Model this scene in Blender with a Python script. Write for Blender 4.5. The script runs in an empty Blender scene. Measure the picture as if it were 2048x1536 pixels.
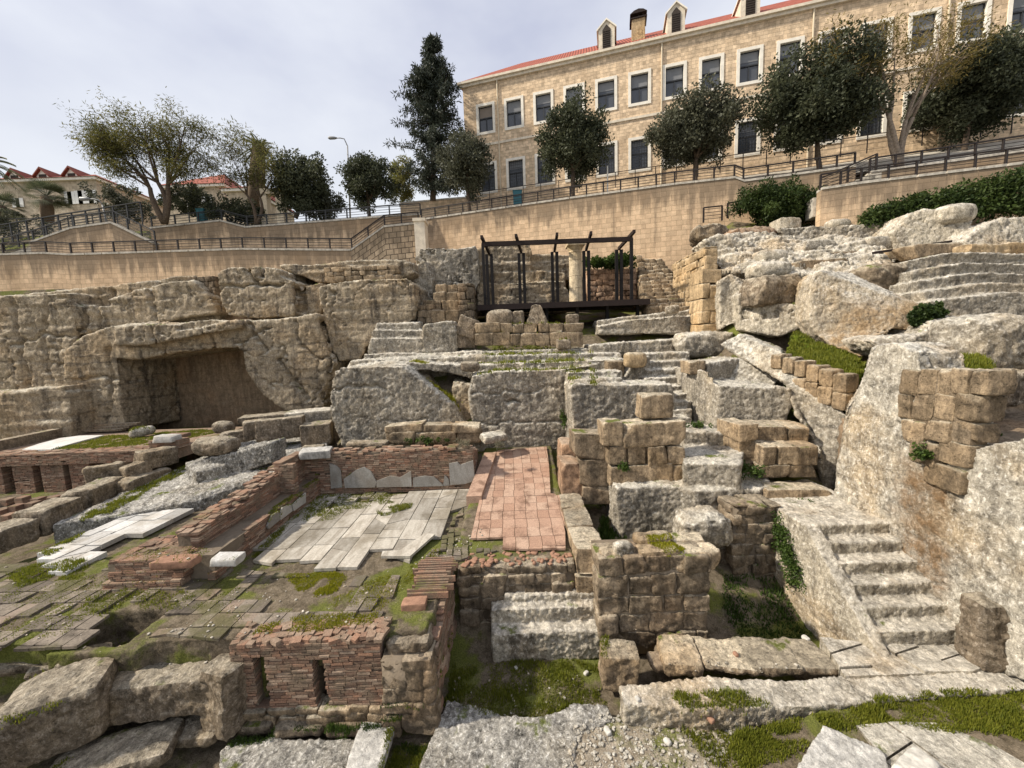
import bpy, bmesh, math, random
import numpy as np
from mathutils import Vector, Matrix

S = bpy.context.scene
COL = S.collection
# ------------------------------------------------------------------ camera
CH = 6.3                 # eye height above the floor of the lowest pit
FPX = 760.0              # focal length in pixels of the 2048 px wide photograph
PITCH = math.radians(6.2)
ROLL = 0.036
_f = Vector((0, math.cos(PITCH), -math.sin(PITCH)))
_r0 = Vector((1, 0, 0)); _u0 = Vector((0, math.sin(PITCH), math.cos(PITCH)))
_r = _r0*math.cos(ROLL) - _u0*math.sin(ROLL)
_u = _u0*math.cos(ROLL) + _r0*math.sin(ROLL)
cam_d = bpy.data.cameras.new('camera'); cam = bpy.data.objects.new('camera', cam_d); COL.objects.link(cam)
cam_d.sensor_width = 36.0; cam_d.lens = FPX/2048*36.0; cam_d.clip_start = .05; cam_d.clip_end = 2000
M = Matrix.Identity(4)
for i in range(3):
    M[i][0] = _r[i]; M[i][1] = _u[i]; M[i][2] = -_f[i]
M[2][3] = CH
cam.matrix_world = M
S.camera = cam
# ------------------------------------------------------------------ light
SUN_DIR = Vector((-.74, -.10, .665)).normalized()      # towards the sun
W = bpy.data.worlds.new('World'); S.world = W; W.use_nodes = True
def build_world():
    nt = W.node_tree; nt.nodes.clear(); n = nt.nodes.new; L = nt.links.new
    out = n('ShaderNodeOutputWorld'); bg = n('ShaderNodeBackground'); bg.inputs['Strength'].default_value = .1
    sky = n('ShaderNodeTexSky'); sky.sky_type = 'NISHITA'; sky.sun_disc = False
    sky.sun_elevation = math.asin(SUN_DIR.z); sky.sun_rotation = math.atan2(SUN_DIR.x, SUN_DIR.y)
    sky.air_density = 1.2; sky.dust_density = 3.0
    tc = n('ShaderNodeTexCoord'); mp = n('ShaderNodeMapping'); mp.inputs['Scale'].default_value = (1.0, 1.0, 2.0)
    L(tc.outputs['Generated'], mp.inputs['Vector'])
    no = n('ShaderNodeTexNoise'); no.inputs['Scale'].default_value = 1.35; no.inputs['Detail'].default_value = 6; no.inputs['Roughness'].default_value = .5
    L(mp.outputs['Vector'], no.inputs['Vector'])
    cr = n('ShaderNodeValToRGB'); L(no.outputs['Fac'], cr.inputs['Fac'])
    e = cr.color_ramp.elements; e[0].position = .40; e[0].color = (.50, .525, .64, 1); e[1].position = .62; e[1].color = (.80, .82, .86, 1)
    sep = n('ShaderNodeSeparateXYZ'); L(tc.outputs['Generated'], sep.inputs[0])
    mr = n('ShaderNodeMapRange'); mr.inputs[1].default_value = .15; mr.inputs[2].default_value = .55; mr.inputs[3].default_value = 1.0; mr.inputs[4].default_value = 0.0
    L(sep.outputs['Z'], mr.inputs[0])
    hz = n('ShaderNodeMixRGB'); hz.inputs[2].default_value = (.76, .78, .80, 1); L(mr.outputs[0], hz.inputs[0]); L(cr.outputs['Color'], hz.inputs[1])
    sc = n('ShaderNodeMixRGB'); sc.blend_type = 'MULTIPLY'; sc.inputs[0].default_value = 1; sc.inputs[2].default_value = (8.75, 8.75, 8.75, 1); L(hz.outputs[0], sc.inputs[1])
    mx = n('ShaderNodeMixRGB'); mx.inputs[0].default_value = .88; L(sky.outputs[0], mx.inputs[1]); L(sc.outputs[0], mx.inputs[2])
    L(mx.outputs[0], bg.inputs['Color']); L(bg.outputs[0], out.inputs['Surface'])
build_world()
sun_d = bpy.data.lights.new('sun', 'SUN'); sun = bpy.data.objects.new('sun', sun_d); COL.objects.link(sun)
sun_d.energy = 4.4; sun_d.angle = math.radians(2.2); sun_d.color = (1.0, .91, .77)
sun.rotation_euler = SUN_DIR.to_track_quat('Z', 'Y').to_euler()
S.view_settings.view_transform = 'Standard'; S.view_settings.look = 'None'; S.view_settings.exposure = 0.52; S.view_settings.gamma = 1
S.view_settings.use_curve_mapping = False
S.cycles.max_bounces = 5; S.cycles.diffuse_bounces = 3

# ------------------------------------------------------------------ rays of the photograph
def ray(px, py): return _f + _r*((px-1024)/FPX) + _u*((768-py)/FPX)
O = Vector((0, 0, CH))
def Pd(px, py, d):
    v = ray(px, py); return O + v*(d/v.y)
def Pz(px, py, z):
    v = ray(px, py); return O + v*((z-CH)/v.z)
def Px(px, py, x):
    v = ray(px, py); return O + v*(x/v.x)

# ------------------------------------------------------------------ noise
_rs = np.random.RandomState(7)
_perm = _rs.permutation(4096).astype(np.int64)
_g = _rs.normal(size=(4096, 3)); _g /= np.linalg.norm(_g, axis=1)[:, None]
def perlin(p):
    p = np.asarray(p, float); i = np.floor(p).astype(np.int64); f = p-i
    w = f*f*f*(f*(f*6-15)+10); out = 0
    for dx in (0, 1):
        wx = w[:, 0] if dx else 1-w[:, 0]
        for dy in (0, 1):
            wy = w[:, 1] if dy else 1-w[:, 1]
            for dz in (0, 1):
                wz = w[:, 2] if dz else 1-w[:, 2]
                h = _perm[(_perm[(_perm[(i[:, 0]+dx) & 4095]+i[:, 1]+dy) & 4095]+i[:, 2]+dz) & 4095]
                g = _g[h]
                out = out + wx*wy*wz*(g[:, 0]*(f[:, 0]-dx)+g[:, 1]*(f[:, 1]-dy)+g[:, 2]*(f[:, 2]-dz))
    return out*1.5
def fbm(p, oct=4, rough=.5, ridge=False):
    a = 1.0; s = 0; p = np.asarray(p, float)
    for k in range(oct):
        v = perlin(p + k*17.31)
        if ridge: v = .5-np.abs(v)*1.6
        s = s + a*v; a *= rough; p = p*2.03
    return s

# ------------------------------------------------------------------ objects
def tag(o, label=None, cat=None, group=None, kind=None):
    if label: o['label'] = label
    if cat: o['category'] = cat
    if group: o['group'] = group
    if kind: o['kind'] = kind
    return o
def empty(name, loc, label=None, cat=None, group=None):
    o = bpy.data.objects.new(name, None); COL.objects.link(o); o.location = loc; o.empty_display_size = .2
    return tag(o, label, cat, group)
def _abs_loc(o):
    v = Vector(o.location); p = o.parent
    while p is not None: v = v + Vector(p.location); p = p.parent
    return v
class Acc:
    """collects vertices and faces (world coordinates) of ONE mesh"""
    def __init__(s): s.v = []; s.f = []; s.n = 0; s.r = []; s.m = 0; s.fm = []
    def add(s, v, f, rnd=None):
        v = np.asarray(v, float).reshape(-1, 3)
        s.v.append(v)
        for q in f: s.f.append(tuple(int(a)+s.n for a in q)); s.fm.append(s.m)
        s.r.append(np.full(len(v), random.random() if rnd is None else rnd)); s.n += len(v)
    def box(s, x0, x1, y0, y1, z0, z1, rnd=None):
        s.add([(x0,y0,z0),(x1,y0,z0),(x1,y1,z0),(x0,y1,z0),(x0,y0,z1),(x1,y0,z1),(x1,y1,z1),(x0,y1,z1)],
              [(0,3,2,1),(4,5,6,7),(0,1,5,4),(1,2,6,5),(2,3,7,6),(3,0,4,7)], rnd)
    def obox(s, c, ax, ay, az, rnd=None):
        c = np.array(c); ax = np.array(ax); ay = np.array(ay); az = np.array(az)
        v = [c+sx*ax+sy*ay+sz*az for sz in (-1, 1) for sx, sy in ((-1,-1),(1,-1),(1,1),(-1,1))]
        s.add(v, [(0,3,2,1),(4,5,6,7),(0,1,5,4),(1,2,6,5),(2,3,7,6),(3,0,4,7)], rnd)
    def beam(s, a, b, w, h=None, up=(0, 0, 1), rnd=None):
        a = Vector(a); b = Vector(b); t = (b-a); L = t.length; t.normalize(); up = Vector(up)
        if abs(t.dot(up)) > .98: up = Vector((0, 1, 0))
        sd = t.cross(up).normalized(); u2 = sd.cross(t)
        s.obox((a+b)/2, sd*(w/2), t*(L/2), u2*((h or w)/2), rnd)
    def tube(s, pts, rad, n=6, cap=True, rnd=None):
        pts = [Vector(p) for p in pts]; vs = []; fs = []
        for i, p in enumerate(pts):
            t = (pts[min(i+1, len(pts)-1)]-pts[max(i-1, 0)])
            if t.length < 1e-9: t = Vector((0, 0, 1))
            t.normalize(); a = t.orthogonal().normalized() if i == 0 else (pa - t*pa.dot(t)).normalized()
            pa = a; b = t.cross(a); r = rad[i] if hasattr(rad, '__len__') else rad
            for k in range(n):
                an = 2*math.pi*k/n; vs.append(p+a*(math.cos(an)*r)+b*(math.sin(an)*r))
        for i in range(len(pts)-1):
            for k in range(n):
                fs.append((i*n+k, i*n+(k+1) % n, (i+1)*n+(k+1) % n, (i+1)*n+k))
        if cap:
            fs.append(tuple(range(n-1, -1, -1))); fs.append(tuple((len(pts)-1)*n+k for k in range(n)))
        s.add([tuple(v) for v in vs], fs, rnd)
    def prism(s, pts, ext, rnd=None):
        pts = [Vector(p) for p in pts]; ext = Vector(ext); n = len(pts)
        v = pts+[p+ext for p in pts]
        f = [tuple(range(n)), tuple(range(2*n-1, n-1, -1))]+[(i, i+n, (i+1) % n+n, (i+1) % n) for i in range(n)]
        s.add([tuple(p) for p in v], f, rnd)
    def arrays(s): return (np.concatenate(s.v) if s.v else np.zeros((0, 3)))
    def build(s, name, mat, parent=None, smooth=False, loc=None, uvs=None, keep=False, fixn=False, mat2=None):
        v = s.arrays()
        if parent is None and not keep:
            lo, hi = v.min(0), v.max(0); loc = Vector(((lo[0]+hi[0])/2, (lo[1]+hi[1])/2, lo[2]))
        base = Vector(loc) if loc is not None and parent is None else (_abs_loc(parent) if parent is not None and loc is None else Vector((0, 0, 0)))
        me = bpy.data.meshes.new(name); me.from_pydata((v-np.array(base)).tolist(), [], s.f)
        if fixn:
            bm = bmesh.new(); bm.from_mesh(me); bmesh.ops.recalc_face_normals(bm, faces=bm.faces); bm.to_mesh(me); bm.free()
        at = me.attributes.new('rnd', 'FLOAT', 'POINT'); at.data.foreach_set('value', np.concatenate(s.r).astype(np.float32))
        if uvs is not None:
            ul = me.uv_layers.new(name='UVMap'); ul.data.foreach_set('uv', np.asarray(uvs, np.float32).ravel())
        me.update()
        o = bpy.data.objects.new(name, me); COL.objects.link(o)
        if mat: me.materials.append(mat)
        if mat2: me.materials.append(mat2); me.polygons.foreach_set('material_index', np.array(s.fm, np.int32))
        if smooth: me.shade_smooth()
        if parent is not None:
            o.parent = parent; o.location = Vector(loc) if loc is not None else Vector((0, 0, 0))
        else: o.location = base
        return o

def grid_box(half, res, r=0.0):
    """six welded-looking grids over a box, on the unit cube scaled by half"""
    vs = []; fs = []; n0 = 0
    nn = [max(3, min(60, int(math.ceil(2*h/res)))) for h in half]
    for ax in range(3):
        a, b = [(1, 2), (2, 0), (0, 1)][ax]
        A, B = [np.concatenate([[-1], np.linspace(-(1-min(.8, r/half[q])), 1-min(.8, r/half[q]), nn[q]-1), [1]]) if r and nn[q] > 2 else np.linspace(-1, 1, nn[q]+1) for q in (a, b)]
        ga, gb = np.meshgrid(A, B, indexing='ij'); m = ga.size
        ii = np.arange(m).reshape(nn[a]+1, nn[b]+1)
        for sg in (-1, 1):
            p = np.zeros((m, 3)); p[:, ax] = sg; p[:, a] = ga.ravel(); p[:, b] = gb.ravel()
            q = np.stack([ii[:-1, :-1], ii[1:, :-1], ii[1:, 1:], ii[:-1, 1:]], -1).reshape(-1, 4)
            if sg < 0: q = q[:, ::-1]
            vs.append(p); fs.append(q+n0); n0 += m
    return np.concatenate(vs)*np.array(half), np.concatenate(fs)
def stone_geo(size, seed, rnd=.06, rough=.02, res=.07, sc=2.2, shape=0.0, strata=0.0, taper=0.0, facets=4, cut=(.80, .96)):
    """one weathered block: a rounded box with lumpy faces; shape > 0 turns it into a boulder"""
    half = np.array(size, float)/2; r = min(rnd, half.min()*.95)
    p, f = grid_box(half, res, r if shape < .2 else 0.0)
    q = np.clip(p, -(half-r), half-r); d = p-q; L = np.linalg.norm(d, axis=1)[:, None]; n = d/np.maximum(L, 1e-9)
    v = q+n*r
    rs = np.random.RandomState(seed)
    off = rs.uniform(-50, 50, 3)
    if shape > 0:
        sph = p/half; l2 = np.linalg.norm(sph, axis=1)[:, None]; sph = sph/l2*half*1.08
        v = v*(1-shape)+sph*shape
    if taper: v[:, :2] *= (1-taper*(v[:, 2:3]/(2*half[2])+.5))
    for k in range(facets):                                  # broken corners and split faces
        fn = rs.normal(size=3); fn /= np.linalg.norm(fn); h = (np.abs(fn)*half).sum()*rs.uniform(*cut)
        ex = v@fn-h; v = v-np.outer(np.maximum(ex, 0), fn)
    # skew corners a little
    sk = rs.uniform(-1, 1, (3, 3))*.05; np.fill_diagonal(sk, 0)
    v = v+v@sk.T
    big = fbm(v*(sc*.45)+off, 2); mid = fbm(v*sc*2.4+off+9, 4, .55)
    disp = rough*(1.6*big+1.0*mid)
    if strata: disp = disp+strata*fbm(np.stack([v[:, 0]*.6, v[:, 1]*.6, v[:, 2]*9], 1)+off, 2)
    return v+n*disp[:, None], f
def rotz(v, a, c=(0, 0, 0)):
    ca, sa = math.cos(a), math.sin(a); v = np.asarray(v, float)
    return np.stack([v[:, 0]*ca-v[:, 1]*sa, v[:, 0]*sa+v[:, 1]*ca, v[:, 2]], 1)+np.array(c)
def rot3(v, rx, ry, rz, c):
    R = np.array(Matrix.Rotation(rz, 3, 'Z') @ Matrix.Rotation(ry, 3, 'Y') @ Matrix.Rotation(rx, 3, 'X'))
    return np.asarray(v) @ R.T + np.array(c)

_seed = [100]
def nseed(): _seed[0] += 1; return _seed[0]
def block(acc, x0, x1, y0, y1, z0, z1, rz=0, **k):
    """adds one weathered block to acc"""
    c = ((x0+x1)/2, (y0+y1)/2, (z0+z1)/2); s = (abs(x1-x0), abs(y1-y0), abs(z1-z0)); k.setdefault('seed', nseed())
    v, f = stone_geo(s, **k); acc.add(rotz(v, rz, c), f)
def pxblock(px0, py0, px1, py1, d, dep, see_top=True):
    """world box of a block whose outline in the photograph is the given rectangle"""
    mx, my = (px0+px1)/2, (py0+py1)/2
    z0 = Pd(mx, py1, d).z
    z1 = min(Pd(mx, py0, d+dep).z, Pd(mx, py0, d).z) if see_top else Pd(mx, py0, d).z
    dm = d
    return Pd(px0, my, dm).x, Pd(px1, my, dm).x, d, d+dep, z0, z1
def loose(name, label, cat, rect, d, dep, mat, group=None, rz=0, tilt=(0, 0), see_top=True, sink=.04, **k):
    x0, x1, y0, y1, z0, z1 = pxblock(*rect, d, dep, see_top)
    z1 = max(z1, z0+.12)
    k.setdefault('seed', nseed()); k.setdefault('res', max(.03, .0045*d*1.0))
    v, f = stone_geo((x1-x0, y1-y0, z1-z0+sink), **k)
    a = Acc(); a.add(rot3(v, tilt[0], tilt[1], rz, ((x0+x1)/2, (y0+y1)/2, (z0-sink+z1)/2)), f)
    return tag(a.build(name, mat, smooth=True), label, cat, group)

# ------------------------------------------------------------------ rock masses: solids joined, re-skinned and roughened
def top(z, pts, h): return ([Pz(x, y, z) for x, y in pts], Vector((0, 0, -h)))
def face(d, pts, t): return ([Pd(x, y, d) for x, y in pts], Vector((0, t, 0)))
def facex(X, pts, t): return ([Px(x, y, X) for x, y in pts], Vector((t, 0, 0)))
def facev(pts, ext): return ([Pd(x, y, d) for x, y, d in pts], Vector(ext))
def wbox(x0, x1, y0, y1, z0, z1): return ([Vector((x0,y0,z0)), Vector((x1,y0,z0)), Vector((x1,y1,z0)), Vector((x0,y1,z0))], Vector((0, 0, z1-z0)))
def remesh(pieces, vox):
    bm = bmesh.new()
    for pts, ext in pieces:
        a = [bm.verts.new(p) for p in pts]; b = [bm.verts.new(p+ext) for p in pts]; n = len(a)
        fs = [bm.faces.new(a), bm.faces.new(b[::-1])]+[bm.faces.new((a[i], b[i], b[(i+1) % n], a[(i+1) % n])) for i in range(n)]
        bmesh.ops.triangulate(bm, faces=fs[:2], ngon_method='EAR_CLIP')
        bmesh.ops.recalc_face_normals(bm, faces=[f for f in bm.faces if f.is_valid and f.verts[0] in set(a+b)])
    me = bpy.data.meshes.new('tmp'); bm.to_mesh(me); bm.free()
    o = bpy.data.objects.new('tmp', me); COL.objects.link(o)
    m = o.modifiers.new('r', 'REMESH'); m.mode = 'VOXEL'; m.voxel_size = vox; m.use_smooth_shade = True
    bpy.context.view_layer.update()
    ev = o.evaluated_get(bpy.context.evaluated_depsgraph_get())
    out = bpy.data.meshes.new_from_object(ev)
    bpy.data.objects.remove(o); bpy.data.meshes.remove(me)
    return out
def get_co(me):
    c = np.empty(len(me.vertices)*3, np.float32); me.vertices.foreach_get('co', c); return c.reshape(-1, 3).astype(float)
def get_no(me):
    c = np.empty(len(me.vertices)*3, np.float32); me.vertex_normals.foreach_get('vector', c); return c.reshape(-1, 3).astype(float)
def rock(name, label, cat, pieces, mat, vox=.08, amp=.10, sc=1.1, fine=.03, strata=0.0, cracks=0.0, group=None, kind=None, parent=None, lines=()):
    vox *= .8; me = remesh(pieces, vox)
    co = get_co(me); no = get_no(me)
    off = np.random.RandomState(nseed()).uniform(-40, 40, 3)
    d = .5*amp*fbm(co*sc*.5+off, 2, .5)+.16*amp*fbm(co*sc*1.9+off+5, 3, .55, ridge=True)+.55*fine*fbm(co*4.5+off, 2, .6)+.8*fine*fbm(co*13+off, 2, .7)
    if strata: d = d+strata*fbm(np.stack([co[:, 0]*.35, co[:, 1]*.35, co[:, 2]*3.2], 1)+off, 3, .55)
    if cracks:
        c = np.abs(fbm(co*np.array([1, 1, .75])*sc*.5+off+30, 4, .6)); d = d-cracks*1.3*np.exp(-(c/.022)**2)
    for (pl, dd, wd, dp) in lines:                             # joints and fractures drawn on the face, cut into the rock
        P_ = [np.array(Pd(x, y, dd)) for x, y in pl]
        wob = np.stack([fbm(co*1.7+off+50, 3), fbm(co*1.7+off+70, 3)], 1)*.16
        q = co[:, [0, 2]]+wob; best = np.full(len(co), 9.0)
        for A_, B_ in zip(P_, P_[1:]):
            a2, b2 = A_[[0, 2]], B_[[0, 2]]; e = b2-a2; t = np.clip(((q-a2)@e)/max(e@e, 1e-6), 0, 1); best = np.minimum(best, np.linalg.norm(q-a2-t[:, None]*e, axis=1))
        d = d-dp*np.exp(-(best/wd)**2)
    co = co+no*d[:, None]
    lo, hi = co.min(0), co.max(0); base = np.array([(lo[0]+hi[0])/2, (lo[1]+hi[1])/2, lo[2]])
    me.vertices.foreach_set('co', (co-base).astype(np.float32).ravel()); me.update(); me.name = name
    me.materials.clear(); me.materials.append(mat); me.shade_smooth()
    o = bpy.data.objects.new(name, me); COL.objects.link(o); o.location = Vector(base)
    return tag(o, label, cat, group, kind)

# ------------------------------------------------------------------ materials
class NT:
    def __init__(s, name):
        s.m = bpy.data.materials.new(name); s.m.use_nodes = True; s.t = s.m.node_tree; s.t.nodes.clear()
        s.out = s.t.nodes.new('ShaderNodeOutputMaterial')
        s.geo = s.t.nodes.new('ShaderNodeNewGeometry'); s.P = s.geo.outputs['Position']
    def n(s, typ, **props):
        x = s.t.nodes.new(typ)
        for k, v in props.items(): setattr(x, k, v)
        return x
    def put(s, sock, v):
        if isinstance(v, bpy.types.NodeSocket): s.t.links.new(v, sock)
        elif isinstance(v, tuple) and len(v) == 3 and sock.type == 'RGBA': sock.default_value = (*v, 1)
        else: sock.default_value = v
    def noise(s, scale, detail=4, rough=.55, vec=None, dist=0):
        x = s.n('ShaderNodeTexNoise'); s.put(x.inputs['Vector'], vec or s.P); x.inputs['Scale'].default_value = scale
        x.inputs['Detail'].default_value = detail; x.inputs['Roughness'].default_value = rough; x.inputs['Distortion'].default_value = dist
        return x.outputs['Fac']
    def voro(s, scale, vec=None, feature='F1', out='Distance', rnd=1.0):
        x = s.n('ShaderNodeTexVoronoi', feature=feature); s.put(x.inputs['Vector'], vec or s.P); x.inputs['Scale'].default_value = scale
        x.inputs['Randomness'].default_value = rnd
        return x.outputs[out]
    def map(s, vec, scale):
        x = s.n('ShaderNodeMapping'); s.put(x.inputs['Vector'], vec); x.inputs['Scale'].default_value = scale; return x.outputs[0]
    def math(s, op, a, b=0.0, c=None, clamp=False):
        x = s.n('ShaderNodeMath', operation=op); x.use_clamp = clamp; s.put(x.inputs[0], a); s.put(x.inputs[1], b)
        if c is not None: s.put(x.inputs[2], c)
        return x.outputs[0]
    def rng(s, v, a, b, c=0.0, d=1.0, smooth=True):
        x = s.n('ShaderNodeMapRange'); x.interpolation_type = 'SMOOTHSTEP' if smooth else 'LINEAR'
        for k, q in zip(range(5), (v, a, b, c, d)): s.put(x.inputs[k], q)
        return x.outputs[0]
    def mix(s, f, a, b, mode='MIX'):
        x = s.n('ShaderNodeMixRGB', blend_type=mode); s.put(x.inputs[0], f); s.put(x.inputs[1], a); s.put(x.inputs[2], b); return x.outputs[0]
    def scale(s, col, f):
        x = s.n('ShaderNodeVectorMath', operation='SCALE'); s.put(x.inputs[0], col); s.put(x.inputs['Scale'], f); return x.outputs[0]
    def up(s):
        x = s.n('ShaderNodeSeparateXYZ'); s.put(x.inputs[0], s.geo.outputs['Normal']); return x.outputs['Z']
    def attr(s, name, out='Fac'):
        x = s.n('ShaderNodeAttribute'); x.attribute_name = name; return x.outputs[out]
    def bump(s, h, strength=.6, dist=.05, prev=None):
        x = s.n('ShaderNodeBump'); s.put(x.inputs['Height'], h); x.inputs['Strength'].default_value = strength; x.inputs['Distance'].default_value = dist
        if prev is not None: s.put(x.inputs['Normal'], prev)
        return x.outputs[0]
    def done(s, col, rough=.9, normal=None, spec=.2, metal=0.0):
        b = s.n('ShaderNodeBsdfPrincipled'); s.put(b.inputs['Base Color'], col); s.put(b.inputs['Roughness'], rough)
        b.inputs['Specular IOR Level'].default_value = spec; b.inputs['Metallic'].default_value = metal
        if normal is not None: s.put(b.inputs['Normal'], normal)
        s.t.links.new(b.outputs[0], s.out.inputs['Surface']); return s.m

def stone_mat(name, topc, side, dark, warm=None, speck=.5, stain=.6, moss=0.0, bump=.8, k=1.0, mossc=(.075, .09, .012), streak=True, pit=.35, white=0.0, rndv=0.0, run=None, patch=.5):
    tint = lambda q: None if q is None else (q[0]*1.015, q[1]*1.0, q[2]*.975)
    topc, side, dark, warm = tint(topc), tint(side), tint(dark), tint(warm)
    s = NT(name)
    big = s.noise(.55*k, 4); mid = s.noise(3.6*k, 8, .68); fine = s.noise(17*k, 6, .78, s.map(s.P, (1, 1, .7)), .4); pits = s.voro(13*k)
    st = s.noise(1.0, 6, .62, s.map(s.P, (2.2*k, 2.2*k, .32*k)))
    bed = s.noise(1.0, 5, .6, s.map(s.P, (.5*k, .5*k, 4.2*k))); tool = s.noise(1.0, 3, .6, s.map(s.P, (7*k, 7*k, 1.3*k)))
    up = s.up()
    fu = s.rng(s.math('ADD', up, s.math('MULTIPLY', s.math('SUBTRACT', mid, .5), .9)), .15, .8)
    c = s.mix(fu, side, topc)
    if warm: c = s.mix(s.math('MULTIPLY', s.rng(big, .48, .66), .75), c, warm)
    c = s.mix(s.math('MULTIPLY', s.rng(s.noise(.95*k, 6, .7), .53, .64), patch), c, tuple(x*.62+y*.12 for x, y in zip(side, topc)))
    if streak:
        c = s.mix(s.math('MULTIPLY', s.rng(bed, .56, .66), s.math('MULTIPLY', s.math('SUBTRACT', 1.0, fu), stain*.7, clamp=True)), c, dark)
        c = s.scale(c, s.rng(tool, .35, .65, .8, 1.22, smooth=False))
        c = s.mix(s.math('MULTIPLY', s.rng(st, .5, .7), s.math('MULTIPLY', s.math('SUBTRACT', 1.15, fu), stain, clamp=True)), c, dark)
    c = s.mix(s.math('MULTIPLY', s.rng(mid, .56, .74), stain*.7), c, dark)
    sp = s.rng(s.math('ADD', s.math('MULTIPLY', fine, .55), s.math('MULTIPLY', mid, .45)), .38, .62, 1-speck, 1+speck*.75, smooth=False)
    if white: c = s.mix(s.math('MULTIPLY', s.rng(fine, .52, .64), white), c, (.70, .685, .65))
    c = s.scale(c, sp)
    c = s.scale(c, s.rng(pits, .02, .22, 1-pit, 1.0))
    grain = s.noise(75*k, 3, .8); c = s.scale(c, s.rng(grain, .3, .7, .68, 1.3, smooth=False))
    if rndv: c = s.scale(c, s.rng(s.attr('rnd'), 0, 1, 1-rndv, 1+rndv, smooth=False))
    if run:                                                    # a rusty water run with its own place on the wall
        (y0, w, z0, z1, rc) = run; sx = s.n('ShaderNodeSeparateXYZ'); s.put(sx.inputs[0], s.P)
        q = s.math('ABSOLUTE', s.math('ADD', s.math('SUBTRACT', sx.outputs['Y'], y0), s.math('MULTIPLY', s.math('SUBTRACT', s.noise(1.3, 5, .65), .5), 1.6)))
        f_ = s.math('MULTIPLY', s.rng(q, w, w*.2, 0.0, 1.0), s.math('MULTIPLY', s.rng(sx.outputs['Z'], z1, z1-.8), s.rng(sx.outputs['Z'], z0, z0+.5)))
        c = s.mix(s.math('MULTIPLY', f_, s.rng(mid, .3, .6)), c, s.mix(s.rng(fine, .4, .6), rc, tuple(x*1.9 for x in rc)))
    if moss:
        mn = s.noise(1.4*k, 5, .65)
        fm = s.math('MULTIPLY', s.rng(s.math('ADD', mn, s.math('MULTIPLY', up, .14)), .78-moss*.3, .86-moss*.3), s.rng(up, .1, .6))
        c = s.mix(s.math('MULTIPLY', fm, .9), c, s.mix(s.rng(fine, .35, .65), mossc, tuple(x*2.0 for x in mossc)))
    h = s.math('ADD', s.math('MULTIPLY', mid, 1.0), s.math('ADD', s.math('MULTIPLY', s.math('ADD', fine, s.math('MULTIPLY', grain, .35)), .5), s.math('MULTIPLY', s.math('MINIMUM', pits, .25), .8)))
    return s.done(c, .93, s.bump(h, bump, .09), .15)

MAT = {}
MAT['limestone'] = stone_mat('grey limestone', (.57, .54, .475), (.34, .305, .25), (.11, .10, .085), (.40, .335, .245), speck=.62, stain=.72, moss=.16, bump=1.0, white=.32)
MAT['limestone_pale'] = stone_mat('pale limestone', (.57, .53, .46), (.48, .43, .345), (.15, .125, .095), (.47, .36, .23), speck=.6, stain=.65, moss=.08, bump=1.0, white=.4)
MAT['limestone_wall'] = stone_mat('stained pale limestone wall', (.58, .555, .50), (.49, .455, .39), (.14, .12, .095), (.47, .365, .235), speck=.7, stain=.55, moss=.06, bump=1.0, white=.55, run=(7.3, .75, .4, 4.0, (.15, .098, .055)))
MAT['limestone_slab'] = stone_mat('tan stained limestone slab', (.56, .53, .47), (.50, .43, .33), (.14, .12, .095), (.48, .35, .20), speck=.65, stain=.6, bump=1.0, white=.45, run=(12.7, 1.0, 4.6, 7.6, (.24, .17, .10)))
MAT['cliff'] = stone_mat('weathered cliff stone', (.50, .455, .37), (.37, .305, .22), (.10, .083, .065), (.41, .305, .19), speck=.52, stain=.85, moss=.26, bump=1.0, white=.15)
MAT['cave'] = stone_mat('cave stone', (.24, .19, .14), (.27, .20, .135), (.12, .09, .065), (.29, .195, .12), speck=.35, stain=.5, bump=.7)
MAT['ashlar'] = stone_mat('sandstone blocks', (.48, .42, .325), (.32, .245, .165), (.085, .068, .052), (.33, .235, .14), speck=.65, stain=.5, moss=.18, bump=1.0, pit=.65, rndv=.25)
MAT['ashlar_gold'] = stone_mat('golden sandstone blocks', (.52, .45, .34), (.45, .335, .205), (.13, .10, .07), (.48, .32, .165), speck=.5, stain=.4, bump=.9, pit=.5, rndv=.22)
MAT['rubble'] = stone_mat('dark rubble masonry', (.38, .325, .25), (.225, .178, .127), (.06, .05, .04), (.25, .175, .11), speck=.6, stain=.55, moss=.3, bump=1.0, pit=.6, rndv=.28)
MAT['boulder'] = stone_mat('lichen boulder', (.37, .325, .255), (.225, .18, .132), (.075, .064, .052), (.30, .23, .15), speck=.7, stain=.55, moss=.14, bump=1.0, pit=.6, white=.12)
MAT['slab'] = stone_mat('grey slab', (.47, .46, .44), (.38, .365, .34), (.18, .17, .16), None, speck=.45, stain=.4, bump=.6, pit=.3)
MAT['gravel_rock'] = stone_mat('pecked grey bedrock', (.38, .365, .335), (.30, .285, .26), (.12, .11, .095), (.27, .24, .19), speck=.85, stain=.6, moss=.2, bump=1.0, white=.6, pit=.6, streak=False)
MAT['red_wall'] = stone_mat('reddish masonry', (.42, .33, .25), (.35, .235, .16), (.12, .085, .06), (.38, .23, .14), speck=.5, stain=.4, bump=.8, rndv=.3)
MAT['column'] = stone_mat('column stone', (.58, .51, .40), (.54, .45, .32), (.22, .17, .12), (.48, .37, .22), speck=.4, stain=.5, bump=.5, pit=.3)
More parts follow.
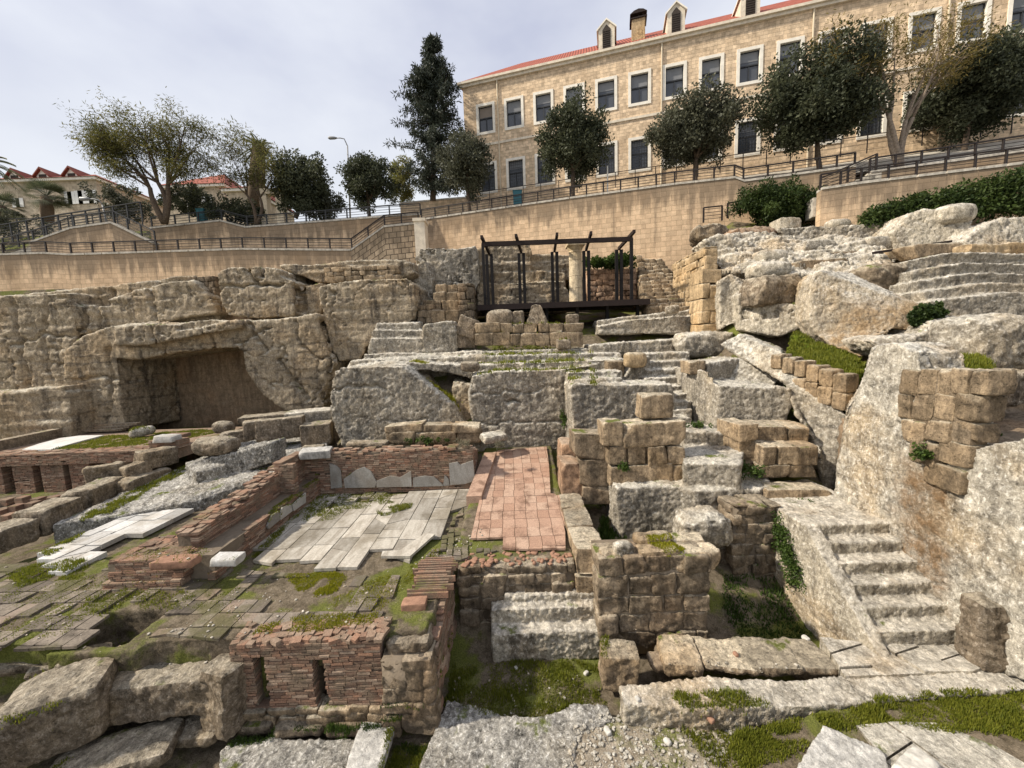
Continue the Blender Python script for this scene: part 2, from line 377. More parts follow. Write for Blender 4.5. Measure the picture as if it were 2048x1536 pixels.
def brick_mat():
    s = NT('roman brick'); r = s.attr('rnd'); fine = s.noise(40, 5, .7); mid = s.noise(3, 6, .65); up = s.up()
    cr = s.n('ShaderNodeValToRGB'); s.put(cr.inputs[0], r)
    e = cr.color_ramp.elements; e[0].color = (.135, .088, .065, 1); e[1].color = (.41, .305, .23, 1)
    for p, c in ((.3, (.215, .135, .097, 1)), (.55, (.30, .172, .115, 1)), (.78, (.265, .19, .14, 1))):
        x = e.new(p); x.color = c
    c = s.mix(s.rng(mid, .42, .66), cr.outputs[0], (.20, .15, .108))
    c = s.scale(c, s.rng(fine, .3, .7, .6, 1.4, smooth=False))
    c = s.mix(s.math('MULTIPLY', s.rng(s.noise(1.1, 5, .6), .55, .7), s.rng(up, .2, .7)), c, (.09, .095, .03))
    return s.done(c, .92, s.bump(s.math('ADD', fine, mid), .7, .02), .12)
MAT['brick'] = brick_mat()
def mortar_mat():
    s = NT('old mortar'); n = s.noise(9, 6, .7)
    c = s.mix(n, (.12, .095, .07), (.25, .205, .155)); c = s.mix(s.rng(s.noise(.9, 4), .5, .7), c, (.09, .07, .05))
    return s.done(c, .95, s.bump(n, .9, .04), .1)
MAT['mortar'] = mortar_mat()
def marble_mat(name, a, b, dirt):
    s = NT(name); r = s.attr('rnd'); v = s.noise(1.6, 7, .62, s.map(s.P, (2.2, .5, 1)), 1.5); n = s.noise(22, 5, .7); big = s.noise(.8, 5, .6)
    c = s.mix(s.rng(v, .38, .66), a, b); c = s.mix(s.math('MULTIPLY', s.rng(big, .46, .64), .75), c, dirt)
    c = s.scale(c, s.rng(r, 0, 1, .66, 1.16, smooth=False)); c = s.scale(c, s.rng(n, .3, .7, .75, 1.18, smooth=False))
    return s.done(c, .75, s.bump(n, .35, .01), .3)
MAT['marble'] = marble_mat('worn marble', (.47, .435, .375), (.32, .285, .235), (.19, .16, .115))
MAT['marble_white'] = marble_mat('white marble', (.56, .55, .53), (.42, .405, .38), (.34, .305, .255))
MAT['marble_panel'] = marble_mat('grey marble panel', (.36, .345, .315), (.28, .262, .235), (.23, .20, .165))
def tile_mat(name, cols, moss):
    s = NT(name); r = s.attr('rnd'); n = s.noise(30, 5, .7); mid = s.noise(2.2, 7, .65); mm = s.noise(.9, 5, .65)
    cr = s.n('ShaderNodeValToRGB'); s.put(cr.inputs[0], r); e = cr.color_ramp.elements
    e[0].color = (*cols[0], 1); e[1].color = (*cols[-1], 1)
    for i, c in enumerate(cols[1:-1]): x = e.new((i+1)/(len(cols)-1)); x.color = (*c, 1)
    c = s.mix(s.rng(mid, .46, .68), cr.outputs[0], tuple(q*.62 for q in cols[0]))
    if moss: c = s.mix(s.math('MULTIPLY', s.rng(mm, .45, .60), .85), c, (.095, .088, .04))
    c = s.scale(c, s.rng(n, .3, .7, .7, 1.3, smooth=False))
    return s.done(c, .9, s.bump(s.math('ADD', n, mid), .6, .02), .15)
MAT['tile_red'] = tile_mat('pink floor tile', [(.33, .205, .145), (.39, .255, .185), (.42, .295, .22)], False)
MAT['tile_grey'] = tile_mat('old floor tile', [(.12, .10, .08), (.19, .16, .128), (.25, .21, .17), (.235, .175, .135)], True)
def soil_mat(name, a, b, green, amt):
    s = NT(name); n = s.noise(5, 8, .7); f = s.noise(45, 4, .7); g = s.noise(.75, 6, .65)
    c = s.mix(s.rng(n, .35, .65), a, b); c = s.mix(s.math('MULTIPLY', s.rng(g, .56-amt*.2, .66-amt*.2), .85), c, s.mix(f, green, tuple(q*1.9 for q in green)))
    c = s.scale(c, s.rng(f, .3, .7, .55, 1.5, smooth=False))
    return s.done(c, .95, s.bump(s.math('ADD', n, s.math('MULTIPLY', f, .4)), .9, .05), .1)
MAT['soil'] = soil_mat('mossy soil', (.09, .072, .048), (.185, .15, .108), (.075, .085, .016), .45)
MAT['underfloor_shade'] = soil_mat('painted underfloor shade', (.06, .042, .028), (.12, .08, .05), (.025, .04, .01), .6)  # near-black colour standing in for the shade under the suspended floor
MAT['earth'] = soil_mat('stony earth', (.20, .165, .12), (.33, .285, .225), (.075, .085, .02), .3)
MAT['mossbed'] = soil_mat('moss bed', (.07, .08, .012), (.12, .125, .02), (.075, .10, .01), .9)
def plain(name, col, rough=.6, spec=.3, metal=0.0, var=.25, scale=8, bump=.2):
    s = NT(name); n = s.noise(scale, 6, .65)
    return s.done(s.scale(s.mix(0.0, col, col), s.rng(n, .3, .7, 1-var, 1+var, smooth=False)), rough, s.bump(n, bump, .01), spec, metal)
MAT['steel'] = plain('rusted dark steel', (.008, .006, .006), .7, .3)
MAT['steel_brown'] = plain('brown steel', (.022, .014, .012), .75, .25)
MAT['rail'] = plain('dark brown railing paint', (.020, .014, .012), .55, .35)
MAT['rail_grey'] = plain('dark grey railing paint', (.025, .026, .028), .55, .35)
MAT['trim'] = plain('pale stone trim', (.74, .69, .60), .8, .2, var=.14, scale=3)
MAT['coping'] = plain('grey coping stone', (.42, .385, .33), .85, .2, var=.4, scale=5)
MAT['cornice'] = plain('stone cornice', (.62, .545, .435), .85, .2, var=.22, scale=3)
MAT['pipe'] = plain('cream pipe paint', (.56, .47, .34), .6, .3, var=.08)
MAT['louvre'] = plain('brown louvre', (.045, .035, .028), .7, .2)
MAT['win_frame'] = plain('dark window frame', (.025, .027, .030), .5, .4, var=.1)
MAT['blind'] = plain('roller blind', (.19, .195, .205), .8, .2, var=.1, scale=2)
MAT['blind_tan'] = plain('tan roller blind', (.23, .19, .155), .8, .2, var=.1, scale=2)
MAT['grille'] = plain('window grille iron', (.03, .03, .03), .6, .3)
MAT['teal'] = plain('teal cabinet paint', (.02, .115, .14), .5, .4, var=.1)
MAT['lamp_metal'] = plain('lamp post grey', (.22, .22, .22), .5, .4, var=.1)
MAT['white_paint'] = plain('white paint', (.72, .70, .66), .6, .3, var=.08)
MAT['bark'] = plain('bark', (.10, .075, .055), .95, .1, var=.5, scale=14, bump=.8)
MAT['bark_pale'] = plain('pale grey bark', (.25, .20, .155), .95, .1, var=.4, scale=10, bump=.8)
MAT['bark_palm'] = plain('palm trunk fibre', (.13, .095, .065), .95, .1, var=.5, scale=20, bump=1)
MAT['white_stone'] = plain('white chip stone', (.46, .44, .40), .9, .15, var=.3, scale=12, bump=.6)
MAT['red_stone'] = plain('red brick lump', (.27, .155, .105), .9, .15, var=.3, scale=12, bump=.6)
def glass_mat():
    s = NT('window glass'); n = s.noise(.5, 2)
    return s.done(s.mix(n, (.05, .055, .065), (.085, .093, .108)), .12, None, .5)
MAT['glass'] = glass_mat()
def leaf_mat(name, a, b, trans=.25, k=1.2):
    s = NT(name); r = s.attr('rnd'); n = s.noise(k, 3)
    c = s.mix(s.rng(s.math('ADD', s.math('MULTIPLY', r, .6), s.math('MULTIPLY', n, .4)), .25, .75), a, b)
    d = s.n('ShaderNodeBsdfPrincipled'); s.put(d.inputs['Base Color'], c); d.inputs['Roughness'].default_value = .6; d.inputs['Specular IOR Level'].default_value = .25
    t = s.n('ShaderNodeBsdfTranslucent'); s.put(t.inputs[0], s.scale(c, 1.3))
    m = s.n('ShaderNodeMixShader'); m.inputs[0].default_value = trans
    s.t.links.new(d.outputs[0], m.inputs[1]); s.t.links.new(t.outputs[0], m.inputs[2]); s.t.links.new(m.outputs[0], s.out.inputs['Surface']); return s.m
MAT['leaf_dark'] = leaf_mat('dark evergreen leaves', (.030, .037, .020), (.085, .094, .052))
MAT['leaf_grey'] = leaf_mat('grey green leaves', (.050, .054, .034), (.105, .108, .070))
MAT['leaf_conifer'] = leaf_mat('conifer needles', (.020, .027, .018), (.052, .062, .042), .15)
MAT['leaf_olive'] = leaf_mat('feathery olive leaves', (.058, .066, .020), (.165, .148, .045), .35)
MAT['leaf_gold'] = leaf_mat('golden feathery leaves', (.11, .095, .028), (.25, .19, .065), .4)
MAT['leaf_yellow'] = leaf_mat('yellow green leaves', (.13, .135, .035), (.23, .215, .075), .35)
MAT['leaf_hedge'] = leaf_mat('hedge leaves', (.022, .040, .010), (.060, .088, .020), .25)
MAT['leaf_palm'] = leaf_mat('palm leaves', (.055, .07, .035), (.13, .14, .08), .2)
MAT['grass'] = leaf_mat('short grass', (.09, .112, .011), (.20, .205, .025), .35, 2.0)
MAT['moss'] = leaf_mat('bright moss', (.15, .165, .008), (.29, .27, .02), .3, 2.0)
MAT['weed'] = leaf_mat('green weed leaves', (.030, .055, .010), (.075, .115, .022), .3, 2.0)
MAT['drygrass'] = leaf_mat('grey green tuft', (.13, .125, .085), (.22, .205, .14), .3, 2.0)
def wall_mat(name, c1, c2, mortar, w, h, drip=.6, bump=.5, var=.5, joint=.012):
    s = NT(name); tc = s.n('ShaderNodeTexCoord'); uv = tc.outputs['UV']
    b = s.n('ShaderNodeTexBrick'); s.put(b.inputs['Vector'], uv); s.put(b.inputs['Color1'], c1); s.put(b.inputs['Color2'], c2); s.put(b.inputs['Mortar'], mortar)
    b.inputs['Scale'].default_value = 1; b.inputs['Brick Width'].default_value = w; b.inputs['Row Height'].default_value = h
    b.inputs['Mortar Size'].default_value = joint; b.inputs['Mortar Smooth'].default_value = .3; b.offset = .5
    # a colour of its own for each stone
    cell = s.n('ShaderNodeVectorMath', operation='FLOOR'); mp = s.map(uv, (1/w*2, 1/h, 1)); s.put(cell.inputs[0], mp)
    wn = s.n('ShaderNodeTexWhiteNoise'); wn.noise_dimensions = '2D'; s.put(wn.inputs['Vector'], cell.outputs[0])
    n = s.noise(2.6, 8, .7); f = s.noise(24, 5, .7); big = s.noise(.35, 4, .6)
    c = s.scale(b.outputs['Color'], s.rng(wn.outputs['Value'], 0, 1, 1-var*.38, 1+var*.38, smooth=False))
    c = s.scale(c, s.rng(n, .3, .7, 1-var*.6, 1+var*.6, smooth=False)); c = s.scale(c, s.rng(f, .3, .7, .8, 1.2, smooth=False))
    if drip:
        sp = s.n('ShaderNodeSeparateXYZ'); s.put(sp.inputs[0], uv)
        st = s.noise(1, 6, .65, s.map(uv, (1.9, .22, 1)))
        top_ = s.rng(sp.outputs['Y'], 0, 2.2, .30, 0.0)
        c = s.mix(s.math('MULTIPLY', s.rng(s.math('ADD', st, top_), .53, .78), drip), c, (.115, .09, .065))
        c = s.mix(s.math('MULTIPLY', s.rng(big, .5, .7), .35), c, (.30, .20, .115))
    hh = s.math('ADD', s.math('MULTIPLY', b.outputs['Fac'], -.6), s.math('ADD', s.math('MULTIPLY', n, .8), s.math('MULTIPLY', f, .3)))
    return s.done(c, .9, s.bump(hh, bump, .03), .15)
MAT['wall'] = wall_mat('retaining wall masonry', (.62, .455, .30), (.555, .40, .26), (.36, .255, .16), .62, .31, .7, .5, .32)
MAT['wall_old'] = wall_mat('dark jointed masonry', (.52, .40, .27), (.44, .33, .22), (.13, .10, .07), .5, .36, .6, joint=.03)
MAT['facade'] = wall_mat('building facade stone', (.66, .505, .345), (.58, .435, .29), (.50, .385, .265), .5, .25, .15, .9, .5)
MAT['house'] = wall_mat('distant building stone', (.50, .42, .31), (.43, .35, .25), (.36, .29, .21), .6, .3, .2, .5, .5)
def roof_mat():
    s = NT('red roof tiles'); tc = s.n('ShaderNodeTexCoord'); w = s.n('ShaderNodeTexWave'); w.bands_direction = 'X'
    s.put(w.inputs['Vector'], tc.outputs['UV']); w.inputs['Scale'].default_value = 1.4; w.inputs['Distortion'].default_value = .2
    n = s.noise(3, 6, .65)
    c = s.mix(w.outputs['Fac'], (.20, .05, .03), (.36, .10, .06)); c = s.scale(c, s.rng(n, .3, .7, .7, 1.3, smooth=False))
    return s.done(c, .75, s.bump(w.outputs['Fac'], .8, .06), .25)
MAT['roof'] = roof_mat()
# ================================================================== SETTING
def plane_hit(px, py, C, n):
    v = ray(px, py); return O + v*((C-O).dot(n)/v.dot(n))
UD = Vector((.9645, -.2640, 0)).normalized()           # along the facade, towards the near end
ND = Vector((-UD.y*-1, UD.x*-1, 0)); ND = Vector((UD.y, -UD.x, 0))   # out of the facade, towards the camera
if ND.y > 0: ND = -ND
FC = Pd(925, 170, 36.0)                                # top corner of the facade
def FU(px, py):
    p = plane_hit(px, py, FC, ND); return (p-FC).dot(UD), p.z
ZF_TOP = FC.z
ZF_BOT = FU(1007, 416)[1]
WC = Pd(842, 441, 30.0)
def W2(px, py, off=0.0): return plane_hit(px, py, WC+ND*off, ND)

# ---- ground sheet and the hill
a = Acc(); a.add([(-400,-60,-.55),(400,-60,-.55),(400,900,-.55),(-400,900,-.55)], [(0,1,2,3)])
tag(a.build('ground', MAT['earth']), kind='structure')
PROF = {   # (y, z) profiles of the slope under the ruins, west / centre / east
 'w': [(-8,.6),(5,.6),(9,.9),(13,.9),(17,1.7),(22.8,2.2),(23.6,7.0),(25.4,9.3),(26.4,12),(27,12.5),(30,14.2),(34,17),(45,19.6),(90,21)],
 'c': [(-8,-.15),(7.3,-.15),(8.2,.6),(11,1.1),(14.8,1.6),(16.2,4.4),(18.2,5.4),(21,7.0),(24,7.5),(28.5,8.5),(30.5,13.5),(34,16.6),(45,19.6),(90,21)],
 'e': [(-8,-.15),(7.6,-.15),(8.6,.2),(10,1.5),(12,3.0),(14.5,4.4),(17,7.3),(20,9.9),(22,12.0),(24,13.0),(28,16.0),(45,19.6),(90,21)]}
def prof(k, y):
    q = PROF[k]; return np.interp(y, [a for a, b in q], [b for a, b in q])
def hill_z(x, y):
    wc = np.clip((x+8.5)/3.0, 0, 1); we = np.clip((x-np.maximum(3.2, .46*y+.3))/2.2, 0, 1)
    return prof('w', y)*(1-wc)+wc*((1-we)*prof('c', y)+we*prof('e', y))
def build_hill():
    xs = np.concatenate([np.linspace(-160, -32, 18), np.linspace(-30, 30, 181), np.linspace(32, 160, 18)])
    ys = np.concatenate([np.linspace(-6, 30, 145), np.linspace(31, 95, 40)])
    gx, gy = np.meshgrid(xs, ys, indexing='ij'); z = hill_z(gx.ravel(), gy.ravel())
    p = np.stack([gx.ravel(), gy.ravel(), z], 1)
    p[:, 2] += .09*fbm(p*.9, 4, .6)*(1+0*p[:, 2])-.05
    m, n = gx.shape; ii = np.arange(m*n).reshape(m, n)
    f = np.stack([ii[:-1, :-1], ii[1:, :-1], ii[1:, 1:], ii[:-1, 1:]], -1).reshape(-1, 4)
    a = Acc(); a.add(p, f); tag(a.build('terrain', MAT['soil'], smooth=True), kind='structure')
build_hill()

# ---- walls with a stone course pattern
def wall(name, label, tops, zbot, mat, thick=.5, cap=True, cat='wall', ov=.05, group=None):
    root = empty(name, Vector((tops[0].x, tops[0].y, zbot)), label, cat, group)
    vs = []; fs = []; uv = []; L = 0.0
    def quad(p, t):
        b = len(vs); vs.extend(p); fs.append((b, b+1, b+2, b+3)); uv.extend(t)
    for p, q in zip(tops, tops[1:]):
        dr = Vector((q.x-p.x, q.y-p.y, 0)); l = dr.length; nb = Vector((-dr.y, dr.x, 0)).normalized()
        if nb.y < 0: nb = -nb
        nb *= thick
        p0 = Vector((p.x, p.y, zbot)); q0 = Vector((q.x, q.y, zbot))
        quad([p0, q0, q, p], [(L, p.z-zbot), (L+l, q.z-zbot), (L+l, 0), (L, 0)])
        quad([q0+nb, p0+nb, p+nb, q+nb], [(L, q.z-zbot), (L+l, p.z-zbot), (L+l, 0), (L, 0)])
        quad([p, q, q+nb, p+nb], [(L, 0), (L+l, 0), (L+l, thick), (L, thick)])
        if p is tops[0]: quad([p0+nb, p0, p, p+nb], [(0, p.z-zbot), (thick, p.z-zbot), (thick, 0), (0, 0)])
        if q is tops[-1]: quad([q0, q0+nb, q+nb, q], [(0, q.z-zbot), (thick, q.z-zbot), (thick, 0), (0, 0)])
        L += l
    A = Acc(); A.add([tuple(v) for v in vs], fs); A.build('masonry', mat, root, uvs=uv, loc=-Vector(root.location))
    if cap:
        c = Acc()
        for p, q in zip(tops, tops[1:]):
            dr = (q-p).normalized(); nb = Vector((-dr.y, dr.x, 0)).normalized()
            if nb.y < 0: nb = -nb
            mid = (p+q)/2+nb*(thick/2); n = max(1, int((q-p).length/1.1))
            for k in range(n):
                a_ = p+(q-p)*(k/n); b_ = p+(q-p)*((k+1)/n-.006)
                c.obox((a_+b_)/2+nb*(thick/2)+Vector((0, 0, .065)), dr*((b_-a_).length/2), nb*(thick/2+ov), Vector((0, 0, .06)))
        c.build('coping', MAT['coping'], root, loc=-Vector(root.location))
    return root
def railing(name, label, pts, h=.8, step=1.5, bars=4, mat='rail', sz=.05, cat='railing', group=None):
    root = empty(name, pts[0], label, cat, group); base = Vector(pts[0])
    pm = None; m = MAT[mat]
    for p, q in zip(pts, pts[1:]):
        n = max(1, round((q-p).length/step))
        for k in range(n+(1 if q is pts[-1] else 0)):
            c = p+(q-p)*(k/n)
            if pm is None:
                A = Acc(); A.box(-sz*.8, sz*.8, -sz*.8, sz*.8, -.05, h); o = A.build('post', m, root, loc=c-base); pm = o.data
            else:
                o = bpy.data.objects.new('post', pm); COL.objects.link(o); o.parent = root; o.location = c-base
    A = Acc(); up = Vector((0, 0, h))
    for p, q in zip(pts, pts[1:]): A.beam(p+up, q+up, sz*1.9, sz*1.2)
    A.build('handrail', m, root, loc=-base)
    for b in range(bars):
        A = Acc(); u = Vector((0, 0, h*(.16+.70*b/max(1, bars-1))))
        for p, q in zip(pts, pts[1:]): A.beam(p+u, q+u, sz*.52, sz*.52)
        A.build('rail_bar', m, root, loc=-base)
    return root
def up_(pts, dz): return [p+Vector((0, 0, dz)) for p in pts]
def in_(pts, d=.15): return [p-ND*d for p in pts]

w2top = [W2(842,441), W2(1140,398), W2(1350,370), W2(1470,357), W2(1488,364), W2(1640,344), W2(1712,334)]
wall('retaining_wall', 'long tan retaining wall of coursed stone behind the steel frame, stepped at its far end', w2top, 10.5, MAT['wall'])
railing('railing', 'brown railing along the top of the long wall below the big facade', up_(in_(w2top), .12), .72, 1.15)
w4top = [W2(1742,347,.9), W2(1900,325,.9), W2(2600,225,.9)]
wall('retaining_wall', 'upper of two short terrace walls beside the stairs near the hedge', w4top, 11.0, MAT['wall'])
railing('railing', 'upper brown railing behind the bare pale tree trunk', up_(in_(w4top), .12), .72, 1.15)
w3top = [W2(1643,380,2.4), W2(1725,368,2.4), W2(2600,262,2.4)]
wall('retaining_wall', 'lower terrace wall with rusty stains above the sloping hedge', w3top, 9.5, MAT['wall'])
railing('railing', 'lower brown railing on the terrace wall above the sloping hedge', up_(in_(w3top), .12), .72, 1.15)
st = [W2(1640,384,1.9), W2(1752,336,1.9)]
railing('railing', 'short sloping handrail of the stairs between the two terrace walls', up_(st, -.05), .75, 1.2)
a = Acc()
for k in range(10):
    p = st[0]+(st[1]-st[0])*(k/9); a.obox(p+Vector((0, 0, -.75))-ND*.45, UD*.28, ND*.42, Vector((0, 0, .5)))
tag(a.build('stairs', MAT['coping']), 'stone stairs rising between the two short terrace walls', 'stairs')
# left walls
D1 = 26.0
w1top = [Pd(-120,514,D1), Pd(0,511,D1), Pd(87,508,D1), Pd(137,511,D1), Pd(482,500,D1), Pd(702,502,D1)]
wall('retaining_wall', 'low weathered wall with a railing above the cave cliff', w1top, 8.5, MAT['wall'])
railing('railing', 'dark railing on the low wall above the cave cliff', up_([p+Vector((0, .2, 0)) for p in w1top], .12), .72, 1.4)
w1b = [Pd(702,502,D1), Pd(768,455,D1+.3), Pd(836,448,D1+.6)]
wall('stair_wall', 'dark jointed stair wall with a slanting top beside the pillar', w1b, 8.5, MAT['wall_old'])
railing('railing', 'slanting railing climbing the stair wall to the upper walk', up_([p+Vector((0, .2, 0)) for p in w1b], .12), .72, 1.2)
a = Acc(); p = Pd(836,448,D1+.5); a.box(p.x-.25, p.x+.45, p.y-.1, p.y+.9, 8.6, p.z+.15); a.box(p.x-.32, p.x+.52, p.y-.17, p.y+.97, p.z+.15, p.z+.35)
tag(a.build('pillar', MAT['cornice']), 'stone corner pillar where the stair wall meets the long wall', 'pillar')
w0top = [Pd(300,458,29), Pd(441,443,29), Pd(492,456,28.6), Pd(650,444,28.6), Pd(778,434,28.6), Pd(840,430,29.4)]
wall('retaining_wall', 'upper walk wall under the feathery trees, bent in the middle', w0top, 11.0, MAT['wall'])
railing('railing', 'dark grey railing of the upper walk under the feathery trees', up_([p+Vector((0, .2, 0)) for p in w0top], .12), .75, 1.5, mat='rail_grey')
wl = [Pd(60,487,27.5), Pd(142,458,27.5), Pd(222,447,27.5), Pd(305,487,27.5)]
wall('stair_wall', 'gable shaped stair wall with pale sloping copings', wl, 10.0, MAT['wall'])
railing('railing', 'grey railing climbing over the gable shaped stair wall', up_([p+Vector((0, .25, 0)) for p in [Pd(0,502,27.5)]+wl], .12), .8, 1.0, mat='rail_grey')
wr = [Pd(-100,500,28.5), Pd(120,462,28.5), Pd(285,436,28.5)]
railing('railing', 'tall grey railing rising past the fan palm', up_(wr, -.2), 1.3, 1.1, 6, mat='rail_grey')
wr = [Pd(-120,470,31), Pd(90,462,31), Pd(285,446,31)]
railing('railing', 'grey mesh fence in front of the shuttered building', up_(wr, -.2), 1.2, 2.0, 3, mat='rail_grey', sz=.035)
a = Acc(); a.prism([Pd(-160,520,28.2), Pd(10,509,28.2), Pd(142,470,28.2), Pd(142,520,28.2)], (0, 1.2, 0)); 
tag(a.build('ramp', MAT['coping'], fixn=True), 'pale stone ramp rising behind the low wall', 'ramp')
# road behind the walls (one sheet)
a = Acc()
zr = [p for p in w2top]
e0 = FC-UD*30; e1 = FC+UD*60
r0 = WC-UD*.2; r1 = WC+UD*40
a.add([tuple((r0.x, r0.y+.5, w2top[0].z-.15)), (r1.x, r1.y+.5, w2top[-1].z-.25), (e1.x, e1.y, ZF_BOT), (FC.x, FC.y, ZF_BOT), (FC.x-26, FC.y+4, ZF_BOT-.3), (r0.x-26, r0.y+1, w2top[0].z-1.0)], [(0,1,2,3), (0,3,4,5)])
tag(a.build('road', MAT['coping']), kind='structure')

# ---- the long stone building
def build_palace():
    root = empty('stone_building', Vector((FC.x, FC.y, ZF_BOT)), 'long two storey tan stone building with red roof and white framed windows', 'building')
    rl = -Vector(root.location)
    def W(u, z, o=0.0): return FC+UD*u+ND*o+Vector((0, 0, z-FC.z))
    fr = [(945,985),(1004,1045),(1065,1105),(1126,1168),(1191,1235),(1258,1304),(1330,1377),(1403,1452),(1480,1531),(1559,1612),(1643,1698),(1730,1785),(1820,1877),(1912,1974),(2008,2075)]
    ty = [201,190,178,166,153,139,125,108,93,76,62,46,28,8,-10]
    cu = []
    for (x0, x1), y in zip(fr, ty):
        cu.append((FU(x0, y)[0]+FU(x1, y)[0])/2)
    A_ = np.polyfit(range(15), cu, 1); cu = [float(A_[1]+A_[0]*i) for i in range(22)]
    print('window pitch', A_, 'facade z', ZF_BOT, ZF_TOP)
    wo = FU(1304, 170)[0]-FU(1258, 170)[0]
    zt = np.mean([FU((a+b)/2, y)[1] for (a, b), y in zip(fr, ty)]); zb = np.mean([FU(x, y)[1] for x, y in ((965,268),(1025,257),(1085,246),(1281,212),(1428,184),(1505,172))])
    zt2 = np.mean([FU(x, y)[1] for x, y in ((1028,311),(1281,272),(1217,285),(1498,242))]); zb2 = np.mean([FU(x, y)[1] for x, y in ((1028,378),(1281,343),(1217,353),(1498,315))])
    t = wo*.125; hw = wo/2-t
    rows = [(zb2+t, zt2-t, 0), (zb+t, zt-t, 1)]
    LEN = cu[-1]+wo
    us = sorted([0, LEN]+[c-hw for c in cu]+[c+hw for c in cu]); zs = sorted([ZF_BOT-2.0, ZF_TOP]+[r[0] for r in rows]+[r[1] for r in rows])
    vs = []; fs = []; uv = []
    def quad(p, q):
        b = len(vs); vs.extend([tuple(x) for x in p]); fs.append((b, b+1, b+2, b+3)); uv.extend(q)
    for i in range(len(us)-1):
        for j in range(len(zs)-1):
            um = (us[i]+us[i+1])/2; zm = (zs[j]+zs[j+1])/2
            if any(abs(um-c) < hw for c in cu) and any(r[0] < zm < r[1] for r in rows): continue
            quad([W(us[i], zs[j]), W(us[i+1], zs[j]), W(us[i+1], zs[j+1]), W(us[i], zs[j+1])], [(us[i], ZF_TOP-zs[j]), (us[i+1], ZF_TOP-zs[j]), (us[i+1], ZF_TOP-zs[j+1]), (us[i], ZF_TOP-zs[j+1])])
    D = 13.0; H = ZF_TOP-ZF_BOT+2
    for u in (0, LEN):
        quad([W(u, ZF_BOT-2, -D), W(u, ZF_BOT-2), W(u, ZF_TOP), W(u, ZF_TOP, -D)], [(0, H), (D, H), (D, 0), (0, 0)])
    quad([W(LEN, ZF_BOT-2, -D), W(0, ZF_BOT-2, -D), W(0, ZF_TOP, -D), W(LEN, ZF_TOP, -D)], [(0, H), (LEN, H), (LEN, 0), (0, 0)])
    quad([W(0, ZF_TOP), W(LEN, ZF_TOP), W(LEN, ZF_TOP, -D), W(0, ZF_TOP, -D)], [(0, 0)]*4)
    A = Acc(); A.add(vs, fs); A.build('wall', MAT['facade'], root, uvs=uv, loc=rl)
    def bar(acc, u0, u1, z0, z1, o0, o1):
        acc.obox(W((u0+u1)/2, (z0+z1)/2, (o0+o1)/2), UD*((u1-u0)/2), ND*((o1-o0)/2), Vector((0, 0, (z1-z0)/2)))
    A = Acc(); bar(A, -.25, LEN, ZF_TOP-.32, ZF_TOP-.12, 0.003, .18); bar(A, -.38, LEN, ZF_TOP-.12, ZF_TOP+.06, .002, .34); A.build('cornice', MAT['cornice'], root, loc=rl)
    sz = FU(957, 293)[1]
    A = Acc(); bar(A, -.05, LEN, sz-.09, sz+.09, .003, .09); A.build('string_course', MAT['cornice'], root, loc=rl)
    sz = FU(1400, 352)[1]
    # windows: one of each kind, then copies
    def make(kind, z0, z1, c, tan=False, low=0.0):
        w = Acc()
        for (u0, u1, a, b) in ((c-hw-t, c-hw, z0-t, z1+t), (c+hw, c+hw+t, z0-t, z1+t), (c-hw, c+hw, z1, z1+t), (c-hw, c+hw, z0-t, z0)):
            bar(w, u0, u1, a, b, -.28, .055)
        o = w.build('window', MAT['trim'], root, loc=rl+W(c, z0)); me = o.data
        v = get_co(me)-np.array(W(c, z0)); me.vertices.foreach_set('co', v.astype(np.float32).ravel()); me.update()
        def sub(acc, nm, mt):
            s = acc.build(nm, mt, o, loc=Vector((0, 0, 0))); m2 = s.data
            vv = get_co(m2)-np.array(W(c, z0)); m2.vertices.foreach_set('co', vv.astype(np.float32).ravel()); m2.update(); return s
        g = Acc(); bar(g, c-hw, c+hw, z0, z1, -.24, -.22); sub(g, 'pane', MAT['glass'])
        zm = z0+(z1-z0)*.56; f = Acc(); q = .05
        bar(f, c-hw, c-hw+q, z0, z1, -.215, -.14); bar(f, c+hw-q, c+hw, z0, z1, -.215, -.14); bar(f, c-hw+q, c+hw-q, z1-q, z1, -.215, -.14); bar(f, c-hw+q, c+hw-q, z0, z0+q, -.215, -.14)
        bar(f, c-hw+q, c+hw-q, zm-.05, zm+.04, -.215, -.13); bar(f, c-.035, c+.035, z0+q, zm-.05, -.215, -.15); sub(f, 'sash_frame', MAT['win_frame'])
        b = Acc(); bar(b, c-hw+q, c+hw-q, zm+.04+(.0 if kind else .3)+low, z1-q, -.218, -.20); sub(b, 'roller_blind', MAT['blind_tan'] if tan else MAT['blind'])
        if not kind:
            g = Acc()
            for k in range(7):
                u = c-hw+2*hw*(k+.5)/7; bar(g, u-.012, u+.012, z0, z1, -.07, -.045)
            for k in range(9):
                z = z0+(z1-z0)*(k+.5)/9; bar(g, c-hw, c+hw, z-.012, z+.012, -.044, -.025)
            sub(g, 'window_grille', MAT['grille'])
        return o
    for z0, z1, kind in rows:
        first = make(kind, z0, z1, cu[0], tan=bool(kind))
        protos = [make(kind, z0, z1, cu[1+q], low=(0.0, .22, -.0)[q], tan=q == 2 and not kind) for q in range(3)]
        for ci, c in enumerate(cu[4:]):
            proto = protos[(ci*ci+ci//2+kind) % 3]; o = proto.copy(); COL.objects.link(o); o.parent = root; o.location = rl+W(c, z0)
            for ch in proto.children:
                d = ch.copy(); COL.objects.link(d); d.parent = o
    # roof: steep red tiles with a hip
    R = 3.68; RB = 4.4
    E0, E1 = W(-.35, ZF_TOP+.06, .32), W(LEN, ZF_TOP+.06, .32); G0, G1 = W(4.4, ZF_TOP+R, -RB), W(LEN, ZF_TOP+R, -RB)
    K0, K1 = W(-.35, ZF_TOP+.06, -2*RB-.3), W(LEN, ZF_TOP+.06, -2*RB-.3)
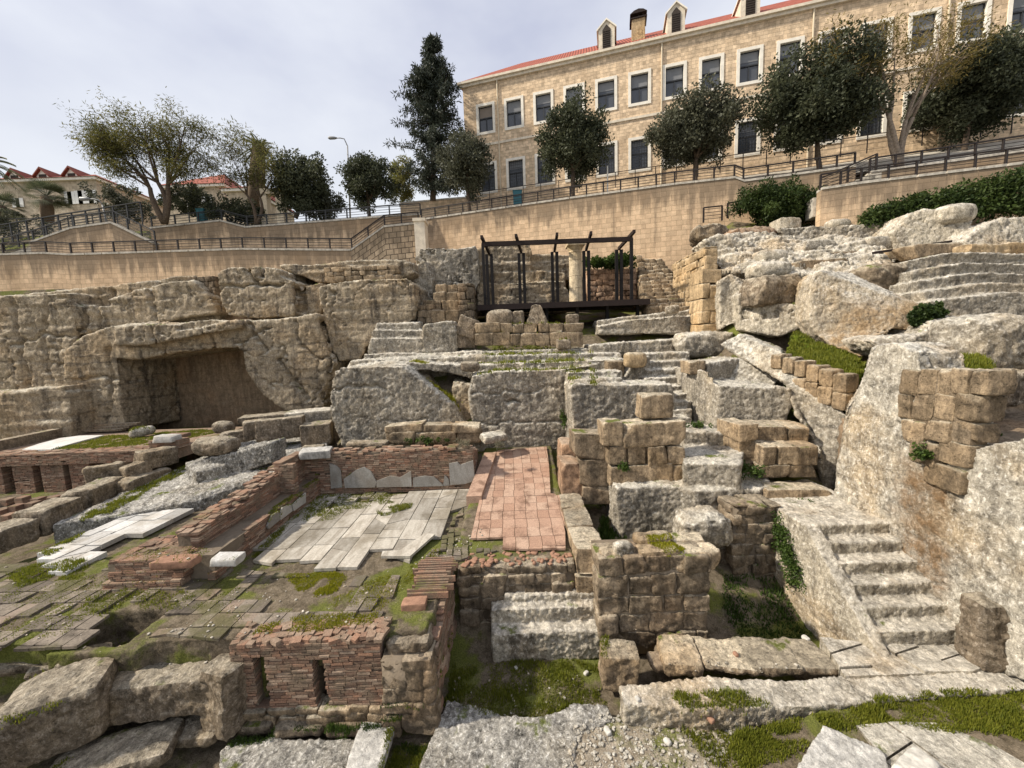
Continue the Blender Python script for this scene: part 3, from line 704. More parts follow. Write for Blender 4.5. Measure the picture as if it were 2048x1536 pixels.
    A = Acc(); A.add([tuple(x) for x in (E0, E1, G1, G0, E0, G0, K0, K0, G0, G1, K1)], [(0,1,2,3), (4,5,6), (7,8,9,10)])
    uvr = [(0,0),(LEN,0),(LEN,6.5),(5,6.5), (0,0),(4.6,6.5),(9.2,0), (0,0),(5,6.5),(LEN,6.5),(LEN,0)]
    A.build('roof', MAT['roof'], root, uvs=uvr, loc=rl)
    for (x0, x1, yt, yb) in ((1197,1230,66,108),(1333,1370,33,82),(1478,1520,3,52),(1632,1682,-22,20),(1800,1850,-75,-30)):
        u0, _ = FU(x0, yb); u1, _ = FU(x1, yb); c = (u0+u1)/2; w = .62; z0 = ZF_TOP+.06; zt_ = z0+1.55; zp = z0+2.15
        def at(u, z, o): return W(u, z, o)
        A = Acc()
        prof_ = [at(c-w, z0, .1), at(c+w, z0, .1), at(c+w, zt_, .1), at(c, zp, .1), at(c-w, zt_, .1)]
        A.prism(prof_, tuple(-ND*2.6)); d = A.build('dormer', MAT['cornice'], root, loc=rl, fixn=True)
        A = Acc(); A.prism([at(c-w*.5, z0+.12, .115), at(c+w*.5, z0+.12, .115), at(c+w*.5, zt_-.05, .115), at(c, zp-.3, .115), at(c-w*.5, zt_-.05, .115)], tuple(ND*.02)); 
        for k in range(9):
            z = z0+.2+k*.15
            if z < zt_-.1: bar(A, c-w*.48, c+w*.48, z-.05, z+.0, .135, .165)
        A.build('louvre', MAT['louvre'], d, loc=Vector((0, 0, 0)), fixn=True)
        A = Acc()
        for s in (-1, 1):
            A.prism([at(c, zp+.12, .22), at(c+s*(w+.14), zt_+.02, .22), at(c+s*(w+.14), zt_-.1, .22), at(c, zp, .22)], tuple(-ND*2.7))
        A.build('dormer_roof', MAT['trim'], d, loc=Vector((0, 0, 0)), fixn=True)
    u, _ = FU(1278, 90); A = Acc(); zc = ZF_TOP+.4
    bar(A, u-.5, u+.5, zc, zc+2.0, -1.6, -.7); ch = A.build('chimney', MAT['ashlar_gold'], root, loc=rl)
    A = Acc()
    for du in (-.36, 0, .36): bar(A, u+du-.06, u+du+.06, zc+2.0, zc+2.3, -1.5, -.8)
    bar(A, u-.64, u+.64, zc+1.98, zc+2.06, -1.7, -.6)
    A.prism([W(u-.64, zc+2.3, -.55), W(u+.64, zc+2.3, -.55), W(u+.35, zc+2.5, -.55), W(u, zc+2.58, -.55), W(u-.35, zc+2.5, -.55)], tuple(-ND*1.2)); A.build('chimney_cap', MAT['steel_brown'], ch, loc=Vector((0, 0, 0)), fixn=True)
    for x, y in ((997,240),(1323,180),(1624,90),(1893,60)):
        u, _ = FU(x, y); A = Acc(); A.tube([W(u, ZF_BOT-1, .09), W(u, ZF_TOP-.32, .09)], .06, 8); A.build('drainpipe', MAT['pipe'], root, loc=rl)
build_palace()
# fence of thin poles along the foot of the facade
def build_wire_fence():
    pts = [FC+UD*t+ND*1.3+Vector((0, 0, ZF_BOT-FC.z)) for t in (1, 50)]
    railing('wire_fence', 'thin pole fence with wires at the foot of the long facade', pts, 1.1, 1.5, 3, sz=.03, cat='fence')
build_wire_fence()
p0 = FC-UD*6+ND*.5; pl = [Pd(800,408,34), Pd(900,399,34), Pd(975,393,34)]
wall('garden_wall', 'low stone wall behind the small trees near the conifer', pl, 14.0, MAT['facade'], cap=True)

# ---- far buildings across the road
def house(label, x0, x1, yt, yb, d, floors, roof_h, dormers=(), depth=12, win=True, wz=None, side=0.0):
    A0 = Pd(x0, yt, d); A1 = Pd(x1, yt, d); zt = (A0.z+A1.z)/2; zb = 14.0
    root = empty('house', Vector(((A0.x+A1.x)/2, d, zb)), label, 'building'); rl = -Vector(root.location)
    X0, X1 = A0.x, A1.x; vs = []; fs = []; uv = []
    def quad(p, q): b = len(vs); vs.extend(p); fs.append((b, b+1, b+2, b+3)); uv.extend(q)
    H = zt-zb; w = X1-X0
    quad([(X0,d,zb),(X1,d,zb),(X1,d,zt),(X0,d,zt)], [(0,H),(w,H),(w,0),(0,0)])
    quad([(X1,d,zb),(X1,d+depth,zb),(X1,d+depth,zt),(X1,d,zt)], [(0,H),(depth,H),(depth,0),(0,0)])
    quad([(X0,d+depth,zb),(X0,d,zb),(X0,d,zt),(X0,d+depth,zt)], [(0,H),(depth,H),(depth,0),(0,0)])
    quad([(X1,d+depth,zb),(X0,d+depth,zb),(X0,d+depth,zt),(X1,d+depth,zt)], [(0,H),(w,H),(w,0),(0,0)])
    A = Acc(); A.add(vs, fs); A.build('wall', MAT['house'], root, uvs=uv, loc=rl)
    A = Acc(); A.box(X0-.3, X1+.3, d-.35, d+depth+.3, zt+.002, zt+.3); A.build('cornice', MAT['trim'], root, loc=rl)
    A = Acc(); e = .5; z = zt+.3; ry = d+depth/2; hp = min(depth/2, w/2-.1)
    q = [(X0-e,d-e,z),(X1+e,d-e,z),(X1+e,d+depth+e,z),(X0-e,d+depth+e,z),(X0+hp,ry,z+roof_h),(X1-hp,ry,z+roof_h)]
    A.add([q[i] for i in (0,1,5,4, 1,2,5, 2,3,4,5, 3,0,4)], [(0,1,2,3),(4,5,6),(7,8,9,10),(11,12,13)])
    A.build('roof', MAT['roof'], root, uvs=[(0,0),(w,0),(w-hp,7),(hp,7),(0,0),(depth,0),(depth/2,7),(0,0),(w,0),(w-hp,7),(hp,7),(0,0),(depth,0),(depth/2,7)], loc=rl)
    for px in dormers:
        x = Pd(px, yt, d).x; A = Acc(); ww = .75
        A.prism([(x-ww,d+.3,zt+.3),(x+ww,d+.3,zt+.3),(x+ww,d+.3,zt+.8),(x,d+.3,zt+1.6),(x-ww,d+.3,zt+.8)], (0,5,0)); dm = A.build('dormer', MAT['trim'], root, loc=rl, fixn=True)
        A = Acc()
        for s in (-1, 1): A.prism([(x,d,zt+1.78),(x+s*1.0,d,zt+.75),(x+s*1.0,d,zt+.6),(x,d,zt+1.6)], (0,5.4,0))
        A.build('dormer_roof', MAT['roof'], dm, loc=Vector((0,0,0)), fixn=True, uvs=None)
        A = Acc(); A.box(x-.45, x+.45, d+.27, d+.297, zt+.4, zt+1.0); A.build('louvre', MAT['louvre'], dm, loc=Vector((0,0,0)))
    if win:
        for (wx, wy0, wy1, ww) in win:
            a0 = Pd(wx-ww/2, wy0, d); a1 = Pd(wx+ww/2, wy1, d)
            A = Acc(); A.box(a0.x, a1.x, d-.06, d-.003, a1.z, a0.z); o = A.build('window', MAT['glass'], root, loc=rl)
            for s in (0, 1):
                A = Acc(); sx = a0.x if s == 0 else a1.x; A.box(sx-.45, sx+.45, d-.14, d-.063, a1.z-.05, a0.z+.05); A.build('shutter', MAT['white_paint'], o, loc=Vector((0,0,0)))
    return root
house('shuttered stone building with three gabled dormers on a red roof', -130, 192, 366, 430, 48, 2, 2.6, (25, 82, 140), 10, [(38,398,414,10), (142,385,408,10), (163,383,407,10), (184,382,406,9)])
house('small stone house with a low red hipped roof beyond the big feathery tree', 330, 448, 376, 420, 50, 1, 3.6, (), 11, [(415,394,408,10)])
house('plain stone annexe with a pale red roof beside the hipped house', 452, 500, 384, 430, 46, 1, 2.2, (), 9, [])
# ================================================================== ROCK MASSES
LS, LP, CL = MAT['limestone'], MAT['limestone_pale'], MAT['cliff']
R_ = 'rock'
# ---- west cliff
rock('rock_cliff', 'tall brown cliff face behind the cave, under the low railed wall', R_, [
    face(21.5, [(-140,600),(0,590),(70,588),(140,583),(200,575),(300,562),(345,553),(385,552),(405,565),(432,600),(440,640),(215,665),(190,900),(-140,900)], 4.5),
    face(20.3, [(-140,600),(0,592),(60,590),(130,586),(150,640),(155,700),(150,760),(110,790),(40,790),(-140,800)], 3),
    face(20.8, [(215,600),(250,585),(330,565),(385,560),(420,590),(435,625),(330,640),(215,660)], 2),
    face(20.6, [(155,610),(205,612),(215,660),(160,670)], 2)],
    CL, vox=.10, amp=.2, sc=.8, fine=.05, strata=.07, cracks=.12, lines=[([(150,585),(156,640),(150,700)],20.3,.09,.35), ([(205,578),(214,660)],21,.09,.4), ([(22,600),(40,700),(62,790)],20.3,.12,.25), ([(300,562),(322,640)],21,.08,.3), ([(95,600),(85,690),(105,760)],20.3,.07,.2), ([(20,690),(90,668),(150,676)],20.3,.06,.22)])
rock('rock_cliff', 'rock-cut cave block with a wide square dark mouth and slanting edge', R_, [
    face(18.6, [(128,705),(165,672),(225,652),(232,720),(238,760),(250,865),(140,880),(132,800)], 4.2),
    face(18.6, [(215,655),(300,643),(360,645),(420,638),(484,645),(484,672),(470,694),(350,706),(262,718),(225,716)], 4.2),
    face(18.6, [(478,645),(560,637),(636,628),(650,680),(668,725),(655,790),(640,826),(572,822),(528,790),(505,757),(493,740),(486,700),(470,690)], 4.2),
    face(18.1, [(225,655),(300,646),(350,648),(350,660),(480,640),(480,654),(300,690),(232,690)], 1.2),
    ], CL, vox=.085, amp=.15, sc=.9, fine=.05, strata=.03, cracks=.12, lines=[([(557,720),(574,747),(618,800)],18.6,.09,.4), ([(504,650),(523,686),(530,700)],18.6,.07,.35), ([(472,688),(506,668),(540,655)],18.6,.05,.25), ([(590,640),(600,690),(640,720)],18.6,.05,.2), ([(150,760),(200,752),(235,760)],18.6,.06,.2), ([(215,700),(222,780),(210,850)],18.6,.07,.25), ([(300,650),(310,712)],18.1,.06,.25), ([(400,645),(410,700)],18.1,.05,.2), ([(640,640),(662,720),(650,800)],18.6,.1,.4)])
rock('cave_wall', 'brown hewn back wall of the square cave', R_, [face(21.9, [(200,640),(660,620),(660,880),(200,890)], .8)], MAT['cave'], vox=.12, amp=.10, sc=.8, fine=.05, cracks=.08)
rock('rock_outcrop', 'low dark rock step at the foot of the cliff beside the white floor strip', R_, [
    face(17.6, [(-140,795),(0,788),(60,778),(128,772),(140,800),(142,885),(-140,900)], 3)], CL, vox=.10, amp=.2, sc=.9, fine=.05, strata=.08)
rock('rock_cliff', 'big cracked block on the upper terrace, rounded at its shoulder', R_, [
    face(20.0, [(433,548),(450,536),(520,532),(556,538),(560,552),(585,562),(590,600),(585,632),(520,636),(455,630),(440,600)], 4),
    face(20.6, [(590,575),(640,566),(650,600),(640,630),(590,632)], 3)],
    CL, vox=.08, amp=.14, sc=1.0, fine=.05, cracks=.10, strata=.03, lines=[([(489,536),(513,570),(562,566)],20,.08,.4), ([(526,528),(523,552)],20,.08,.4), ([(440,575),(500,572),(513,570)],20,.05,.25), ([(596,575),(602,622)],20.3,.12,.5)])
rock('rock_cliff', 'long upper ledge of layered stone under the stair wall', R_, [
    face(21.4, [(556,532),(640,526),(770,520),(820,522),(828,545),(800,560),(700,562),(640,566),(600,552)], 3.2)],
    CL, vox=.08, amp=.14, sc=1.2, fine=.05, strata=.09)
rock('rock_cliff', 'golden cliff face between the cave block and the stepped grey rock', R_, [
    face(19.2, [(636,575),(660,566),(740,560),(812,556),(826,568),(830,600),(826,640),(745,652),(720,718),(680,722),(664,700),(655,650),(640,610)], 4)],
    CL, vox=.08, amp=.15, sc=1.0, fine=.05, strata=.05, cracks=.12)
# ---- rocks behind the steel frame
rock('rock_outcrop', 'grey leaning crags beside the small steps near the frame', R_, [
    face(22.6, [(812,560),(826,532),(850,520),(866,560),(862,600),(870,640),(850,640),(826,600)], 2),
    face(23.4, [(826,520),(840,497),(880,494),(912,498),(950,494),(962,560),(940,600),(880,610),(870,560),(850,530)], 3)],
    LS, vox=.08, amp=.22, sc=1.2, fine=.05, cracks=.18)
rock('rock_outcrop', 'grey rock wall behind the steel frame, cut in flat layers', R_, [
    face(24.4, [(940,500),(985,490),(1058,484),(1062,500),(1062,540),(1130,545),(1132,620),(940,625)], 2.5),
    face(24.9, [(1040,512),(1090,510),(1140,512),(1142,560),(1040,562)], 2),
    face(23.6, [(955,566),(1040,566),(1130,562),(1142,600),(1140,625),(955,625)], 1.5)],
    CL, vox=.09, amp=.16, sc=1.1, fine=.05, cracks=.12, strata=.08)
# ---- centre
rock('rock_outcrop', 'huge grey pecked rock mass with a dark split, behind the brick wall', R_, [
    facev([(662,760,15),(680,735,15),(760,732,15),(806,734,15),(905,812,15),(932,852,15),(915,905,15),(690,905,15),(660,830,15)], (0, 3.5, 0)),
    facev([(945,752,15),(1000,743,15),(1080,740,15),(1133,738,15),(1142,900,15),(925,905,15),(948,850,15),(938,790,15)], (0, 3.5, 0)),
    facev([(680,735,15.3),(760,730,15.3),(806,732,15.3),(812,745,15.3),(780,780,15.3),(680,790,15.3)], (0, 1.0, 0)),
    facev([(945,748,15.3),(1133,738,15.3),(1240,722,16.2),(1240,745,16.2),(1130,780,15.3),(945,790,15.3)], (0, 1.0, 0)),
    facev([(668,742,15.7),(760,724,15.9),(950,730,15.9),(1250,718,15.9),(1250,760,15.9),(950,757,15.9),(860,738,15.9),(800,740,15.9),(668,790,15.7)], (0, 2.4, 0)),
    facev([(700,722,16.7),(850,712,16.9),(1240,706,17.0),(1250,738,17),(690,745,16.7)], (0, 2.6, 0)),
    facev([(728,708,17.8),(900,704,18),(1235,696,18),(1250,740,18),(728,740,17.8)], (0, 1.8, 0)),
    facev([(780,745,17.3),(980,745,17.3),(980,910,17.3),(780,910,17.3)], (0, 2.0, 0))],
    LS, vox=.07, amp=.14, sc=1.0, fine=.045, cracks=.05, lines=[([(660,776),(745,772),(770,780)],15,.05,.14), ([(948,788),(1040,782),(1128,774)],15,.035,.10), ([(955,850),(1050,842),(1135,846)],15,.035,.10), ([(700,835),(760,842),(860,838)],15,.03,.08), ([(1010,800),(1035,806)],15,.05,.2)])
rock('rock_outcrop', 'orange rubble slope inside the dark split of the huge rock mass', R_, [
    facev([(905,760,15.9),(945,770,15.7),(955,860,15.4),(945,905,15.4),(915,880,15.6)], (0, 1.8, 0)),
    facev([(812,742,16.4),(850,752,16.2),(905,815,15.9),(930,860,15.5),(930,905,15.5),(800,905,16.4)], (0, 1.5, 0))],
    MAT['cliff'], vox=.06, amp=.2, sc=1.6, fine=.05)
rock('rock_outcrop', 'stepped grey rock block with worn rock-cut seats above the huge mass', R_, [
    face(18.3, [(735,712),(738,690),(742,676),(845,676),(846,690),(912,690),(912,706),(850,716)], 2.6),
    face(18.7, [(742,680),(745,660),(845,660),(850,690),(745,700)], 2.2),
    face(18.3, [(842,716),(846,650),(870,646),(905,642),(912,655),(912,706),(890,712)], 2.6),
    face(19.1, [(748,664),(752,645),(840,644),(845,680),(748,690)], 2.0)],
    LS, vox=.07, amp=.12, sc=1.3, fine=.045, strata=.03)
rock('rock_outcrop', 'squared grey rock projecting beside the masonry pile, lit on its narrow side', R_, [
    facev([(1140,775,13.2),(1150,768,13.2),(1240,770,13.2),(1344,768,13.2),(1348,790,13.2),(1346,900,13.2),(1150,900,13.2),(1146,840,13.2)], (0, 1.6, 0)),
    facev([(1135,745,14.6),(1245,742,14.6),(1246,800,14.6),(1138,900,14.6)], (0, 2.6, 0)),
    facev([(1140,760,13.8),(1246,756,13.8),(1246,900,13.8),(1142,900,13.8)], (0, 1.6, 0))],
    LS, vox=.065, amp=.09, sc=1.2, fine=.045)
# narrow rock-cut stair (tall steps) right of it
pcs = []
for k in range(9):
    d = 12.7+.42*k; y = 836-16.3*k
    x0, x1 = (1292, 1380) if k > 4 else (1338, 1384)
    a_ = Pd(x0, y, d); b_ = Pd(x1, y, d); z = (a_.z+b_.z)/2
    pcs.append(wbox(a_.x, b_.x, d, d+3.4 if k < 8 else d+1.2, 1.5, z))
pcs.append(face(15.4, [(1236,775),(1262,735),(1284,716),(1300,712),(1300,800),(1236,800)], 2.2))
rock('rock_stair', 'narrow steep stair of tall worn grey steps', 'stairs', pcs, LS, vox=.06, amp=.07, sc=1.6, fine=.04)
rock('rock_outcrop', 'squared pale rock with a flat top beside the dark slot', R_, [
    facev([(1412,735,12.6),(1440,770,12.0),(1585,776,11.6),(1588,812,11.6),(1560,870,11.6),(1490,870,11.6),(1430,865,12.0),(1412,850,12.6)], (0, 2.6, 0)),
    facev([(1414,726,13.4),(1480,716,14.0),(1560,760,13.0),(1500,830,13),(1414,840,13.4)], (0, 1.6, 0))],
    LS, vox=.065, amp=.10, sc=1.2, fine=.045)
a = None
rock('rock_outcrop', 'low stepped bedrock between the two piles of cut blocks', R_, [
    facev([(1366,862,11.4),(1480,868,11.4),(1486,940,11.4),(1366,940,11.4)], (0, 1.6, 0)),
    top(2.95, [(1366,925),(1480,930),(1486,895),(1366,890)], 2),
    top(2.3, [(1225,968),(1360,974),(1400,982),(1540,976),(1530,930),(1366,922),(1225,950)], 2.3),
    face(9.9, [(1232,975),(1370,975),(1380,1080),(1240,1090)], 1.2)],
    LS, vox=.06, amp=.12, sc=1.4, fine=.04)
rock('rock_outcrop', 'long grey ledges in front of the steel frame with grass between', R_, [
    face(19.2, [(1200,652),(1260,640),(1395,630),(1402,668),(1200,668)], 1.3),
    face(20.0, [(1195,640),(1300,628),(1400,618),(1402,650),(1195,655)], 1.2),
    face(17.6, [(1180,690),(1260,684),(1400,676),(1470,680),(1475,712),(1380,718),(1180,712)], 1.8),
    face(16.9, [(1370,684),(1420,668),(1470,668),(1480,690),(1475,716),(1380,716)], 1.5)],
    LS, vox=.07, amp=.13, sc=1.4, fine=.045, strata=.04)
# ---- east: the rock-cut walls beside the stair
SX = 6.55
rock('rock_cliff', 'pale rock-cut wall beside the worn stair, white on its upper part', R_, [
    facex(8.15, [(1752,690),(1790,684),(1835,705),(1842,740),(1870,950),(1915,910),(1990,884),(2700,790),(2700,1600),(1960,1330),(1900,1250),(1800,1110),(1735,1060),(1665,1005),(1672,930),(1690,850),(1722,760)], 1.0),
    facex(8.5, [(1835,742),(1945,748),(1925,900),(1850,960)], .5),
    facev([(1690,820,9.7),(1718,780,9.6),(1748,696,9.5),(1840,690,9.5),(1840,1010,9.5),(1668,1010,9.7)], (1.2, 1.2, 0))],
    MAT['limestone_wall'], vox=.06, amp=.11, sc=1.1, fine=.04, cracks=.05)
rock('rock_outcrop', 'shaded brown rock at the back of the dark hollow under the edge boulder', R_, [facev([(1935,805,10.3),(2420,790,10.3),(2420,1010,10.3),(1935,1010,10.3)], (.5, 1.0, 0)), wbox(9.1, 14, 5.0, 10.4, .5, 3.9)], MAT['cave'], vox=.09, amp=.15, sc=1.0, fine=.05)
pcs = []
for k in range(6):
    y = 6.45+.29*k
    pcs.append(wbox(6.60-.02*k, 8.4, y, y+2.6, -.3, .48+.27*(k+1)))
pcs.append(wbox(6.3, 8.4, 7.9, 9.6, -.3, 2.1))
pcs.append(([Vector((6.4,6.2,.45)), Vector((6.66,6.2,.45)), Vector((6.60,7.95,2.12)), Vector((6.3,7.95,2.12))], Vector((0, 0, -2.6))))
rock('rock_stair', 'rock-cut stair of worn pale steps against the bright wall', 'stairs', pcs, LP, vox=.042, amp=.05, sc=2.2, fine=.026)
rock('ground_mound', 'earth bank at the bottom corner in front of the white ledge', 'ground', [([Pz(1470,1470,.3), Pz(1640,1418,.34), Pz(1820,1400,.36), Pz(2130,1380,.36), Pz(2130,1660,.3), Pz(1450,1660,.26)], Vector((0, 0, -.8)))], MAT['soil'], vox=.06, amp=.04, sc=1.5, fine=.02)
# diagonal rock rib that carries the small masonry wall
rock('rock_outcrop', 'diagonal pale rock rib under the small block wall and grass strip', R_, [
    facev([(1440,690,14.5),(1480,668,14.5),(1560,700,12.9),(1590,745,12.4),(1640,790,11.4),(1690,830,10.5),(1690,1000,10.4),(1650,1000,10.5),(1640,900,10.6),(1590,830,11.2),(1575,770,11.9),(1480,715,14.0)], (1.2, 1.6, 0))],
    LS, vox=.07, amp=.12, sc=1.2, fine=.04)
rock('rock_slab', 'great upright tilted slab of pale rock above the grass strip', R_, [
    facev([(1618,600,13.6),(1622,560,13.6),(1635,540,13.6),(1700,545,14.2),(1850,615,12.6),(1850,665,12.4),(1790,655,12.5),(1745,672,12.4),(1725,715,12.4),(1660,690,13),(1632,668,13.4),(1615,640,13.6)], (.7, 1.6, 0))],
    MAT['limestone_slab'], vox=.065, amp=.05, sc=1.0, fine=.035, cracks=.03)
rock('rock_outcrop', 'pale rock faces under the overhanging brown block', R_, [
    facev([(1440,560,17.0),(1462,548,17.0),(1490,560,17.0),(1500,590,16.6),(1480,640,16.6),(1440,660,17)], (.6, 2, 0)),
    facev([(1475,590,16.2),(1500,575,16.2),(1540,600,15.5),(1615,612,15.0),(1618,650,14.8),(1560,672,15.2),(1480,660,16.2)], (.5, 2, 0))],
    LP, vox=.07, amp=.14, sc=1.2, fine=.04, cracks=.12)
pcs = []
for k in range(5):   # rock-cut seats
    x0 = 1812+4*k; y0 = 516+20*k; d_ = 15.4-.62*k; pcs.append(facev([(x0+8*k,y0+6,d_),(1905+26*k,y0-12,d_-.2),(2380,y0-2+3*k,d_-.6),(2380,y0+60,d_-.6),(2010,y0+48,d_-.3),(x0+8*k,y0+34,d_)], (.3, 2.2, 0)))
rock('rock_terrace', 'grey rock cut into long parallel seat rows above the overhang', R_, pcs, LS, vox=.07, amp=.07, sc=1.2, fine=.04)
rock('rock_outcrop', 'pale knobbly rock behind the grass ledge beside the edge boulder', R_, [
    facev([(1742,680,11.6),(1790,672,11.6),(1850,668,11.6),(1862,640,11.8),(1900,632,12),(1972,640,12),(2380,640,11.6),(2380,760,11.2),(1972,735,11.4),(1845,740,11.2),(1760,700,11.4)], (.4, 2, 0))],
    LP, vox=.06, amp=.16, sc=1.5, fine=.05, cracks=.10)
rock('rock_outcrop', 'big dark fronted rock at the top of the slope below the hedge', R_, [
    facev([(1930,480,16.6),(1960,455,16.8),(2010,434,16.8),(2380,415,16.6),(2380,500,16.4),(2010,505,16.4),(1940,505,16.4)], (.3, 2.4, 0)),
    facev([(1788,465,18.4),(1815,430,18.4),(1850,418,18.2),(1905,420,17.8),(1945,440,17.6),(1930,500,17.4),(1800,500,18.2)], (.3, 2.4, 0))],
    LP, vox=.08, amp=.16, sc=1.0, fine=.05, cracks=.08)
rock('rock_outcrop', 'grey bedrock shelf below the hedge beside the terrace wall', R_, [
    facev([(1560,455,20.8),(1640,452,20.6),(1755,446,19.8),(1770,480,19.6),(1660,486,20.4),(1570,480,20.8)], (.2, 2, 0)),
    facev([(1575,500,19.8),(1650,492,19.6),(1780,484,19),(1790,500,19),(1660,512,19.6)], (.2, 1.5, 0))],
    LS, vox=.08, amp=.18, sc=1.2, fine=.05, cracks=.1)
rock('rock_outcrop', 'rugged whitish rock knob above the golden wall corner', R_, [
    facev([(1408,480,20),(1440,468,20),(1480,480,20),(1520,492,20),(1560,520,19.6),(1520,540,19.6),(1450,545,19.6),(1425,520,20)], (.3, 2, 0))],
    LP, vox=.07, amp=.25, sc=1.6, fine=.05, cracks=.18)
rock('rock_outcrop', 'broken layered rock slope below the round hedge', R_, [
    facev([(1400,500,20.6),(1440,470,20.8),(1520,462,20.8),(1600,470,20.4),(1700,478,19.8),(1790,490,18.8),(1800,520,17.6),(1740,545,16.6),(1640,545,16.8),(1560,552,17.4),(1450,545,18.4)], (.9, 1.8, -.3))],
    LP, vox=.075, amp=.5, sc=1.3, fine=.06, strata=.22, cracks=.2)
BANK1 = rock('grass_bank', 'earth bank under the grass between the great slab and the small block wall', 'ground', [
    facev([(1592,662,13.6),(1640,684,13.2),(1735,730,12.0),(1712,752,11.0),(1650,735,11.7),(1574,712,12.8),(1580,682,13.4)], (0, 0, -1.2))], MAT['mossbed'], vox=.08, amp=.25, sc=1.6, fine=.06)
BANK2 = rock('grass_bank', 'earth bank under the grass ledge above the coursed masonry', 'ground', [
    facev([(1822,712,9.6),(1965,712,9.4),(1985,740,8.5),(1900,745,8.6),(1812,738,9.0)], (0, 0, -.8))], MAT['mossbed'], vox=.08, amp=.25, sc=1.6, fine=.06)
# ---- front east: ledge and bedrock
rock('rock_ledge', 'long white pecked bedrock ledge crossing the pit floor', R_, [
    ([Pz(1240,1372,.42), Pz(1420,1352,.42), Pz(1560,1362,.42), Pz(1800,1345,.42), Pz(2420,1302,.42), Pz(2420,1349,.42), Pz(1820,1395,.42), Pz(1640,1412,.42), Pz(1400,1418,.42), Pz(1245,1408,.42)], Vector((0, 0, -.9)))],
    LP, vox=.04, amp=.06, sc=1.8, fine=.035)
rock('rock_step', 'two worn white limestone steps at the back of the grassy pit', 'steps', [
    wbox(Pd(985,1260,7.3).x, Pd(1195,1260,7.3).x, 7.12, 7.9, -.2, .42), wbox(Pd(982,1230,7.4).x, Pd(1195,1230,7.5).x, 7.42, 7.95, -.2, .74),
    wbox(Pd(1010,1230,7.6).x, Pd(1195,1230,7.5).x, 7.6, 7.95, -.2, .9)],
    MAT['limestone_pale'], vox=.035, amp=.045, sc=2.6, fine=.04)
rock('bedrock', 'tongue of pecked grey bedrock in the front of the grassy pit', R_, [
    ([Pz(895,1400,.06), Pz(960,1412,.06), Pz(1005,1432,.06), Pz(1090,1432,.06), Pz(1150,1405,.06), Pz(1212,1408,.06), Pz(1228,1440,.06), Pz(1155,1470,.06), Pz(1140,1580,.06), Pz(820,1580,.06), Pz(860,1480,.06)], Vector((0, 0, -.5)))],
    MAT['gravel_rock'], vox=.035, amp=.03, sc=2.4, fine=.025)
rock('bedrock', 'flat grey bedrock patch below the front brick wall', R_, [
    ([Pz(440,1500,.06), Pz(470,1476,.06), Pz(700,1478,.06), Pz(735,1500,.06), Pz(720,1600,.06), Pz(430,1600,.06)], Vector((0, 0, -.5)))],
    MAT['gravel_rock'], vox=.035, amp=.03, sc=2.4, fine=.025)
rock('gravel_bed', 'stony gravel bed between the bedrock tongue and the grass', 'ground', [([Pz(1150,1452,.03), Pz(1240,1432,.03), Pz(1490,1446,.03), Pz(1500,1640,.03), Pz(1120,1640,.03)], Vector((0, 0, -.4)))], MAT['earth'], vox=.04, amp=.03, sc=2.2, fine=.025)
# ---- the raised floor's body and the sloping channel at the west
HX0, HX1, HY0, HY1 = Pz(160,1262,1.5).x, Pz(345,1230,1.5).x, 5.95, 6.75
PB = [wbox(HX1, -1.55, 6.35, 8.3, -.3, 1.5), wbox(-4.5, -1.6, 5.98, 6.5, .9, 1.5), wbox(-13.5, HX0, 6.0, 8.6, -.3, 1.5), wbox(HX0-.1, HX1+.1, 5.8, HY0, -.3, 1.45), wbox(HX0-.1, HX1+.1, HY1, 8.3, -.3, 1.5),
      wbox(HX0-.1, HX1+.1, 5.9, 6.9, -.3, .9), wbox(HX1-.2, -4.4, 5.95, 6.6, -.3, 1.5), wbox(-8.8, 1.4, 8.2, 12.4, -.3, 1.5), wbox(-11.9, -8.6, 8.2, 12.2, -.3, 1.42), wbox(-1.7, 1.5, 7.95, 8.6, -.3, 1.5)]
rock('floor_mound', 'mossy earthen body of the raised ruined floor with a sunken hole', 'ground', PB, MAT['soil'], vox=.06, amp=.035, sc=1.6, fine=.02)
rock('rock_channel', 'sloping grey rock-cut channel beside the row of big blocks', R_, [
    ([Pz(100,1050,1.7), Pz(300,960,1.9), Pz(520,870,2.6), Pz(650,860,2.7), Pz(655,895,2.5), Pz(600,930,2.3), Pz(400,1000,1.75), Pz(250,1030,1.65)], Vector((0, 0, -1.2))),
    ([Pz(370,925,2.55), Pz(440,905,2.7), Pz(535,880,2.85), Pz(545,905,2.6), Pz(450,930,2.45), Pz(390,945,2.35)], Vector((0, 0, -1.0))),
    face(12.9, [(375,925),(440,915),(545,885),(545,925),(440,955),(375,945)], .8)],
    MAT['gravel_rock'], vox=.06, amp=.08, sc=1.6, fine=.04)
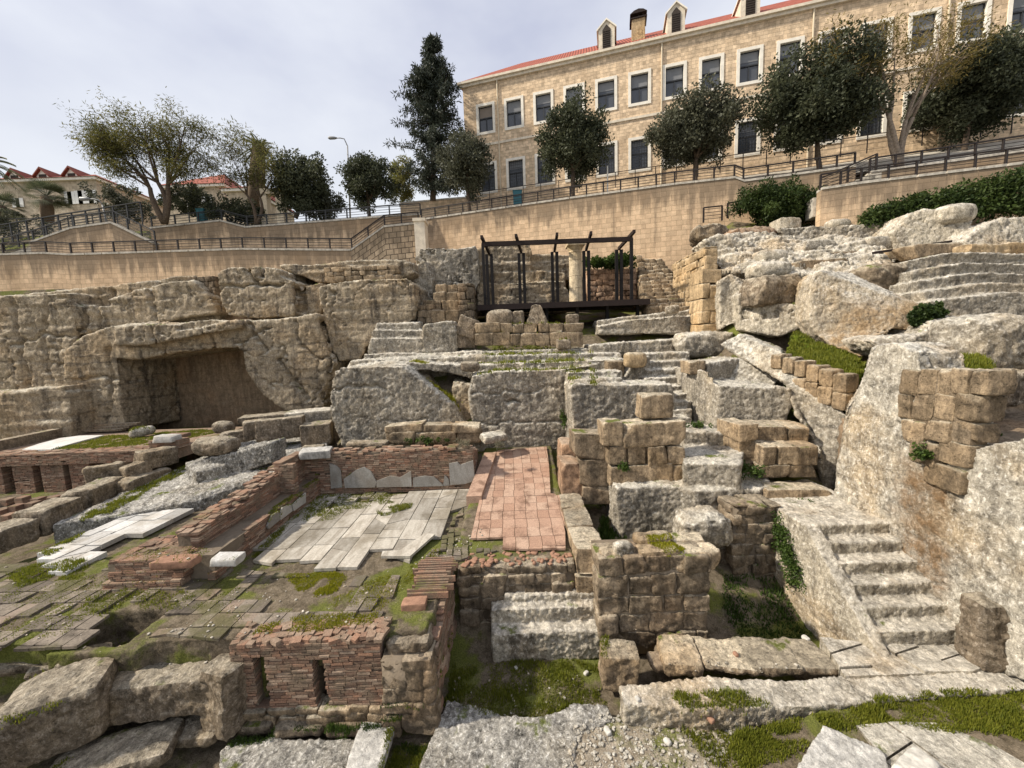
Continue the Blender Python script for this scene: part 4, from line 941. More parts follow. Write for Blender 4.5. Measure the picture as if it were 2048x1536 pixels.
# ================================================================== MASONRY, FLOORS, LOOSE BLOCKS
RND = random.Random(11)
def ashlar(name, label, d, dep, rows, mat, cat='wall', group=None, x=None, rnd=.035, rough=.022, res=None, core=True, jit=.03):
    """courses of cut blocks whose outlines are given in the photograph: rows of (y0, y1, [x breaks])"""
    a = Acc(); res = res or max(.035, d*.0048)
    for y0, y1, xs in rows:
        for p, q in zip(xs, xs[1:]):
            my, mx = (y0+y1)/2, (p+q)/2; j = RND.uniform(-jit, jit)
            if x is None:
                X0, X1 = Pd(p, my, d).x, Pd(q, my, d).x; z1, z0 = Pd(mx, y0, d).z, Pd(mx, y1, d).z
                block(a, X0+.008, X1-.008, d+j, d+dep, z0+.006, z1-.006, rnd=rnd, rough=rough, res=res)
            else:
                Y0, Y1 = Px(p, my, x).y, Px(q, my, x).y; z1, z0 = Px(mx, y0, x).z, Px(mx, y1, x).z
                if Y0 > Y1: Y0, Y1 = Y1, Y0
                block(a, x+j, x+dep, Y0+.008, Y1-.008, z0+.006, z1-.006, rnd=rnd, rough=rough, res=res)
    return tag(a.build(name, mat, smooth=True), label, cat, group)
def rubble(a, o, u, L, z0, z1, dep, rowh=.24, len_=(.2, .55), res=.05, rough=.022, holes=(), rnd=.025, prof=None):
    """irregular small stones laid in rough courses from point o along u"""
    o = Vector(o); u = Vector(u).normalized(); n = Vector((-u.y, u.x, 0)); ang = math.atan2(u.y, u.x); z = z0
    while z < z1-.04:
        h = min(rowh*RND.uniform(.7, 1.25), z1-z); t = RND.uniform(-.1, 0)
        while t < L-.03:
            l = RND.uniform(*len_); e = min(t+l, L); s = max(t, 0)
            if e-s > .05 and not any(h0 < (s+e)/2 < h1 and g0 < z+h/2 < g1 for h0, h1, g0, g1 in holes) and not (prof and z+h*.5 > prof((s+e)/2)):
                c = o+u*((s+e)/2)+n*(dep/2+RND.uniform(-.03, .03))
                v, f = stone_geo((e-s-.006, dep, h*RND.uniform(.92, 1.04)), nseed(), rnd=rnd, rough=rough, res=res)
                a.add(rotz(v, ang, (c.x, c.y, z+h/2)), f)
            t += l
        z += h
def bricks(a, o, u, L, z0, z1, dep=.12, course=.046, blen=(.14, .30), holes=(), prof=None, jit=.008, gap=.011):
    """thin brick courses laid from point o along u; bricks stop at the openings"""
    o = Vector(o); u = Vector(u).normalized(); n = Vector((-u.y, u.x, 0)); z = z0
    while z < z1-.01:
        t = -RND.uniform(0, .2); h = course*RND.uniform(.8, 1.25)
        hs = [(h0+RND.uniform(-.02, .02), h1+RND.uniform(-.02, .03)) for h0, h1, g0, g1 in holes if g0 < z+h/2 < g1]
        while t < L-.01:
            l = RND.uniform(*blen); s, e = max(t, 0), min(t+l-gap, L); t += l
            for h0, h1 in hs:
                if s < h0 < e: e = h0
                if s < h1 < e: s = h1
                if h0 <= s and e <= h1: e = s
            if e-s > .03 and not (prof and z+h > prof((s+e)/2)) and RND.random() > .02:
                j = RND.uniform(-jit, jit*1.2); tz = RND.uniform(-.004, .004); sl = RND.uniform(-.008, .008)
                c = o+u*((s+e)/2)+n*(dep/2+j)+Vector((0, 0, z+(h-gap)/2-o.z+tz))
                a.obox(c, u*((e-s)/2)+Vector((0, 0, sl*(e-s))), n*(dep/2), Vector((0, 0, (h-gap)/2)), RND.random())
        z += h
def in_poly(x, y, P):
    r = False; j = len(P)-1
    for i in range(len(P)):
        if (P[i][1] > y) != (P[j][1] > y) and x < (P[j][0]-P[i][0])*(y-P[i][1])/(P[j][1]-P[i][1])+P[i][0]: r = not r
        j = i
    return r
def clip_poly(S_, C):
    """S_ clipped by the convex cell C (both lists of (x, y))"""
    out = S_
    for i in range(len(C)):
        A, B = C[i], C[(i+1) % len(C)]; inp = out; out = []
        if not inp: return []
        ins = lambda p: (B[0]-A[0])*(p[1]-A[1])-(B[1]-A[1])*(p[0]-A[0]) >= 0
        for k in range(len(inp)):
            p, q = inp[k-1], inp[k]; ip, iq = ins(p), ins(q)
            if ip != iq:
                d1 = (B[0]-A[0])*(p[1]-A[1])-(B[1]-A[1])*(p[0]-A[0]); d2 = (B[0]-A[0])*(q[1]-A[1])-(B[1]-A[1])*(q[0]-A[0]); t = d1/(d1-d2)
                out.append((p[0]+(q[0]-p[0])*t, p[1]+(q[1]-p[1])*t))
            if iq: out.append(q)
    return out
def area(P): return abs(sum(P[i-1][0]*P[i][1]-P[i][0]*P[i-1][1] for i in range(len(P))))/2
def slabs(name, label, cat, poly, z, su, sv, mat, rot=0.0, gap=.012, th=.06, zj=.006, tilt=.006, miss=0.0, holes=(), brk=.0, zfun=None, kind=None, stag=True, wob=.02, clip=True):
    """paving of flat pieces, each a prism cut to the outline given in the photograph"""
    W_ = [Pz(x, y, z) for x, y in poly]; P = [(p.x, p.y) for p in W_]
    H_ = [[(Pz(x, y, z).x, Pz(x, y, z).y) for x, y in h] for h in holes]
    ca, sa = math.cos(rot), math.sin(rot); R2 = lambda p: (p[0]*ca+p[1]*sa, -p[0]*sa+p[1]*ca); B2 = lambda p: (p[0]*ca-p[1]*sa, p[0]*sa+p[1]*ca)
    Q = [R2(p) for p in P]; x0, x1 = min(p[0] for p in Q), max(p[0] for p in Q); y0, y1 = min(p[1] for p in Q), max(p[1] for p in Q)
    a = Acc(); u = x0-RND.random()*su
    if area(Q) > 0 and sum(Q[i-1][0]*Q[i][1]-Q[i][0]*Q[i-1][1] for i in range(len(Q))) < 0: Q = Q[::-1]
    while u < x1:
        w = su*RND.uniform(.85, 1.2) if stag else su; v = y0-(RND.random()*sv if stag else 0)
        while v < y1:
            l = sv*RND.uniform(.7, 1.35) if stag else sv
            cells = [[(u, v), (u+w, v), (u+w, v+l), (u, v+l)]]
            if RND.random() < brk:                         # a cracked slab
                t, s = RND.uniform(.25, .75), RND.uniform(.25, .75)
                cells = [[(u, v), (u+w, v), (u+w, v+l*s), (u, v+l*t)], [(u, v+l*t), (u+w, v+l*s), (u+w, v+l), (u, v+l)]]
            for c in cells:
                g = gap/2; cx = sum(p[0] for p in c)/4; cy = sum(p[1] for p in c)/4
                c = [(p[0]+(g if p[0] < cx else -g)+RND.uniform(-1, 1)*wob*gap*8, p[1]+(g if p[1] < cy else -g)+RND.uniform(-1, 1)*wob*gap*8) for p in c]
                k = clip_poly(Q, c) if clip else (c if in_poly(sum(p[0] for p in c)/4, sum(p[1] for p in c)/4, Q) else [])
                if len(k) < 3 or area(k) < .004 or RND.random() < miss: continue
                m = B2((sum(p[0] for p in k)/len(k), sum(p[1] for p in k)/len(k)))
                if any(in_poly(m[0], m[1], h) for h in H_): continue
                dz = RND.uniform(-zj, zj); tx, ty = RND.uniform(-tilt, tilt), RND.uniform(-tilt, tilt)
                pts = []
                for p in k:
                    b = B2(p); zz = (zfun(b[0], b[1]) if zfun else z)+dz+tx*(b[0]-m[0])/max(su, .1)+ty*(b[1]-m[1])/max(sv, .1); pts.append((b[0], b[1], zz))
                if sum(pts[i-1][0]*pts[i][1]-pts[i][0]*pts[i-1][1] for i in range(len(pts))) > 0: pts = pts[::-1]
                a.prism(pts, (0, 0, -th), RND.random())
            v += l
        u += w
    return tag(a.build(name, mat, fixn=True), label, cat, None, kind)
def lz(name, label, rect, zb, dep, mat, cat='block', **k):
    d = Pz((rect[0]+rect[2])/2, rect[3], zb).y
    return loose(name, label, cat, rect, d, dep, MAT[mat], **k)
def segblock(name, label, pa, pb, z, w, h, mat, cat='block', tilt=0.0, group='big cut blocks in the sloping row', **k):
    A, B = Pz(*pa, z), Pz(*pb, z); u = (B-A); L = u.length; u.normalize(); n = Vector((-u.y, u.x, 0)); c = (A+B)/2+n*(w/2)+Vector((0, 0, h/2))
    k.setdefault('rnd', .08); k.setdefault('rough', .03); k.setdefault('res', .06)
    v, f = stone_geo((L, w, h), nseed(), **k); a = Acc(); a.add(rot3(v, 0, tilt, math.atan2(u.y, u.x), c), f)
    return tag(a.build(name, MAT[mat], smooth=True), label, cat, group)

AS, RB_, MO = MAT['ashlar'], MAT['rubble'], MAT['mortar']
# ---- front furnace wall with two slots
FD = 5.75
fx0, fx1 = Pd(455, 1275, FD).x, Pd(757, 1262, FD).x
def build_furnace():
    root = empty('furnace_wall', Vector(((fx0+fx1)/2, FD, 0)), 'low dark red brick furnace wall with two narrow slots at the pit edge', 'wall'); rl = -Vector(root.location)
    hs = []
    for (xm, yt, yb, w) in ((522, 1312, 1415, .20), (640, 1318, 1424, .20)):
        c = Pd(xm, (yt+yb)/2, FD); hs.append((c.x-w/2-fx0, c.x+w/2-fx0, Pd(xm, yb, FD).z, Pd(xm, yt, FD).z))
    L = fx1-fx0; ZT = 1.56
    A = Acc(); bricks(A, (fx0, FD, .36), (1, 0, 0), L, .36, ZT-.06, dep=.14, holes=hs); A.build('brick_facing', MAT['brick'], root, loc=rl)
    A = Acc(); xs = [0]+[q for h in hs for q in h[:2]]+[L]
    for i in range(0, len(xs), 2): A.box(fx0+xs[i]+.012, fx0+xs[i+1]-.012, FD+.035, FD+.5, 0, ZT-.06)
    for h in hs: A.box(fx0+h[0]-.02, fx0+h[1]+.02, FD+.036, FD+.5, h[3]+.015, ZT-.061); A.box(fx0+h[0]-.02, fx0+h[1]+.02, FD+.036, FD+.5, 0, h[2]-.02)
    A.build('core', MO, root, loc=rl)
    A = Acc(); rubble(A, (fx0+.05, FD-.06, 0), (1, 0, 0), L-.05, -.05, .37, .3, .3, (.3, .6), res=.04); A.build('footing', AS, root, loc=rl, smooth=True)
    A = Acc()   # broken bricks on the crest
    for r in range(4):
        x = fx0
        while x < fx1:
            w = RND.uniform(.07, .2); c = Vector((x+w/2, FD+.06+r*.12+RND.uniform(-.03, .03), ZT-.03+RND.uniform(-.02, .03))); q = Matrix.Rotation(RND.uniform(-.5, .5), 3, 'Z') @ Matrix.Rotation(RND.uniform(-.15, .15), 3, 'X')
            A.obox(c, q @ Vector((w*.46, 0, 0)), q @ Vector((0, RND.uniform(.04, .07), 0)), q @ Vector((0, 0, .03)), RND.uniform(.3, .9)); x += w
    A.build('brick_crest', MAT['brick'], root, loc=rl)
build_furnace()
# corner pier and the brick side of the raised floor
a = Acc(); px0, px1 = Pd(748, 1300, 5.6).x, -1.42
rubble(a, (px0, 5.56, 0), (1, 0, 0), px1-px0, -.05, .5, .45, .36, (.35, .7), res=.04, rough=.035); rubble(a, (px0+.05, 5.62, .5), (1, 0, 0), px1-px0-.08, .5, 1.25, .5, .3, (.25, .5), res=.04, rough=.03)
a.m = 1; a.box(px0+.08, px1-.06, 5.65, 6.3, 0, 1.25); a.m = 0
block(a, px0+.1, px1-.1, 5.75, 6.5, 1.2, 1.47, rnd=.12, rough=.05, res=.04)
tag(a.build('corner_pier', RB_, smooth=True, mat2=MO), 'crumbling mortared stone pier at the corner of the raised floor', 'pier')
a = Acc()
rubble(a, (-1.44, 5.9, 0), (0, 1, 0), 1.95, 0, .75, .25, .2, (.18, .4), res=.05, rough=.03); bricks(a, (-1.42, 5.9, .75), (0, 1, 0), 1.95, .75, 1.6, dep=.2, prof=lambda t: 1.22+.25*t+.08*math.sin(t*9))
tag(a.build('brick_wall', MAT['brick']), 'ragged brick side wall dropping from the raised floor into the grassy pit', 'wall')
a = Acc()
for k in range(16):
    y = 6.75+k*.058; w = RND.uniform(.28, .42); a.obox((-1.72+RND.uniform(-.05, .05), y, 1.60+.012*k+RND.uniform(-.01, .02)), (w/1.0, 0, 0), (0, .02, 0), (0, 0, .055), RND.uniform(.1, .7))
tag(a.build('brick_stub', MAT['brick']), 'row of thin bricks set on edge at the corner of the raised floor', 'bricks')
loose('tile_fragment', 'flat broken orange tile lying beside the row of thin bricks', 'tile', (800, 1195, 850, 1222), 6.45, .25, MAT['red_stone'], rnd=.02, rough=.008)
# recessed rubble wall behind the grassy pit
a = Acc(); xr0, xr1 = -1.32, 1.22
rubble(a, (xr0, 7.72, -.1), (1, 0, 0), xr1-xr0, -.1, 1.5, .4, .26, (.25, .6), res=.045, rough=.04, holes=[(.05, .22, .5, 1.15), (2.28, 2.5, 1.0, 1.4)])
a.m = 1; a.box(xr0, xr1, 7.77, 8.3, -.1, 1.46); a.m = 0
tag(a.build('rubble_wall', RB_, smooth=True, mat2=MO), 'dark rough stone wall behind the white steps of the grassy pit', 'wall')
a = Acc()
for k in range(60):
    x = RND.uniform(-1.3, 1.2); y = RND.uniform(7.75, 8.25); v, f = stone_geo((RND.uniform(.05, .16), RND.uniform(.05, .14), .05), nseed(), rnd=.02, rough=.008, res=.04); a.add(rotz(v, RND.uniform(0, 3), (x, y, 1.52)), f)
tag(a.build('rubble', MAT['red_stone'], smooth=True), 'strip of broken reddish rubble at the edge of the pink tiles', 'rubble', kind='stuff')
# ---- long block wall beside the pink floor
def wall_run(name, label, X0, X1, segs, mat, cat='wall', **k):
    a = Acc()
    for (y0, y1, z0, z1) in segs: block(a, X0+RND.uniform(-.02, .02), X1+RND.uniform(-.02, .02), y0+.008, y1-.008, z0, z1-.004, rnd=.03, rough=.02, res=.045)
    return tag(a.build(name, mat, smooth=True), label, cat)
wall_run('block_wall', 'long pale block wall bordering the pink tiled floor, sunlit on top', 1.22, 1.88, [(7.6,8.75,1.28,1.86),(8.75,9.75,1.28,1.88),(9.75,10.75,1.28,1.86),(7.62,8.3,.72,1.28),(8.3,9.6,.72,1.28),(9.6,10.75,.72,1.28),(7.62,8.9,-.1,.72),(8.9,10.75,-.1,.72)], MAT['ashlar'])
wall_run('cut_block', 'pinkish rounded block standing on the far end of the long block wall', 1.36, 2.0, [(10.8,11.7,1.2,2.72)], MAT['red_wall'], 'block')
wall_run('cut_block', 'farther pinkish block beyond the rounded one, by the end of the pink tiles', 1.5, 2.1, [(11.75,13.2,1.4,3.0)], MAT['red_wall'], 'block')
# ---- floors
MARB = [(470,1122),(520,1128),(560,1126),(640,1130),(700,1126),(730,1130),(795,1128),(850,1105),(870,1082),(905,1040),(948,985),(952,970),(700,985),(660,972),(610,1000),(560,1045),(520,1080)]
MISS = [(612,1002),(650,980),(700,976),(770,982),(785,992),(740,1000),(690,1004),(655,1020),(628,1032),(612,1030)]
slabs('marble_floor', 'worn grey marble slab floor framed by brick walls, mossy at its back', 'floor', MARB, 1.585, .5, 1.3, MAT['marble'], gap=.022, th=.07, clip=False, holes=[MISS], brk=.5, zj=.004, tilt=.01)
slabs('marble_floor', 'fallen marble bits in the mossy corner of the grey floor', 'floor', MISS, 1.58, .34, .42, MAT['marble'], gap=.05, th=.06, brk=.5, zj=.01, tilt=.02, miss=.35)
a = Acc(); q = [Pz(x, y, 1.66) for x, y in ((760,1106),(815,1108),(868,1068),(872,1074),(822,1118),(762,1116))]
a.prism([Pz(x, y, 1.65) for x, y in ((762,1112),(820,1112),(870,1068),(850,1066),(800,1100),(765,1102))], (0, 0, -.06)); tag(a.build('marble_slab', MAT['marble'], fixn=True), 'broken raised marble slab with a ragged edge at the corner of the grey floor', 'slab')
slabs('marble_floor', 'bright white marble pavement left of the long brick wall', 'floor', [(48,1122),(120,1124),(190,1122),(225,1095),(262,1075),(300,1058),(345,1038),(378,1022),(388,1012),(368,1003),(330,1004),(286,1007),(235,1028),(212,1048),(176,1068),(160,1066),(92,1092),(70,1108)], 1.60, .42, .8, MAT['marble_white'], rot=-.05, gap=.03, th=.12, clip=False, zj=.008, tilt=.01, brk=.5, holes=[[(205,1088),(250,1075),(245,1090),(215,1096)]])
zr = lambda x, y: 1.60+max(0, y-8.1)*.088
RED = [(938,1092),(1040,1098),(1131,1096),(1129,990),(1101,986),(1098,930),(1093,893),(1000,900),(985,905),(962,985)]
def ramp_hit(px, py):
    v = ray(px, py); t = (1.60-8.1*.088-CH)/(v.z-.088*v.y); return O+v*t
a = Acc(); P_ = [ramp_hit(x, y) for x, y in RED]; Q_ = [(p.x, p.y) for p in P_]
if sum(Q_[i-1][0]*Q_[i][1]-Q_[i][0]*Q_[i-1][1] for i in range(len(Q_))) < 0: Q_ = Q_[::-1]
y = 7.9
while y < 16:
    x = -1.6+RND.uniform(-.02, .02)
    while x < 1.8:
        g = .006; c = [(x+g, y+g), (x+.31-g, y+g), (x+.31-g, y+.40-g), (x+g, y+.40-g)]; k = clip_poly(Q_, c)
        if len(k) > 2 and area(k) > .006 and not (y < 8.6 and x < -.5 and RND.random() < .5):
            dz = RND.uniform(-.006, .006); pts = [(p[0], p[1], zr(*p)+dz) for p in k]
            a.prism(pts[::-1], (0, 0, -.05), RND.random())
        x += .31
    y += .40
tag(a.build('tiled_floor', MAT['tile_red'], fixn=True), 'pink square tiled floor strip running back beside the block wall', 'floor')
rock('floor_bed', 'rubbly bed under the pink tiled strip', 'ground', [([Vector((-1.5,8.0,1.50)), Vector((1.25,8.0,1.50)), Vector((1.5,15.2,2.13)), Vector((-1.2,15.2,2.13))], Vector((0, 0, -1.2)))], MAT['soil'], vox=.08, amp=.012, fine=.008)
a = Acc(); A_, B_ = ramp_hit(952, 1000), ramp_hit(984, 912)
a.prism([A_+Vector((-.28,0,.12)), A_+Vector((.16,0,.12)), B_+Vector((.16,0,.14)), B_+Vector((-.28,0,.14))], (0, 0, -.3)); tag(a.build('kerb', MAT['tile_red'], fixn=True), 'raised orange kerb between the grey marble and the pink tiles', 'kerb')
slabs('tiled_floor', 'mossy foreground floor of small grey brown tiles, broken round a sunken hole', 'floor', [(-260,1330),(-200,1150),(0,1128),(130,1132),(330,1140),(440,1136),(640,1150),(800,1150),(785,1195),(760,1235),(752,1262),(560,1272),(455,1280),(330,1268),(180,1290),(0,1300)], 1.54, .26, .36, MAT['tile_grey'], rot=-.03, gap=.016, th=.05, zj=.007, tilt=.012, miss=.17, stag=False, wob=.08,
      holes=[[(150,1268),(230,1212),(350,1214),(330,1262),(250,1288)], [(520,1150),(700,1150),(720,1200),(600,1230),(480,1190)], [(60,1140),(240,1120),(170,1170),(60,1165)]])
slabs('tiled_floor', 'broken small tiles in the strip between the grey marble and the pink tiles', 'floor', [(905,1040),(950,985),(962,1005),(942,1092),(1000,1098),(960,1110),(880,1128),(840,1126),(874,1086)], 1.57, .17, .2, MAT['tile_grey'], rot=.1, gap=.02, th=.05, zj=.012, tilt=.02, miss=.35, wob=.1)
# ---- long two tier brick wall at the west of the marble floor
a = Acc()
bricks(a, (-6.4, 7.55, 1.5), (0, 1, 0), 4.5, 1.5, 2.14, dep=.16, prof=lambda t: 1.75+.1*t if t < 1 else 2.12+.02*math.sin(t*5)); 
bricks(a, (-6.95, 7.9, 2.0), (0, 1, 0), 4.2, 2.0, 2.86, dep=.18, prof=lambda t: 2.42+.10*t+.05*math.sin(t*3)+.03*math.sin(t*11))
a.m = 1; a.box(-7.45, -6.99, 7.95, 12.1, 1.4, 2.40); a.box(-6.99, -6.44, 7.62, 12.1, 1.4, 2.07); a.m = 0
for k in range(90):
    t = RND.uniform(0, 4.1); q = RND.uniform(0, .5); a.obox((-7.0-q, 7.95+t, 2.42+.10*t+RND.uniform(-.02, .03)), (RND.uniform(.05, .1), .01, 0), (-.01, RND.uniform(.08, .14), 0), (0, 0, .03), RND.uniform(.2, 1))
tag(a.build('brick_wall', MAT['brick'], mat2=MO), 'long two tier brick wall with a mossy ledge between the white and grey marble floors', 'wall')
a = Acc()
for r, (x0, y0, x1, y1) in enumerate(((-8.6,7.35,-6.95,8.5), (-8.5,7.4,-6.9,8.45), (-8.35,7.42,-6.95,8.3))):
    bricks(a, (x0, y0+.02, 1.48+.2*r), (1, 0, 0), x1-x0, 1.48+.2*r, 1.68+.2*r, dep=.2); bricks(a, (x1-.02, y0, 1.48+.2*r), (0, 1, 0), y1-y0, 1.48+.2*r, 1.68+.2*r, dep=.2)
a.m = 1; a.box(-8.5, -7.02, 7.45, 8.6, 1.4, 2.04); a.m = 0
for k in range(120): a.obox((RND.uniform(-8.4, -7.0), RND.uniform(7.5, 8.5), 2.06+RND.uniform(-.01, .04)), (RND.uniform(.06, .14), RND.uniform(-.03, .03), 0), (RND.uniform(-.02, .02), RND.uniform(.05, .1), 0), (0, 0, .022), RND.uniform(0, .75))
tag(a.build('brick_platform', MAT['brick'], mat2=MO), 'broken flat end of the long brick wall, paved with worn bricks', 'wall')
loose('tile_fragment', 'flat orange tile slab lying at the foot of the worn brick platform', 'tile', (300, 1112, 380, 1136), 7.2, .3, MAT['red_stone'], rnd=.02, rough=.01)
loose('marble_fragment', 'small white marble piece propped near the corner of the grey floor', 'fragment', (415, 1105, 470, 1130), 7.35, .3, MAT['marble_white'], rnd=.01, rough=.003)
# ---- brick wall closing the marble floor at the back, with leaning panels
BD = 12.05
bx0, bx1 = Pd(600, 940, BD).x, Pd(947, 930, BD).x
a = Acc(); bricks(a, (bx0, BD, 1.55), (1, 0, 0), bx1-bx0, 1.55, 3.1, dep=.2, course=.056, prof=lambda t: 2.93+.05*math.sin(t*2.1)+.03*math.sin(t*7))
a.m = 1; a.box(bx0+.05, bx1-.05, BD+.1, BD+.55, 1.5, 2.9); a.m = 0
for k in range(70): a.obox((RND.uniform(bx0, bx1), BD+RND.uniform(.05, .5), 2.93+RND.uniform(-.02, .03)), (RND.uniform(.08, .16), RND.uniform(-.02, .02), 0), (RND.uniform(-.02, .02), RND.uniform(.05, .1), 0), (0, 0, .03), RND.uniform(.4, .9))
bricks(a, (bx1, BD+.02, 1.55), (0, 1, 0), 1.6, 1.55, 2.9, dep=.2, prof=lambda t: 2.92-.28*t)
bricks(a, (bx0+.15, BD-1.15, 1.55), (0, 1, 0), 1.2, 1.55, 3.0, dep=.25); bricks(a, (bx0+.05, BD-1.2, 1.55), (1, 0, 0), .45, 1.55, 2.95, dep=.2)
tag(a.build('brick_wall', MAT['brick'], mat2=MO), 'brick back wall of the grey marble floor with an orange crest', 'wall')
PANELS = [('tall narrow marble panel leaning at the left corner of the brick back wall', [(659,927),(673,932),(681,940),(684,975),(662,977)]),
 ('broad broken marble panel with a peaked top on the brick back wall', [(687,958),(712,940),(728,934),(742,943),(753,965),(750,975),(690,976)]),
 ('low marble panel strip with a scalloped top on the brick back wall', [(753,962),(780,952),(800,955),(822,942),(823,973),(753,975)]),
 ('low rounded marble panel in the middle of the brick back wall', [(826,956),(850,952),(868,954),(884,968),(888,972),(826,974)]),
 ('square marble panels jointed together at the end of the brick back wall', [(898,927),(915,924),(920,930),(946,921),(950,962),(930,968),(900,970)]),
 ('small pointed marble scrap beside the jointed panels', [(886,972),(889,950),(897,958),(899,971)])]
for lb, pts in PANELS:
    a = Acc(); f_ = [Pd(x, y, BD-.05) for x, y in pts]; a.prism(f_, (0, .04, 0)); tag(a.build('marble_sheet', MAT['marble_panel'], fixn=True), lb, 'panel', 'marble panels lining the brick back wall')
for i, (lb, pts) in enumerate((('small pale marble panel nearest the corner along the two tier wall', [(585,1010),(612,985),(612,1005),(588,1022)]), ('round topped marble panel along the two tier wall', [(560,1035),(565,1015),(582,1008),(585,1022),(562,1040)]), ('jagged marble panel lowest along the two tier wall', [(535,1052),(545,1030),(558,1022),(560,1040),(538,1058)]))):
    a = Acc(); a.prism([Px(x, y, -6.33) for x, y in pts], (-.04, 0, 0)); tag(a.build('marble_sheet', MAT['marble_panel'], fixn=True), lb, 'panel', 'marble panels along the two tier wall')
# ---- sloping row of big blocks at the west
RW = [('mossy block at the near end of the sloping row', (-30,1122), (84,1078), 1.35, .8, .62), ('long block second from the near end of the sloping row', (92,1072), (178,1034), 1.4, .85, .72),
 ('thick block third along the sloping row beside the channel', (180,1026), (257,992), 1.5, .8, .72), ('block with a mossy foot fourth along the sloping row', (261,999), (352,964), 1.55, .75, .62)]
for lb, a_, b_, z, w, h in RW: segblock('cut_block', lb, a_, b_, z, w, h, 'boulder')
segblock('cut_block', 'tall flat sided block behind the sloping row in front of the brick piers', (173,988), (254,972), 1.75, .5, .85, 'boulder', group=None)
segblock('cut_block', 'small tilted block behind the sloping row near the brick piers', (255,962), (306,948), 2.05, .5, .5, 'boulder', group=None, tilt=-.1)
segblock('cut_block', 'slanted block below the rounded boulder of the sloping row', (290,943), (360,925), 2.2, .8, .65, 'boulder', group=None)
lz('boulder', 'big rounded boulder on top of the sloping row', (368,868,458,915), 2.75, .9, 'boulder', cat='boulder', rnd=.35, shape=.35, rough=.04)
lz('boulder', 'small round stone topping the upper blocks beside the grass patch', (417,840,455,868), 3.0, .6, 'boulder', cat='boulder', rnd=.2, shape=.5)
lz('cut_block', 'block under the small round stone near the grass patch', (434,858,482,888), 2.75, .7, 'boulder', rz=.4)
lz('cut_block', 'broken block between the round stone and the long split block', (478,838,514,880), 2.85, .7, 'boulder', rz=.5)
lz('cut_block', 'long split block high in the sloping row', (508,832,592,880), 2.8, .8, 'boulder', rz=.35)
lz('cut_block', 'white topped block wedged against the grey rock mass', (566,817,655,846), 3.2, .9, 'limestone', rz=.2)
lz('cut_block', 'dark mossy block under the white topped one', (596,842,652,890), 2.5, .8, 'boulder', rz=.3)
lz('cut_block', 'thin slab lying behind the long split block', (474,826,562,846), 3.1, .9, 'boulder', rz=.3)
lz('cut_block', 'upright small pillar block at the corner of the grey rock mass', (655,840,694,892), 2.05, .5, 'ashlar')
lz('cut_block', 'flat pale slab on the corner of the brick back wall', (592,893,650,918), 2.85, .7, 'slab', rz=.3, rnd=.03, rough=.01)
lz('boulder', 'worn block sitting on the sloping grey channel', (600,888,640,905), 2.4, .5, 'boulder', rz=.3)
# ---- suspended floor on brick piers
HD = 14.3
def build_hypocaust():
    zt = Pd(150, 906, HD).z; zb = Pd(150, 928, HD).z; z0 = Pd(100, 988, HD).z
    X0, X1 = Pd(-170, 910, HD).x, Pd(343, 905, HD).x
    root = empty('hypocaust', Vector(((X0+X1)/2, HD, z0)), 'suspended brick floor carried on thick brick piers, dark underneath', 'ruin'); rl = -Vector(root.location)
    A = Acc(); bricks(A, (X0, HD, zb), (1, 0, 0), X1-X0, zb, zt, dep=.25); A.box(X0, X1, HD+.12, HD+4.2, zb, zt-.03)
    for k in range(260): A.obox((RND.uniform(X0, X1), HD+RND.uniform(.05, .75), zt-.015+RND.uniform(-.012, .012)), (RND.uniform(.1, .18), 0, 0), (0, RND.uniform(.05, .09), 0), (0, 0, .025), RND.random())
    A.build('floor_edge', MAT['brick'], root, loc=rl)
    for x0, x1 in ((-115,-75),(-52,-2),(20,60),(77,122),(135,176),(205,260)):
        A = Acc(); a0, a1 = Pd(x0, 955, HD).x, Pd(x1, 955, HD).x; bricks(A, (a0, HD+.1, z0-.1), (1, 0, 0), a1-a0, z0-.1, zb, dep=.2); bricks(A, (a1-.01, HD+.12, z0-.1), (0, 1, 0), .7, z0-.1, zb, dep=.2); A.box(a0+.02, a1-.06, HD+.2, HD+.85, z0-.1, zb-.01)
        A.build('pier', MAT['brick'], root, loc=rl)
    A = Acc(); A.box(X0, X1, HD+2.4, HD+2.8, z0-.3, zb); A.build('back_wall', MAT['underfloor_shade'], root, loc=rl)  # back wall coloured dark so the gaps between the piers look shaded
    return zt, z0
HZT, HZ0 = build_hypocaust()
a = Acc(); p = [Pz(x, y, HZ0-.02) for x, y in ((-200,985),(200,975),(170,1010),(60,1062),(-200,1090))]; a.prism([tuple(q) for q in p], (0, 0, -.5)); tag(a.build('mortar_floor', MAT['mortar'], fixn=True), 'bare mortar floor under the small tile stacks', 'floor')
first = None
for i, (x, y) in enumerate(((16,1004),(48,1003),(79,1002),(112,1002),(146,996),(68,1014),(35,1020),(4,1026),(20,1036),(58,1032),(5,1056),(102,1018),(-20,1010),(-26,1040))):
    p = Pz(x, y+5, HZ0); n = RND.choice((3, 4, 4, 5))
    A = Acc()
    for k in range(n): A.obox((p.x+RND.uniform(-.012, .012), p.y, HZ0+.03+k*.055), (.14, 0, 0), (0, .14, 0), (0, 0, .024), RND.uniform(.1, .8))
    tag(A.build('tile_stack', MAT['brick']), 'little square stack of brown tiles on the bare mortar floor', 'tile stack', 'small tile stacks on the mortar floor')
a = Acc(); a.prism([Pz(x, y, HZT+.04) for x, y in ((44,899),(75,888),(120,876),(160,871),(208,870),(150,885),(102,899))], (0, 0, -.06)); tag(a.build('marble_floor', MAT['marble_white'], fixn=True), 'strip of white marble slabs on the suspended brick floor', 'floor')
